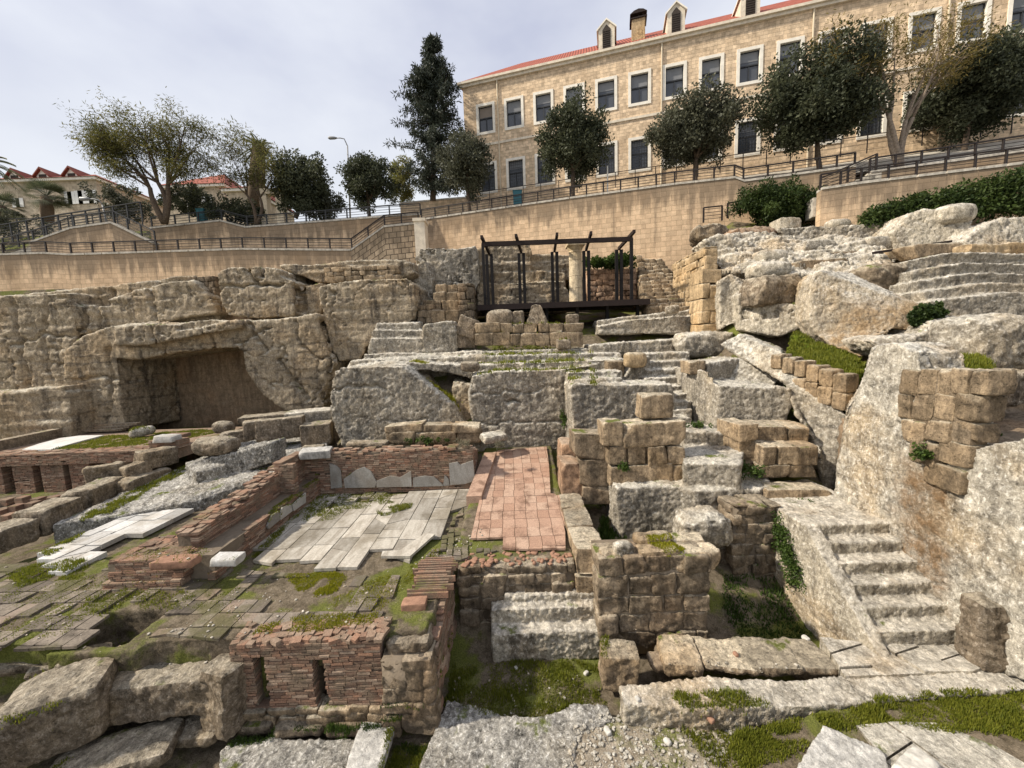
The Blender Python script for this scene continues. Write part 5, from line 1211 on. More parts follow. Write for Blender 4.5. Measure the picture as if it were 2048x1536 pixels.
a = Acc(); A_, B_ = Pz(-30, 905, HZT), Pz(165, 862, HZT); a.beam(A_+Vector((0, 0, .15)), B_+Vector((0, 0, .15)), .4, .45); tag(a.build('low_wall', MAT['rubble']), 'low kerb wall behind the white marble strip', 'wall')
a = Acc(); A_, B_ = Pz(120, 870, HZT), Pz(235, 866, HZT)
for k in range(3): a.beam(A_+Vector((.3*k, .3+.2*k, .1+.1*k)), B_+Vector((.2*k, .3+.2*k, .1+.1*k)), .25, .1)
tag(a.build('low_steps', MAT['rubble']), 'thin layered steps at the mouth of the cave', 'steps')
v, f = stone_geo((.9, .42, .42), 51, rnd=.2, rough=.015, res=.06, shape=.25); p = Pz(286, 872, HZT); a = Acc(); a.add(rot3(v, 0, -.1, .75, p+Vector((0, 0, .2))), f); tag(a.build('column_drum', MAT['limestone'], smooth=True), 'short grey column piece lying on the grass near the cave', 'column')
a = Acc(); p = Pz(330, 884, HZT); bricks(a, (Pd(302, 890, HD+.3).x, HD+.2, HZT), (1, 0, 0), 1.2, HZT, HZT+.32, dep=.5); a.box(Pd(304,890,HD+.3).x, Pd(345,890,HD+.3).x, HD+.8, HD+1.2, HZT+.25, HZT+.40); tag(a.build('brick_stub', MAT['brick']), 'short raised brick stub at the end of the suspended floor', 'wall')
lz('marble_fragment', 'pale squared marble piece on the short brick stub', (302,868,342,884), HZT+.3, .5, 'marble_white', cat='fragment', rnd=.02, rough=.006)
# ---- foreground stones at the west
for lb, rect, zb, dep, kw in (
 ('large slanting grey boulder at the bottom corner under the tiled floor', (-40,1320,126,1530), .45, .9, dict(rnd=.12, rz=.5, rough=.03)),
 ('flat topped stone at the picture edge above the slanting boulder', (-60,1288,66,1352), 1.0, .6, dict(rnd=.1, rz=.3)),
 ('low brown stone between the flat topped stone and the grey one', (40,1295,112,1352), .95, .5, dict(rnd=.12, rz=.4)),
 ('upright grey stone between two boulders below the sunken hole', (92,1282,182,1385), .75, .5, dict(rnd=.12, rz=.35)),
 ('small dark stone beside the big split block', (172,1286,240,1350), .95, .45, dict(rnd=.12)),
 ('low weathered boulder at the bottom edge under the big split block', (60,1455,285,1580), .1, .7, dict(rnd=.14, rough=.03, rz=.3)),
 ('right hand broken face of the big split block', (385,1298,468,1482), .1, .55, dict(rnd=.08, rough=.03, rz=-.3)),
 ('squat base block under the big split block', (262,1412,420,1500), .05, .6, dict(rnd=.08, rough=.03)),
 ('big split block of porous stone at the corner of the furnace wall', (166,1279,415,1440), .5, 1.0, dict(rnd=.08, rough=.03, rz=.06))):
    lb = lb.replace('right hand broken face of the big split block', 'broken slanting chunk between the big split block and the slots')
    lz('boulder', lb, rect, zb, dep, 'boulder', cat='boulder', res=.03, facets=7, cut=(.74, .92), **kw)
for i in range(3):
    lz('footing_block', ('squared footing stone below the first slot of the furnace wall', 'squared footing stone between the two slots of the furnace wall', 'footing stone below the second slot of the furnace wall')[i], ((468,1420,540,1470), (545,1425,640,1475), (650,1428,735,1476))[i], .02, .3, 'rubble', rnd=.06)
lz('flat_slab', 'smooth grey slab with a straight edge on the ground below the furnace wall', (672,1474,752,1580), .03, .9, 'slab', cat='slab', rnd=.03, rough=.012)
# ---- pits in the middle
a = Acc(); zq = Pd(1300, 1110, 7.05).z; q0, q1 = Pd(1197, 1190, 7.05).x, Pd(1421, 1190, 7.05).x
rubble(a, (q0, 7.05, -.1), (1, 0, 0), q1-q0, -.1, zq, .6, .40, (.35, .75), res=.04, rough=.03, rnd=.035); a.m = 1; a.box(q0+.04, q1-.04, 7.10, 7.9, -.1, zq-.12); a.m = 0
tag(a.build('block_wall', RB_, smooth=True, mat2=MO), 'front wall of the small square chamber, dark rough blocks with a mossy top', 'wall')
a = Acc(); z = Pd(1300, 1110, 7.05).z
for (x0, y0, x1, y1) in ((1275,1062,1330,1085),(1330,1060,1400,1082),(1280,1085,1350,1108),(1350,1080,1420,1106),(1200,1085,1235,1108)):
    p, q = Pz(x0, y1, z), Pz(x1, y0, z); block(a, p.x, q.x, p.y, q.y, z-.4, z+RND.uniform(-.02, .07), rnd=.08, rough=.03, res=.04)
tag(a.build('capping_stones', MAT['ashlar'], smooth=True), 'broken mossy stones capping the small square chamber', 'stones')
lz('boulder', 'smooth upright grey stone leaning on the small square chamber', (1224,1070,1272,1135), 1.75, .3, 'limestone', cat='boulder', rnd=.18, shape=.35, rz=.2, tilt=(.2, .12))
lz('boulder', 'hanging rounded chunk of grey limestone above the deep pit', (1370,1003,1478,1108), 1.35, .9, 'limestone', cat='boulder', rnd=.3, shape=.25, rough=.06)
a = Acc(); p0_, p1_ = Pd(1465, 1080, 8.75), Pd(1558, 1080, 8.75)
rubble(a, (p0_.x, 8.75, -.2), (1, 0, 0), p1_.x-p0_.x, -.2, Pd(1510, 1012, 8.75).z, .7, .24, (.2, .5), res=.05, rough=.035); a.m = 1; a.box(p0_.x+.03, p1_.x-.03, 8.80, 9.6, -.2, Pd(1510,1014,8.75).z-.05); a.m = 0
tag(a.build('rubble_pier', RB_, smooth=True, mat2=MO), 'dark rubble pier standing in the deep pit beside the hanging chunk', 'pier')
a = Acc(); p0_, p1_ = Pd(1400, 1180, 8.9), Pd(1600, 1180, 8.9); rubble(a, (p0_.x, 9.0, -.4), (1, 0, 0), p1_.x-p0_.x, -.4, 1.6, .5, .26, (.2, .5), res=.06, rough=.04); tag(a.build('rubble_wall', RB_, smooth=True), 'shaded rubble wall at the back of the deep pit', 'wall')
STK = dict(rnd=.022, rough=.018)
ashlar('block_pile', 'three course pile of squared brown blocks in the centre of the ruins', 10.3, .72, [(845,893,[1206,1246,1372]), (893,931,[1218,1256,1292,1335,1371]), (931,972,[1221,1345,1370])], AS, 'wall', **STK)
loose('cut_block', 'single squared block resting on top of the three course pile', 'block', (1282,784,1349,834), 10.55, .5, AS, rnd=.04, rough=.018)
ashlar('block_pile', 'dark two block stack wedged between the long wall and the three course pile', 10.7, .8, [(868,921,[1148,1216]), (921,975,[1160,1220]), (975,1010,[1165,1225])], RB_, 'wall', **STK)
ashlar('block_pile', 'stepped pile of cut blocks against the pale rock, two tiers high', 10.1, .9, [(893,931,[1528,1556,1596,1641]), (931,956,[1522,1580,1636])], AS, 'wall', **STK)
ashlar('block_pile', 'upper tier of cut blocks behind the stepped pile', 10.75, .9, [(852,890,[1514,1549,1576,1616]), (890,930,[1480,1516,1560])], AS, 'wall', **STK)
ashlar('block_pile', 'side blocks of the stepped pile facing the three course pile', 10.5, 1.2, [(850,885,[1478,1516]), (885,920,[1480,1526]), (918,952,[1490,1528])], AS, 'wall', **STK)
loose('cut_block', 'long single block lying in front of the stepped pile above the worn stair', 'block', (1533,962,1668,1008), 9.35, .55, AS, rnd=.04, rough=.018)
loose('cut_block', 'capstone bridging the dark narrow slot', 'block', (1379,719,1412,747), 13.2, .8, MAT['ashlar'], rnd=.05)
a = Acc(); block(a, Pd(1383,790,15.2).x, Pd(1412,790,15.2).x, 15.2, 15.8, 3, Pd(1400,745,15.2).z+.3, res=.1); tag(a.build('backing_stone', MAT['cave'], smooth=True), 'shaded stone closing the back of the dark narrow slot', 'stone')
loose('cut_block', 'rounded orange stone on the shoulder of the narrow steep stair', 'boulder', (1252,704,1296,734), 14.9, .5, MAT['ashlar_gold'], rnd=.15, shape=.3)
loose('cut_block', 'dark block in the notch beside the narrow steep stair', 'block', (1214,720,1250,755), 15.5, .6, AS, rnd=.06)
loose('boulder', 'brown stone lodged on the edge of the huge grey rock mass', 'boulder', (920,722,958,742), 15.1, .5, MAT['boulder'], rnd=.12, shape=.3)
ashlar('block_wall', 'low line of footing blocks at the base of the huge grey rock mass', 14.2, .7, [(850,866,[768,845,905,960]), (864,888,[772,830,868,912,962])], AS, 'wall', **STK)
loose('boulder', 'flat weathered stone between the footing blocks and the pink tiles', 'boulder', (960,862,1012,884), 13.6, .7, MAT['limestone'], rnd=.12, rz=.4)
loose('boulder', 'low flat stones left of the footing blocks', 'boulder', (690,878,770,896), 13.6, .6, MAT['boulder'], rnd=.1)
# ---- east: ashlar set in the rock-cut wall, small wall on the rib
ashlar('block_wall', 'brown coursed masonry set into the pale rock-cut wall', None or 8, .5, [(738,790,[1800,1836,1872,1900,1938,1978]), (790,842,[1796,1820,1866,1910,1956]), (842,884,[1804,1850,1900,1950]), (884,930,[1816,1872,1938]), (932,978,[1843,1924])], AS, x=8.06, rnd=.03, rough=.02, res=.045, jit=.015)
a = Acc(); a.box(8.09, 8.4, Px(1945,800,8.06).y, Px(1826,800,8.06).y, Px(1890,880,8.06).z, Px(1890,748,8.06).z-.05); tag(a.build('masonry_core', RB_), 'mortar bed behind the brown coursed masonry of the rock-cut wall', 'masonry')
a = Acc(); A_, B_ = Pd(1562, 742, 12.5), Pd(1722, 800, 10.2)
for r in range(2):
    for k in range(6):
        t0, t1 = k/6, (k+1)/6; p, q = A_.lerp(B_, t0), A_.lerp(B_, t1); h = (.52, .5)[r]; z = (.12, -.39)[r]
        if r and k < 2: continue
        c = (p+q)/2; u = q-p; u.z = 0; v, f = stone_geo((u.length-.02, .5, h-.01), nseed(), rnd=.05, rough=.022, res=.05); a.add(rotz(v, math.atan2(u.y, u.x), (c.x, c.y+.25, c.z+z+h/2)), f)
tag(a.build('block_wall', AS, smooth=True), 'small two course block wall holding the grass strip on the diagonal rib', 'wall')
lz('boulder', 'large rough grey block at the picture edge beside the foot of the worn stair', (1972,1212,2130,1340), .45, .5, 'boulder', cat='boulder', rnd=.12, rough=.04, see_top=False)
# ---- pit floor stones at the front
FLB = [('first porous block of the row behind the white ledge, next to the narrow gap', (1336,1264,1416,1350)), ('second porous block in the row behind the white ledge', (1418,1270,1522,1352)), ('third porous block in the row behind the white ledge', (1502,1270,1618,1354)), ('fourth porous block with a rounded end behind the white ledge', (1586,1273,1686,1350))]
for lb, rc in FLB: lz('cut_block', lb, rc, .28, .75, 'ashlar', rnd=.09, rough=.03, rz=-.12, group='porous blocks behind the white ledge', res=.03)
slabs('stone_paving', 'flat worn paving stones at the foot of the worn stair', 'paving', [(1640,1275),(1740,1282),(1930,1282),(1985,1330),(1950,1342),(1800,1346),(1690,1352)], .48, .62, .8, MAT['limestone_pale'], rot=.25, gap=.03, th=.3, brk=.2, zj=.02, tilt=.02)
lz('cut_block', 'leaning squared block standing in the grass before the deep dark gap', (1208,1274,1284,1384), .0, .5, 'ashlar', rnd=.06, rough=.03, rz=-.1, res=.03)
lz('boulder', 'rough small block wedged in the narrow gap by the porous row', (1306,1310,1345,1345), .25, .4, 'rubble', cat='boulder', rnd=.08)
a = Acc(); p = [Pz(1570,1600,.5), Pz(1588,1540,.5), Pz(1648,1449,.52), Pz(1700,1472,.5), Pz(1765,1500,.46), Pz(1810,1600,.44)]
rock('triangular_slab', 'pale triangular slab with a pointed tip at the bottom edge', 'slab', [(p, Vector((0, 0, -.5)))], MAT['slab'], vox=.03, amp=.03, sc=2, fine=.015)
slabs('stone_paving', 'mossy paving slabs in the bottom corner under the grass band', 'paving', [(1712,1450),(1790,1444),(1880,1446),(1990,1490),(2110,1560),(2110,1640),(1800,1640),(1770,1520)], .37, .7, 1.1, MAT['limestone'], rot=.35, gap=.025, th=.3, brk=.3, zj=.012, tilt=.012)
lz('boulder', 'small bright white stone at the bottom edge beside the triangular slab', (1815,1500,1905,1580), .38, .3, 'white_stone', cat='boulder', rnd=.05, rz=.4)
# ---- steel frame on its platform, and the column
def build_frame():
    d0, d1 = 20.4, 23.2
    zp = (Pd(960, 615, d0).z+Pd(1262, 598, d0).z)/2; zt = (Pd(965, 493, d0).z+Pd(1262, 474, d0).z)/2
    X0, X1 = Pd(956, 615, d0).x, Pd(1296, 598, d0).x
    root = empty('steel_frame', Vector(((X0+X1)/2, d0, zp-1)), 'dark steel post frame on a raised platform around the old column', 'frame'); rl = -Vector(root.location)
    A = Acc(); A.box(X0, X1, d0-.25, d1+.6, zp-.16, zp); A.box(X0, X1, d0-.32, d0-.25, zp-.26, zp+.03); A.build('platform', MAT['steel_brown'], root, loc=rl)
    for x in np.linspace(X0+.4, X1-.4, 6):
        A = Acc(); A.box(x-.08, x+.08, d0+.4, d0+.56, zp-1.2, zp-.16); A.build('leg', MAT['steel'], root, loc=rl)
    xa, xb = Pd(966, 500, d0).x, Pd(1263, 480, d0).x
    for x in (xa, xb):
        A = Acc(); A.box(x-.075, x+.075, d0-.05, d0+.1, zp, zt+.05); A.build('post', MAT['steel'], root, loc=rl)
    A = Acc(); A.box(xa-.05, xb+.05, d0-.051, d0+.101, zt-.10, zt+.12); A.build('front_beam', MAT['steel_brown'], root, loc=rl)
    for i, (xt, xf) in enumerate(((980, 965), (1044, 1032), (1110, 1112), (1173, 1178), (1238, 1262))):
        c = Pd(xt, 560, d1).x
        for s in (-.17, .11):
            A = Acc(); A.box(c+s-.055, c+s+.115, d1-.08, d1+.08, zp, zt+.12); A.build('post', MAT['steel'], root, loc=rl)
        A = Acc(); xn = Pd(xf, 490, d0).x; A.beam((xn, d0-.55, zt+.24), (c+.02, d1+.12, zt+.2), .13, .16); A.build('rafter', MAT['steel_brown'], root, loc=rl)
    return zp
ZP = build_frame()
def build_column():
    c = Pd(1152, 600, 21.6); r = .37; zt = Pd(1152, 489, 21.6).z
    root = empty('column', Vector((c.x, c.y, ZP)), 'old sandstone column of stacked drums with a worn capital', 'column'); rl = -Vector(root.location)
    hs = [.0, .27, .47, .73, .855]; H = zt-ZP
    for i in range(4):
        A = Acc(); n = 22; pts = np.linspace(hs[i]*H+.01, hs[i+1]*H-.006, 6); rr = [r*(1-.06*z/H)*(.985 if k in (0, 5) else 1) for k, z in enumerate(pts)]
        A.tube([(c.x, c.y, ZP+z) for z in pts], rr, n); v = A.arrays(); A.v = [v+(fbm(v*4, 3)*.012)[:, None]*np.array([1, 1, 0])]; A.build('drum', MAT['column'], root, loc=rl, smooth=False)
    A = Acc(); z = ZP+hs[4]*H; A.tube([(c.x, c.y, z+t) for t in (0, .05, .1, .25, .36)], [r*.95, r*1.0, r*.93, r*1.12, r*1.28], 22); A.obox((c.x, c.y, z+.42), (r*1.3, 0, 0), (0, r*1.3, 0), (0, 0, .07)); A.build('capital', MAT['column'], root, loc=rl)
    A = Acc(); A.box(c.x-.48, c.x+.48, c.y-.48, c.y+.48, ZP, ZP+.06); A.build('base', MAT['column'], root, loc=rl)
build_column()
ashlar('block_wall', 'two course bench of mossy blocks in front of the steel frame', 18.0, .7, [(646,665,[950,1000,1025,1047,1076,1098,1128,1168]), (665,691,[948,985,1020,1040,1070,1100,1135,1167])], AS, **STK)
for lb, rc, d, dep, kw in (
 ('rounded boulder on the mossy bench before the frame', (972,618,1026,652), 18.1, .6, dict(rnd=.25, shape=.3)), ('small pale stone between the two boulders on the bench', (1025,622,1048,651), 18.2, .4, dict(rnd=.1)),
 ('pointed leaning stone on the mossy bench', (1050,608,1097,650), 18.1, .5, dict(rnd=.08, taper=.6, rough=.04)), ('little block alone on the grass under the platform', (1133,629,1158,645), 18.6, .4, dict(rnd=.06)),
 ('tilted grey slab leaning beside the mossy bench', (914,634,954,672), 18.4, .6, dict(rnd=.06, tilt=(0, .35))), ('dark recess block beside the mossy bench', (910,668,950,694), 18.5, .7, dict(rnd=.06)), ('small squared stone in front of the mossy bench', (1114,678,1142,696), 17.6, .5, dict(rnd=.05))):
    loose('boulder', lb, 'boulder', rc, d, dep, MAT['boulder'], see_top=False, **kw)
for k, (y0, y1, x0, x1, d) in enumerate(((622,638,868,918,19.4), (603,622,864,918,20.0), (585,603,866,918,20.7), (572,586,874,916,21.4))):
    pass
a = Acc()
for (y0, y1, x0, x1, d) in ((620,640,862,918,19.5), (601,622,846,918,20.1), (584,603,864,918,20.8), (570,586,872,914,21.5)):
    n = 2
    for i in range(n):
        p, q = Pd(x0+(x1-x0)*i/n, y0, d), Pd(x0+(x1-x0)*(i+1)/n, y1, d); block(a, p.x, q.x, d, d+1.0, q.z-.15, p.z, rnd=.05, rough=.025, res=.09)
tag(a.build('stone_steps', AS, smooth=True), 'short flight of mossy block steps at the end of the steel platform', 'steps')
a = Acc(); p, q = Pd(918, 640, 19.9), Pd(946, 566, 19.9); rubble(a, (p.x, 19.9, p.z-.2), (1, 0, 0), q.x-p.x, p.z-.2, q.z, 1.4, .3, (.25, .5), res=.09); tag(a.build('rubble_wall', RB_, smooth=True), 'upright rubble cheek wall between the block steps and the platform', 'wall')
a = Acc(); p, q = Pd(835, 640, 19.6), Pd(866, 608, 19.6); rubble(a, (p.x, 19.6, p.z-.2), (1, 0, 0), q.x-p.x, p.z-.2, q.z, .8, .4, (.4, .8), res=.09); tag(a.build('rubble_wall', RB_, smooth=True), 'low dark stones below the leaning crags', 'wall')
a = Acc(); p, q = Pd(1176, 606, 24.2), Pd(1274, 536, 24.2); rubble(a, (p.x, 24.2, p.z-.3), (1, 0, 0), q.x-p.x, p.z-.3, q.z, .8, .36, (.3, .7), res=.1, rough=.03); a.box(p.x, q.x, 24.5, 25.2, p.z-.3, q.z-.1); tag(a.build('red_wall', MAT['red_wall'], smooth=True), 'reddish patched stone wall behind the steel frame under the creeper', 'wall')
a = Acc(); p, q = Pd(430, 630, 21.0), Pd(690, 530, 21.3)
rubble(a, (Pd(650,560,21.0).x, 21.0, Pd(700,562,21).z), (1, 0, 0), Pd(800,560,21).x-Pd(650,560,21).x, Pd(700,564,21).z, Pd(700,533,21).z, .5, .28, (.3, .7), res=.1); tag(a.build('rubble_wall', MAT['ashlar'], smooth=True), 'low coursed wall along the upper ledge under the stair wall', 'wall')
a = Acc(); rubble(a, (Pd(392,600,21.6).x, 21.2, Pd(410,625,21.2).z), (1, 0, 0), 1.4, Pd(410,628,21.2).z, Pd(410,552,21.2).z, .6, .28, (.25, .5), res=.1); tag(a.build('rubble_wall', RB_, smooth=True), 'dark rubble filling the gap between two cliff blocks', 'wall')
# narrow stair east of the frame, climbing to the long wall
a = Acc(); N = 15
for k in range(N):
    t = k/(N-1); d = 20.2+5.6*t; y = 614-104*t; p, q = Pd(1296-24*t, y, d), Pd(1392-72*t, y, d); n = 4
    for i in range(n): x0 = p.x+(q.x-p.x)*i/n; block(a, x0, x0+(q.x-p.x)/n-.01, d, d+.9, p.z-.7, p.z+RND.uniform(-.03, .03), rnd=.05, rough=.03, res=.12)
tag(a.build('stone_stair', MAT['ashlar'], smooth=True), 'long narrow stair of small stones climbing to the long wall', 'stairs')
ashlar('corner_wall', 'golden corner pier of stacked blocks beside the narrow stone stair', 17.8, 1.2, [(538,566,[1404,1443]), (566,596,[1404,1420,1443]), (596,622,[1404,1442]), (622,646,[1403,1422,1442]), (646,668,[1404,1442])], MAT['ashlar_gold'], 'pier', **STK)
a = Acc(); A_, B_ = Pd(1345, 560, 22.5), Pd(1408, 600, 18.6); u = B_-A_; u.z = 0; L = u.length
rubble(a, (A_.x, A_.y, 7.2), u, L, 7.2, Pd(1375, 512, 20.6).z, .6, .34, (.3, .7), res=.1, rough=.03); tag(a.build('golden_wall', MAT['ashlar_gold'], smooth=True), 'golden stone side wall of the narrow stone stair', 'wall')
# ---- hillside stones at the east
for lb, rc, d, dep, mt, kw in (
 ('brown overhanging block with a dark gap under it, beside the great tilted slab', (1516,548,1614,606), 15.2, 1.4, 'boulder', dict(rnd=.14, rough=.05)),
 ('white rounded boulder above the overhanging block', (1520,496,1584,526), 18.2, 1.2, 'limestone_pale', dict(rnd=.3, shape=.4)),
 ('flat arched stone directly above the overhanging block', (1516,520,1590,550), 17.2, 1.2, 'limestone_pale', dict(rnd=.2, shape=.3)),
 ('white boulder perched at the top of the slope below the hedge', (1898,402,1968,442), 17.4, 1.3, 'limestone_pale', dict(rnd=.3, shape=.45)),
 ('long flat beam shaped stone on the upper slope', (1648,502,1762,522), 18.6, .7, 'ashlar', dict(rnd=.05)),
 ('second beam shaped stone a step lower on the slope', (1592,518,1700,540), 17.6, .7, 'ashlar', dict(rnd=.06)),
 ('dark rubble lump between the tilted slab and the seat rows', (1740,524,1822,586), 15.4, 1.4, 'rubble', dict(rnd=.3, shape=.35, rough=.07)),
 ('pale flat slab at the foot of the round hedge', (1562,434,1612,454), 21.4, 1.0, 'limestone_pale', dict(rnd=.06)),
 ('small white boulder under the terrace wall', (1664,436,1706,456), 20.6, .9, 'limestone_pale', dict(rnd=.2, shape=.4)),
 ('grey stone on the slope under the bedrock shelf', (1610,478,1680,500), 19.0, 1.0, 'limestone', dict(rnd=.2, shape=.3)),
 ('low grey rock between the bedrock shelf and the iron beam', (1735,470,1800,502), 18.6, 1.1, 'limestone', dict(rnd=.2, shape=.3)),
 ('orange squared stone under the iron beam', (1772,496,1818,518), 17.9, .7, 'ashlar_gold', dict(rnd=.06)),
 ('brown squared stone beside the orange one under the iron beam', (1744,504,1772,522), 17.9, .6, 'boulder', dict(rnd=.06)),
 ('long brown stone course above the seat rows', (1820,486,1925,512), 16.4, .8, 'ashlar', dict(rnd=.06)),
 ('golden rock slab at the picture edge behind the seat rows', (1930,486,2090,522), 15.9, 1.0, 'ashlar_gold', dict(rnd=.1, rough=.05)),
 ('reddish rubble heap above the white rock knob', (1460,450,1560,490), 21.0, 1.5, 'red_wall', dict(rnd=.4, shape=.4, rough=.09)),
 ('brown rubble heap below the small fence', (1395,442,1465,480), 22.0, 1.5, 'boulder', dict(rnd=.4, shape=.4, rough=.09)),
 ('grey boulder at the picture edge above the grass ledge', (1966,628,2090,748), 9.9, 1.5, 'limestone', dict(rnd=.3, shape=.3, rough=.06)),
 ('split brown rock under the grey edge boulder above the dark hollow', (1974,742,2090,812), 9.4, 1.4, 'boulder', dict(rnd=.15, rough=.05)),
 ('small rock in the crack below the grey edge boulder', (1972,738,2020,764), 9.2, .5, 'boulder', dict(rnd=.1)),
 ('white knob of rock above the foot of the diagonal rib', (1365,664,1480,712), 16.3, 1.2, 'limestone', dict(rnd=.3, shape=.3, rough=.06)),
 ('small pale stone in the grass beside the golden corner pier', (1336,610,1362,624), 18.8, .5, 'limestone_pale', dict(rnd=.1, shape=.4))):
    kw.setdefault('facets', 9); kw.setdefault('cut', (.68, .9)); loose('boulder', lb, 'boulder', rc, d, dep, MAT[mt], see_top=False, **kw)
a = Acc(); a.beam(Pd(1746, 506, 17.3), Pd(1902, 483, 16.9), .12, .1); tag(a.build('iron_beam', MAT['steel_brown']), 'thin rusty iron beam lying along the upper slope', 'beam')
for i, (x0, x1, y) in enumerate(((1407,1444,433), (1455,1480,424))):
    p, q = Pd(x0, y, 23.6), Pd(x1, y-4, 23.6); railing('small_fence', ('short brown fence panel above the rubble heap', 'short brown fence panel half hidden by the round hedge')[i], [p+Vector((0, 0, -.3)), q+Vector((0, 0, -.3))], .8, 1.3, 4, cat='fence')
# ================================================================== PLANTS, LAMPS, SMALL THINGS
NR = np.random.RandomState(5)
def leaves(a, cen, rad, n, L, w, droop=.0, flat=0.0, fold=True):
    """n leaf blades scattered round the clump centres cen (k,3) with radii rad (k,)"""
    k = NR.randint(0, len(cen), n); q = NR.normal(size=(n, 3)); q /= np.linalg.norm(q, axis=1)[:, None]
    r = NR.random(n)**.45
    off = q*(r*rad[k])[:, None]; off[:, 2] *= (1-flat*.6)
    c = cen[k]+off
    d = NR.normal(size=(n, 3))+q*.8; d[:, 2] -= droop; d /= np.linalg.norm(d, axis=1)[:, None]
    s = np.cross(d, NR.normal(size=(n, 3))); s /= np.linalg.norm(s, axis=1)[:, None]
    if flat: 
        d[:, 2] *= (1-flat*.7); d /= np.linalg.norm(d, axis=1)[:, None]; s = np.cross(d, np.array([0, 0, 1.0])+NR.normal(size=(n, 3))*.35); s = np.cross(s, d)*0+s/np.linalg.norm(s, axis=1)[:, None]
    l = (L*NR.uniform(.6, 1.3, n))[:, None]; ww = (w*NR.uniform(.7, 1.2, n))[:, None]
    v = np.stack([c, c+d*l*.45+s*ww*.5, c+d*l, c+d*l*.45-s*ww*.5], 1).reshape(-1, 3)
    f = np.arange(n*4).reshape(n, 4)
    clump = NR.random(len(cen))
    a.v.append(v); a.f.extend(map(tuple, (f+a.n).tolist())); a.r.append(np.repeat(np.clip(clump[k]*.65+NR.random(n)*.35, 0, 1), 4)); a.n += len(v)
def sample_crown(c, r, n, shell=.5, bite=.35, seed=0):
    out = []; rs = np.random.RandomState(seed); off = rs.uniform(-20, 20, 3)
    while len(out) < n:
        q = rs.normal(size=3); q /= np.linalg.norm(q); t = rs.random()**shell
        edge = 1+.28*float(perlin(np.array([q*1.7+off]))[0]*1.6)
        p = q*t*edge
        if float(perlin(np.array([p*2.6+off]))[0]) < -bite: continue
        out.append(np.array(c)+p*np.array(r))
    return np.array(out)
def limb(a, p, q, r0, r1, bend=.12, n=5):
    p, q = Vector(p), Vector(q); L = (q-p).length; o = Vector((NR.uniform(-1, 1), NR.uniform(-1, 1), NR.uniform(.1, .8)))*L*bend
    pts = [p.lerp(q, i/(n-1))+o*math.sin(math.pi*i/(n-1)) for i in range(n)]
    a.tube(pts, [r0+(r1-r0)*i/(n-1) for i in range(n)], 6); return pts
def round_tree(label, base, cpx, rpx, d, n=9000, leaf='leaf_dark', L=.20, w=.12, clumps=150, trunk=.17, seed=1, group='round evergreen street trees', fork=.35, name='evergreen_tree', flat=1.0):
    """crown centre and half sizes given in photograph pixels at distance d"""
    c = Pd(cpx[0], cpx[1]-.05*rpx[1], d); sc = d/FPX*1.02; r = (rpx[0]*sc*.84, rpx[0]*sc*flat*.84, rpx[1]*sc*.82); c.z += .06*r[2]
    b = Pd(base[0], base[1], d); b.z -= .3
    root = empty(name, b, label, 'tree', group); rl = -Vector(b)
    cc = sample_crown(c, r, clumps, .42, .32, seed)
    A = Acc(); fk = Vector((c.x*.6+b.x*.4, c.y, c.z-r[2]*.75)); fk = b.lerp(fk, .9)
    limb(A, b, fk, trunk, trunk*.75, .03)
    idx = NR.choice(len(cc), 16, replace=False)
    for i in idx[:7]:
        m = limb(A, fk, Vector(cc[i])*.8+Vector(c)*.2, trunk*.55, trunk*.12, .12)
        for j in range(2): limb(A, m[2], cc[NR.randint(len(cc))], trunk*.25, trunk*.06, .1, 4)
    A.build('trunk', MAT['bark'], root, loc=rl, smooth=True)
    A = Acc(); leaves(A, cc, np.full(len(cc), min(r)*.27)*NR.uniform(.7, 1.4, len(cc)), int(n*2.2), L, w)
    A.build('crown', MAT[leaf], root, loc=rl)
    return root
round_tree('small round tree beside the conifer, first along the wall from the pillar', (940,424), (930,332), (57,58), 29.6, 6500, 'leaf_grey', seed=3)
round_tree('second round tree along the wall, in front of the lower windows', (1145,392), (1148,295), (80,68), 28.3, 11000, 'leaf_dark', seed=9)
round_tree('third round tree along the wall, greyer and set between window bays', (1391,364), (1394,268), (82,70), 26.6, 11000, 'leaf_grey', seed=12)
round_tree('largest dark round tree, beside the bare pale trunk', (1642,342), (1628,214), (104,90), 24.6, 15000, 'leaf_dark', seed=15, clumps=200)
round_tree('round tree at the picture corner behind the upper railing', (1928,312), (1950,180), (100,88), 24.4, 14000, 'leaf_dark', seed=21, clumps=190, fork=.3)
round_tree('dark round tree behind the upper walk, left of the conifer', (738,425), (734,368), (54,50), 33, 7500, 'leaf_dark', seed=24)
round_tree('bushy dark tree between the feathery trees and the street lamp', (590,428), (606,378), (62,58), 30.5, 8500, 'leaf_dark', seed=27)
def bush(label, cpx, rpx, d, n, leaf, L=.12, w=.06, clumps=70, seed=1, name='shrub', zb=None, cat='shrub', depth=1.0, cl=.26, group=None):
    c = Pd(cpx[0], cpx[1], d); sc = d/FPX*1.02; r = (rpx[0]*sc, rpx[0]*sc*depth, rpx[1]*sc)
    cc = sample_crown(c, r, clumps, .45, .4, seed); A = Acc(); leaves(A, cc, np.full(len(cc), min(r)*cl)*NR.uniform(.7, 1.4, len(cc)), int(n*1.3), L*1.5, w*1.7)
    for i in range(8):
        p = cc[NR.randint(len(cc))]; A.tube([(c.x+NR.uniform(-.2, .2), c.y, c.z-r[2]), tuple(p)], [.03, .01], 4)
    return tag(A.build(name, MAT[leaf]), label, cat, group)
bush('yellow green bushy trees beside the foot of the conifer', (803,365), (26,46), 36, 4500, 'leaf_yellow', .16, .05, 70, 31, 'tree', cat='tree')
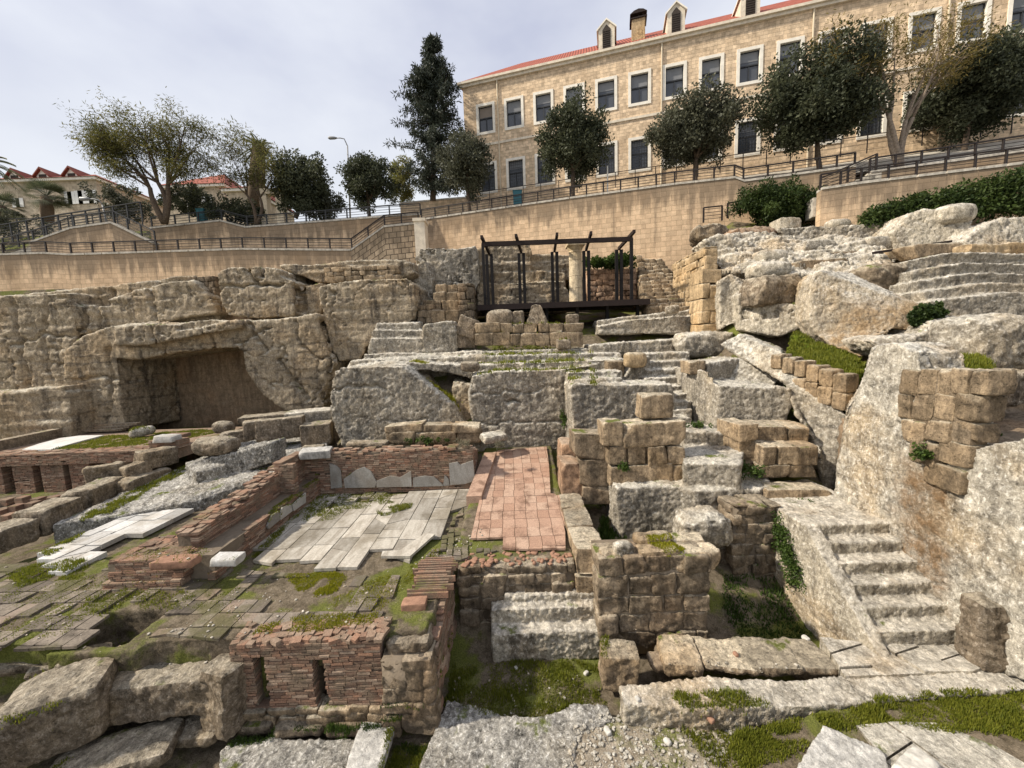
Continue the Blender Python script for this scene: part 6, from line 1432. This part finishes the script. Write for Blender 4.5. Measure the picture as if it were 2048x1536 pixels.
bush('low dark shrub behind the railing under the big feathery tree', (385,402), (48,28), 31.5, 4500, 'leaf_dark', seed=33)
bush('wide grey green shrub behind the gable shaped stair wall', (248,408), (50,25), 33, 4000, 'leaf_grey', seed=34)
bush('dark shrub under the second feathery tree behind the railing', (468,425), (46,26), 30.5, 4000, 'leaf_dark', seed=35)
bush('small shrub by the feet of the bushy dark tree', (655,408), (34,28), 31.5, 3000, 'leaf_grey', seed=36)
bush('scrubby hedge at the picture edge below the shuttered building', (30,452), (75,20), 33, 3000, 'leaf_grey', seed=37)
bush('round clipped hedge against the long wall above the ruins', (1558,412), (92,40), 23.0, 16000, 'leaf_hedge', .11, .05, 170, 38, 'hedge', cat='hedge', depth=.35, cl=.4)
def long_hedge():
    A = Acc(); cc = []
    for i in range(170):
        t = NR.random(); x = 1735+t*340; yc = 440-t*64; h = 12+t*26
        p = Pd(x, yc+NR.uniform(-h, h), 20.2-t*2.4+NR.uniform(-.3, .3)); cc.append(p)
    leaves(A, np.array([tuple(p) for p in cc]), np.full(len(cc), .42), 20000, .18, .09)
    tag(A.build('hedge', MAT['leaf_hedge']), 'long sloping green hedge under the terrace wall at the picture corner', 'hedge')
long_hedge()
bush('creeper hanging over the reddish wall behind the frame', (1225,524), (52,12), 24.3, 3500, 'weed', .12, .06, 60, 40, 'creeper', cat='plant', depth=.3, cl=.5)
bush('dark ivy hanging beside the great tilted slab', (1858,632), (34,22), 12.1, 3500, 'leaf_hedge', .07, .055, 60, 41, 'ivy', cat='plant', depth=.3, cl=.5)
# conifer
def conifer():
    d = 34.0; b = Pd(866, 402, d); t = Pd(866, 78, d); H = t.z-b.z
    root = empty('conifer', b, 'tall dark ragged conifer at the end of the long stone building', 'tree'); rl = -Vector(b)
    A = Acc(); A.tube([b, b.lerp(t, .5)+Vector((.1, 0, 0)), t], [.26, .15, .02], 7); cc = []; rr = []
    for i in range(190):
        s = .06+.93*NR.random()**.9; R = (.5+2.5*math.sin(min(1, (1-s)*1.25+.06)*1.45)**1.0)*NR.uniform(.5, 1.25)
        if s > .93: R *= .5
        an = NR.uniform(0, 2*math.pi); p = b.lerp(t, s); e = p+Vector((math.cos(an)*R, math.sin(an)*R, R*NR.uniform(-.18, .28)))
        A.tube([p, p.lerp(e, .6)+Vector((0, 0, -.06*R)), e], [.035, .02, .006], 4)
        for k in range(7):
            q = .25+.75*k/6; m = p.lerp(e, q); cc.append((m.x+NR.normal()*.12, m.y+NR.normal()*.12, m.z-.10*q+NR.normal()*.08)); rr.append(.14+.16*q*(1-.5*q)+.03)
    A.build('trunk', MAT['bark'], root, loc=rl, smooth=True)
    A = Acc(); leaves(A, np.array(cc), np.array(rr), 32000, .32, .09, droop=.6); A.build('crown', MAT['leaf_conifer'], root, loc=rl)
conifer()
# feathery trees: forked limbs ending in sprays of small leaflets
def feathery(label, base, d, limbs, spray, leaf='leaf_olive', trunk=.2, bark='bark', bare=.15, twig=9, n_leaf=26, seed=1, group='feathery leaved trees on the walk'):
    rs = np.random.RandomState(seed); b = Pd(base[0], base[1], d); b.z -= .3
    root = empty('feathery_tree', b, label, 'tree', group); rl = -Vector(b)
    A = Acc(); cc = []; rr = []; sc = d/FPX
    def grow(p, q, r0, r1, lvl, r):
        pts = limb(A, p, q, r0, r1, .10, 6)
        return pts
    for (fx, fy, dy0), tips in limbs:
        f_ = Pd(fx, fy, d+dy0*.3); grow(b, f_, trunk, trunk*.6, 0, 0)
        for (tx, ty, dy, rad) in tips:
            e = Pd(tx, ty, d+dy); m = grow(f_, e, trunk*.42, trunk*.10, 1, 0)
            for k in range(twig):
                s = m[min(5, 2+int(rs.random()*4))]; v = Vector((rs.normal(), rs.normal(), rs.normal()*.6+.25)).normalized(); L = rad*sc*rs.uniform(.5, 1.15)
                tip = Vector(e)*.55+Vector(s)*.45+v*L; g = limb(A, s, tip, trunk*.07, .008, .12, 5)
                for z in range(2):
                    t2 = tip+Vector((rs.normal(), rs.normal(), rs.normal()*.6+.2))*L*.45; h = limb(A, g[3], t2, .014, .005, .1, 3)
                    if rs.random() > bare:
                        for w_ in (h[1], h[2], g[3], g[4]): cc.append(tuple(w_)); rr.append(.13*sc*spray)
    A.build('trunk', MAT[bark], root, loc=rl, smooth=True)
    cc = np.array(cc); A = Acc(); leaves(A, cc, np.array(rr), len(cc)*n_leaf, .24, .055, droop=.35, flat=.5); A.build('crown', MAT[leaf], root, loc=rl)
feathery('big spreading feathery tree behind the low walls, olive brown leaves', (328,438), 28, [((300,375,0), [(195,288,-.5,28),(225,265,.6,32),(205,312,.2,30),(185,275,.8,22)]), ((316,365,.3), [(255,240,.3,34),(290,255,-.6,36),(262,300,.8,36),(230,335,-.4,30)]), ((335,370,-.2), [(335,265,.4,36),(370,250,-.4,34),(385,300,.4,32),(330,315,.2,36),(375,335,-.5,30)])], 150, trunk=.2, seed=61, twig=12, n_leaf=22)
feathery('thin leaning feathery tree beside the palm, half bare', (512,440), 28.8, [((494,390,0), [(445,290,.3,30),(430,330,-.4,26),(470,268,.5,28)]), ((520,395,.2), [(520,320,.2,32),(545,335,-.5,30),(505,360,.4,28),(530,300,.6,24)])], 140, trunk=.13, seed=66, twig=9, n_leaf=16)
feathery('tall half bare tree with pale forked trunks by the upper railing', (1803,336), 22.6, [((1775,225,0), [(1690,130,.2,34),(1660,70,-.4,26),(1720,160,.5,30)]), ((1785,200,.3), [(1790,110,.3,36),(1770,40,-.3,30),(1745,90,.5,30)]), ((1812,240,-.2), [(1850,150,.3,38),(1880,80,-.5,36),(1930,40,.4,36),(1905,120,.2,34)]), ((1826,235,.2), [(1940,90,.3,34),(1870,40,.4,32)])], 150, trunk=.17, bark='bark_pale', seed=71, twig=8, n_leaf=12, bare=.35, leaf='leaf_gold')
# palms
def palm(label, base, top_, d, n, Lf, trunk=.25, fan=True, seed=1):
    rs = np.random.RandomState(seed); b, t = Pd(*base, d), Pd(*top_, d); b.z -= .3
    root = empty('palm_tree', b, label, 'tree'); rl = -Vector(b)
    A = Acc(); A.tube([b, b.lerp(t, .5), t], [trunk, trunk*1.15, trunk*.9], 10); A.build('trunk', MAT['bark_palm'], root, loc=rl, smooth=True)
    A = Acc()
    for i in range(n):
        an = rs.uniform(0, 2*math.pi); el = rs.uniform(-.75, 1.25); dr = Vector((math.cos(an)*math.cos(el), math.sin(an)*math.cos(el), math.sin(el)))
        st = t+dr*Lf*(.45 if fan else .1); A.tube([t, st], [.02, .015], 4); sd = dr.cross(Vector((0, 0, 1))); sd = sd.normalized() if sd.length > .01 else Vector((1, 0, 0)); up = sd.cross(dr)
        if fan:
            for k in range(18):
                q = -1.35+2.7*k/17; v = (dr*math.cos(q)+sd*math.sin(q)).normalized(); e = st+v*Lf*.55-Vector((0, 0, .12*Lf)); w_ = v.cross(up).normalized()*.03
                A.add([tuple(st), tuple(st.lerp(e, .5)+w_), tuple(e), tuple(st.lerp(e, .5)-w_)], [(0,1,2,3)])
        else:
            for k in range(24):
                q = k/23; c = t+dr*Lf*q-Vector((0, 0, .45*Lf*q*q))
                for s_ in (-1, 1):
                    e = c+(sd*s_*.8+dr*.6)*Lf*.26*(1-.6*q)-Vector((0, 0, .1*Lf)); A.add([tuple(c), tuple(c.lerp(e, .5)+dr*.03), tuple(e), tuple(c.lerp(e, .5)-dr*.03)], [(0,1,2,3)])
    A.build('crown', MAT['leaf_palm'], root, loc=rl)
palm('squat fan palm in front of the shuttered building', (95,440), (92,392), 39, 46, 2.0, .42, True, 81)
palm('small fan palm cut by the picture edge below the shuttered building', (8,450), (4,412), 36, 34, 1.8, .3, True, 82)
palm('tall thick palm rising behind the thin leaning tree', (508,440), (518,292), 34, 40, 1.5, .55, False, 83)
palm('palm whose frond tips enter at the picture edge', (-60,440), (-42,322), 30, 34, 2.0, .22, False, 84)
# lamps and cabinets
def lamp(label, base, topp, head, d, r=.06, kind=0):
    b, t, h = Pd(*base, d), Pd(*topp, d), Pd(*head, d); b.z -= 1
    root = empty('street_lamp', b, label, 'street lamp'); rl = -Vector(b)
    A = Acc(); pts = [b, t]
    A.tube(pts, [r*1.4, r], 8); A.build('pole', MAT['lamp_metal'], root, loc=rl, smooth=True)
    A = Acc(); m = Vector((t.x*.75+h.x*.25, t.y, max(t.z, h.z)-.1*abs(h.x-t.x))); m2 = Vector((t.x*.4+h.x*.6, t.y, h.z*.85+m.z*.15)); A.tube([t, m, m2, h], r*.75, 7); A.build('arm', MAT['lamp_metal'], root, loc=rl, smooth=True)
    A = Acc(); dr = (h-m2).normalized(); A.tube([h-dr*.1, h+dr*.15, h+dr*.6, h+dr*.75], [.06, .13, .15, .05], 8); A.build('lamp_head', MAT['lamp_metal'], root, loc=rl, smooth=True)
lamp('curved street lamp rising behind the dark round tree', (699,420), (695,292), (672,276), 38)
lamp('short angled street lamp behind the bushy dark tree', (648,420), (645,358), (628,340), 33, .05)
lamp('low lamp leaning over the gable shaped stair wall', (212,430), (205,410), (178,398), 30, .05)
lamp('white headed small lamp behind the low dark shrub', (378,436), (374,396), (366,390), 31, .04)
def cabinet(label, x0, y0, x1, y1, d):
    p, q = Pd(x0, y0, d), Pd(x1, y1, d); A = Acc(); A.box(p.x, q.x, d, d+.35, q.z-.3, p.z-.05); A.box(p.x-.03, q.x+.03, d-.03, d+.38, p.z-.05, p.z); A.box(p.x+.04, (p.x+q.x)/2-.01, d-.015, d-.002, q.z, p.z-.1); A.box((p.x+q.x)/2+.01, q.x-.04, d-.015, d-.002, q.z, p.z-.1)
    tag(A.build('utility_cabinet', MAT['teal']), label, 'cabinet')
cabinet('teal cabinet behind the railing at the corner of the long building', 1026, 380, 1044, 401, 29.6)
cabinet('teal cabinet behind the railing under the big feathery tree', 391, 417, 409, 440, 29.6)
A = Acc(); A.tube([Pd(1215,386,28.6), Pd(1215,332,28.6)], .05, 8); tag(A.build('post', MAT['white_paint']), 'thin white post standing behind the long railing', 'post')
A = Acc(); p = Pd(545,432,31.5); A.box(p.x-.9, p.x-.35, p.y, p.y+.6, p.z-1, p.z+1.7); A.box(p.x+.35, p.x+.9, p.y, p.y+.6, p.z-1, p.z+1.7); A.box(p.x-.9, p.x+.9, p.y-.02, p.y+.62, p.z+1.7, p.z+2.1); tag(A.build('gate_arch', MAT['cornice']), 'small stone gateway behind the thin leaning tree', 'gateway')
# ---- grass, moss and weeds dropped onto the surfaces below
bpy.context.view_layer.update(); DG = bpy.context.evaluated_depsgraph_get()
def drop(x, y, z, reach=.7, upmin=.45):
    h = S.ray_cast(DG, Vector((x, y, z+reach)), Vector((0, 0, -1)), distance=2*reach)
    return h[1] if h[0] and h[2].z > upmin else None
def inside_np(X, Y, P):
    r = np.zeros(len(X), bool); j = len(P)-1
    for i in range(len(P)):
        (xi, yi), (xj, yj) = P[i], P[j]
        if yi != yj: r ^= ((yi > Y) != (yj > Y)) & (X < (xj-xi)*(Y-yi)/(yj-yi)+xi)
        j = i
    return r
def poly_pts(poly, z, n, edge=.25, dd=None, gap=-.33):
    W_ = [Pd(x, y, dd) if dd else Pz(x, y, z) for x, y in poly]; P = [(p.x, p.y) for p in W_]
    x0, x1 = min(p[0] for p in P), max(p[0] for p in P); y0, y1 = min(p[1] for p in P), max(p[1] for p in P)
    m = n*7; X = NR.uniform(x0, x1, m); Y = NR.uniform(y0, y1, m); s = edge*perlin(np.stack([X*1.3, Y*1.3, X*0+.5], 1))*.6
    ok = inside_np(X+s, Y+s, P) & (perlin(np.stack([X*2.3, Y*2.3, X*0+3.3], 1)) > gap)
    return list(zip(X[ok].tolist(), Y[ok].tolist()))[:n]
def blades(a, pts, z, h, w, reach=.7, lean=.5, per=3):
    if not pts: return
    hv = 1+.9*fbm(np.array([(x*2.1, y*2.1, 1.7) for x, y in pts]), 3)
    h0 = h
    for (x, y), hq in zip(pts, hv):
        h = h0*float(np.clip(hq, .3, 2.2))
        p = drop(x, y, z, reach)
        if p is None: continue
        r = RND.random()
        for k in range(per):
            an = RND.uniform(0, 6.28); hh = h*RND.uniform(.5, 1.3); dx, dy = math.cos(an), math.sin(an); ox, oy = RND.uniform(-w*2, w*2), RND.uniform(-w*2, w*2); ln = RND.uniform(.1, 1)*lean*hh
            bx, by = p.x+ox, p.y+oy
            a.add([(bx-dy*w*.5, by+dx*w*.5, p.z-.01), (bx+dy*w*.5, by-dx*w*.5, p.z-.01), (bx+dx*ln, by+dy*ln, p.z+hh)], [(0,1,2)], r*.6+RND.random()*.4)
def patch(name, label, poly, z, n, h, w, mat, reach=.7, per=3, edge=.25, lean=.6):
    a = Acc(); blades(a, poly_pts(poly, z, n, edge), z, h, w, reach, lean, per)
    if a.n: tag(a.build(name, MAT[mat]), label, kind='stuff')
G = 'grass'
patch(G, 'mossy grass on the pit floor before the white steps', [(890,1330),(960,1310),(1215,1315),(1216,1410),(1150,1412),(1090,1432),(1000,1432),(940,1405),(895,1395)], 0, 5200, .05, .018, G)
patch(G, 'moss on the pit floor along the brick side wall', [(872,1300),(905,1300),(900,1400),(860,1470),(830,1560),(755,1560),(755,1490),(860,1440)], 0, 3000, .035, .018, G)
patch(G, 'grass band along the white ledge', [(1500,1450),(1640,1420),(1820,1404),(2060,1386),(2060,1480),(1880,1450),(1710,1448),(1650,1450),(1600,1500),(1480,1560),(1450,1480)], .34, 6500, .05, .02, G)
patch(G, 'grass before the white ledge among stones', [(1330,1430),(1500,1430),(1600,1500),(1560,1570),(1480,1580),(1400,1500)], .02, 2200, .045, .018, G)
patch('moss', 'bright moss patch on the foreground tile floor', [(575,1145),(640,1140),(690,1150),(680,1172),(630,1185),(585,1175)], 1.58, 2600, .022, .022, 'moss')
patch('moss', 'moss strip along the front brick crest', [(510,1255),(560,1240),(640,1225),(760,1225),(740,1250),(620,1262),(500,1268)], 1.58, 1800, .022, .02, 'moss')
patch(G, 'moss in the broken corner of the marble floor', [(612,1000),(650,972),(800,985),(790,1005),(700,1020),(650,1045),(600,1045)], 1.6, 3200, .035, .02, G)
patch(G, 'moss line at the foot of the two tier wall', [(500,1110),(560,1045),(600,1010),(620,1005),(570,1060),(520,1105)], 1.6, 1200, .035, .02, G)
patch(G, 'small grass tufts between marble slabs', [(755,1015),(815,1005),(820,1015),(765,1030)], 1.62, 500, .07, .012, G)
patch(G, 'grass lawn on the suspended floor before the cave', [(105,899),(210,871),(270,866),(400,858),(440,862),(340,882),(300,888),(240,894)], HZT+.02, 5500, .06, .03, G)
patch(G, 'grass along the foot of the sloping block row', [(60,1125),(185,1040),(260,1003),(350,972),(395,950),(400,965),(300,1000),(200,1050),(100,1120)], 1.5, 2600, .06, .025, G)
patch(G, 'grass beside the near white marble', [(20,1150),(60,1128),(190,1128),(150,1160),(40,1178)], 1.5, 1200, .05, .018, G)
patch(G, 'grass under the steel platform ledges', [(1170,672),(1240,660),(1390,665),(1340,690),(1260,690),(1180,684)], 6.2, 5000, .14, .05, G, reach=1.5)
patch(G, 'grass before the mossy bench', [(955,702),(1020,695),(1170,694),(1120,708),(960,708)], 6.0, 3500, .1, .045, G, reach=1.2)
patch('moss', 'moss on the small square chamber', [(1290,1075),(1345,1068),(1372,1100),(1335,1108)], 2.05, 900, .03, .02, 'moss')
patch(G, 'weeds on the floor of the deep pit', [(1440,1190),(1540,1180),(1640,1235),(1620,1262),(1500,1268),(1450,1240)], 0, 900, .06, .04, 'weed')
patch(G, 'weeds in the dark hollow beside the long block wall', [(1190,985),(1235,960),(1260,1000),(1250,1090),(1210,1100)], 1.0, 1500, .12, .06, 'weed', reach=1.2)
patch(G, 'tufts round the sunken hole of the tile floor', [(150,1262),(230,1210),(350,1214),(390,1235),(360,1262),(250,1290)], 1.1, 900, .05, .014, G)
patch(G, 'moss over the near mound by the boulders', [(60,1440),(160,1390),(180,1450),(90,1530),(20,1560)], .6, 1600, .035, .02, G)
patch(G, 'moss along the foot of the furnace wall', [(440,1485),(700,1470),(860,1462),(850,1490),(700,1482),(450,1500)], 0, 1400, .04, .02, 'weed')
patch(G, 'grass between cliff terrace and cave block', [(300,640),(400,628),(440,634),(330,645)], 7.4, 700, .1, .05, G, reach=1.5)
a = Acc(); pts = []
for k in range(900):
    t = RND.random(); q = Pd(826+92*t+RND.uniform(-8, 8), 744+95*t, 16.35-.7*t); pts.append((q.x, q.y+RND.uniform(-.25, .35), q.z))
for q in pts: blades(a, [(q[0], q[1])], q[2], .09, .03, reach=1.0)
tag(a.build(G, MAT['moss']), 'mossy grass on the slope inside the dark split of the huge rock', kind='stuff')
patch('moss', 'thin moss spreading over the foreground tile floor', [(20,1280),(40,1150),(420,1140),(500,1160),(470,1250),(330,1200),(200,1200),(120,1270)], 1.56, 2600, .018, .02, G, edge=.6)
patch('moss', 'thin moss creeping between the corner pier and the marble', [(640,1200),(780,1140),(860,1110),(900,1080),(880,1120),(790,1180),(740,1230)], 1.57, 1500, .02, .02, 'moss', edge=.6)
def patch_on(o, label, n, h, w, mat, upmin=.6, per=3):
    """blades rooted on the upward faces of an object"""
    me = o.data; co = get_co(me)+np.array(o.location); pl = [p for p in me.polygons if p.normal.z > upmin]; a = Acc()
    ar = np.array([p.area for p in pl]); ar /= ar.sum()
    for i in NR.choice(len(pl), n, p=ar):
        q = co[list(pl[i].vertices)].mean(0)
        if float(NR.random()) < .15: continue
        r = RND.random()
        for k in range(per):
            an = RND.uniform(0, 6.28); hh = h*RND.uniform(.4, 1.4); dx, dy = math.cos(an), math.sin(an); bx, by = q[0]+RND.uniform(-w*2, w*2), q[1]+RND.uniform(-w*2, w*2); ln = RND.uniform(.1, 1)*.7*hh
            a.add([(bx-dy*w*.5, by+dx*w*.5, q[2]-.02), (bx+dy*w*.5, by-dx*w*.5, q[2]-.02), (bx+dx*ln, by+dy*ln, q[2]+hh)], [(0,1,2)], r*.6+RND.random()*.4)
    tag(a.build('grass', MAT[mat]), label, kind='stuff')
patch_on(BANK1, 'grass growing between the great slab and the small block wall', 3200, .08, .035, G)
patch_on(BANK2, 'grass growing on the ledge above the coursed masonry', 1500, .09, .03, G)
def weed_clump(label, c, r, n, L=.07, w=.05, mat='weed', name='weed', cat='plant'):
    A = Acc(); cc = np.array([tuple(Vector(c)+Vector((NR.normal()*r[0]*.5, NR.normal()*r[1]*.5, abs(NR.normal())*r[2]*.5))) for _ in range(14)]); leaves(A, cc, np.full(14, min(r)*.6), n, L, w)
    tag(A.build(name, MAT[mat]), label, cat)
weed_clump('leafy weed growing from the dark hollow under the edge boulder', Pd(1955,890,8.05), (.3,.25,.35), 900)
weed_clump('weed at the foot of the coursed masonry', Px(1848,915,7.95), (.1,.12,.2), 260)
weed_clump('weed in the joints of the three course pile', Pd(1248,938,10.2), (.12,.1,.14), 250)
weed_clump('weeds under the capstone of the dark slot', Pd(1395,852,12.0), (.3,.2,.12), 350)
weed_clump('weeds between the stepped pile and the bedrock', Pd(1500,945,10.0), (.35,.3,.2), 700)
weed_clump('green weeds behind the long single block', Pd(1600,1012,9.2), (.5,.2,.12), 600)
weed_clump('tuft growing on the orange brick crest', Pd(925,890,12.0), (.18,.12,.1), 300, .12, .015, 'drygrass', 'tuft')
weed_clump('grey tuft beside the pink tiles', Pd(998,893,12.4), (.14,.1,.12), 260, .12, .015, 'drygrass', 'tuft')
weed_clump('weed growing at the foot of the huge grey rock mass', Pd(1128,850,14.8), (.15,.2,.6), 450)
weed_clump('weeds by the footing blocks', Pd(850,884,13.9), (.7,.2,.12), 500)
A = Acc(); cc = []
for k in range(60):
    t = NR.random(); p = Px(1556+t*35+NR.normal()*8, 1050+t*110+NR.normal()*10, 6.27-.02); cc.append((p.x-.02, p.y, p.z))
leaves(A, np.array(cc), np.full(60, .12), 2600, .055, .045); tag(A.build('creeper', MAT['weed']), 'green creeper hanging down the flank of the worn stair', 'plant')
# ---- small stones
a = Acc()
for x, y in poly_pts([(1150,1450),(1240,1430),(1480,1440),(1480,1580),(1120,1580)], 0, 1500, .1, gap=-1):
    p = drop(x, y, 0, .25)
    if p is None: continue
    s = .007+.028*RND.random()**4; v, f = stone_geo((s*2.2, s*1.7, s*1.3), nseed(), rnd=s*.6, rough=s*.15, res=s*1.2, shape=.4); a.add(rotz(v, RND.uniform(0, 3), (p.x, p.y, p.z+s*.3)), f)
tag(a.build('gravel', MAT['limestone'], smooth=True), 'loose pale gravel on the pit floor', kind='stuff')
a = Acc()
for poly, z, n in (([(0,1300),(0,1130),(880,1140),(750,1265)], 1.6, 350), ([(880,1330),(1220,1320),(1220,1420),(880,1420)], .03, 120), ([(1340,1340),(1640,1345),(1500,1360),(1250,1370)], .3, 120), ([(950,1060),(1000,1070),(880,1130),(760,1140)], 1.6, 120)):
    for x, y in poly_pts(poly, z, n, .1):
        p = drop(x, y, z)
        if p is None: continue
        s = .006+.022*RND.random()**4; v, f = stone_geo((s*2.2, s*1.7, s*1.3), nseed(), rnd=s*.6, rough=s*.15, res=s*1.4, shape=.3); a.add(rotz(v, RND.uniform(0, 3), (p.x, p.y, p.z+s*.3)), f)
tag(a.build('gravel', MAT['limestone_pale'], smooth=True), 'crumbs of stone strewn over the ruined floors', kind='stuff')
for lb, (x, y), s, mt in (('white chip lying in the grass near the white steps', (1032,1322), .09, 'white_stone'), ('white chip in the grass by the long wall foot', (1172,1330), .12, 'white_stone'), ('red brick lump on the gravel before the white ledge', (1420,1468), .13, 'red_stone'), ('white stone on the gravel, largest of the chips', (1215,1470), .15, 'white_stone'),
   ('pale chip at the edge of the bedrock tongue', (1275,1445), .1, 'white_stone'), ('thin white chip beside the third porous block', (1610,1312), .13, 'white_stone'), ('white stone at the bottom edge near the bedrock tongue', (1335,1490), .12, 'white_stone'), ('red stone in the gap behind the white ledge', (1470,1352), .1, 'red_stone')):
    s *= .62; c = Pz(x, y, .0); p = drop(c.x, c.y, .2, .8) or c; v, f = stone_geo((s*1.5, s*1.1, s*.9), nseed(), rnd=s*.3, rough=s*.12, res=.02, shape=.25); a = Acc(); a.add(rotz(v, RND.uniform(0, 3), (p.x, p.y, p.z+s*.3)), f); tag(a.build('stone_chip', MAT[mt], smooth=True), lb, 'stone')
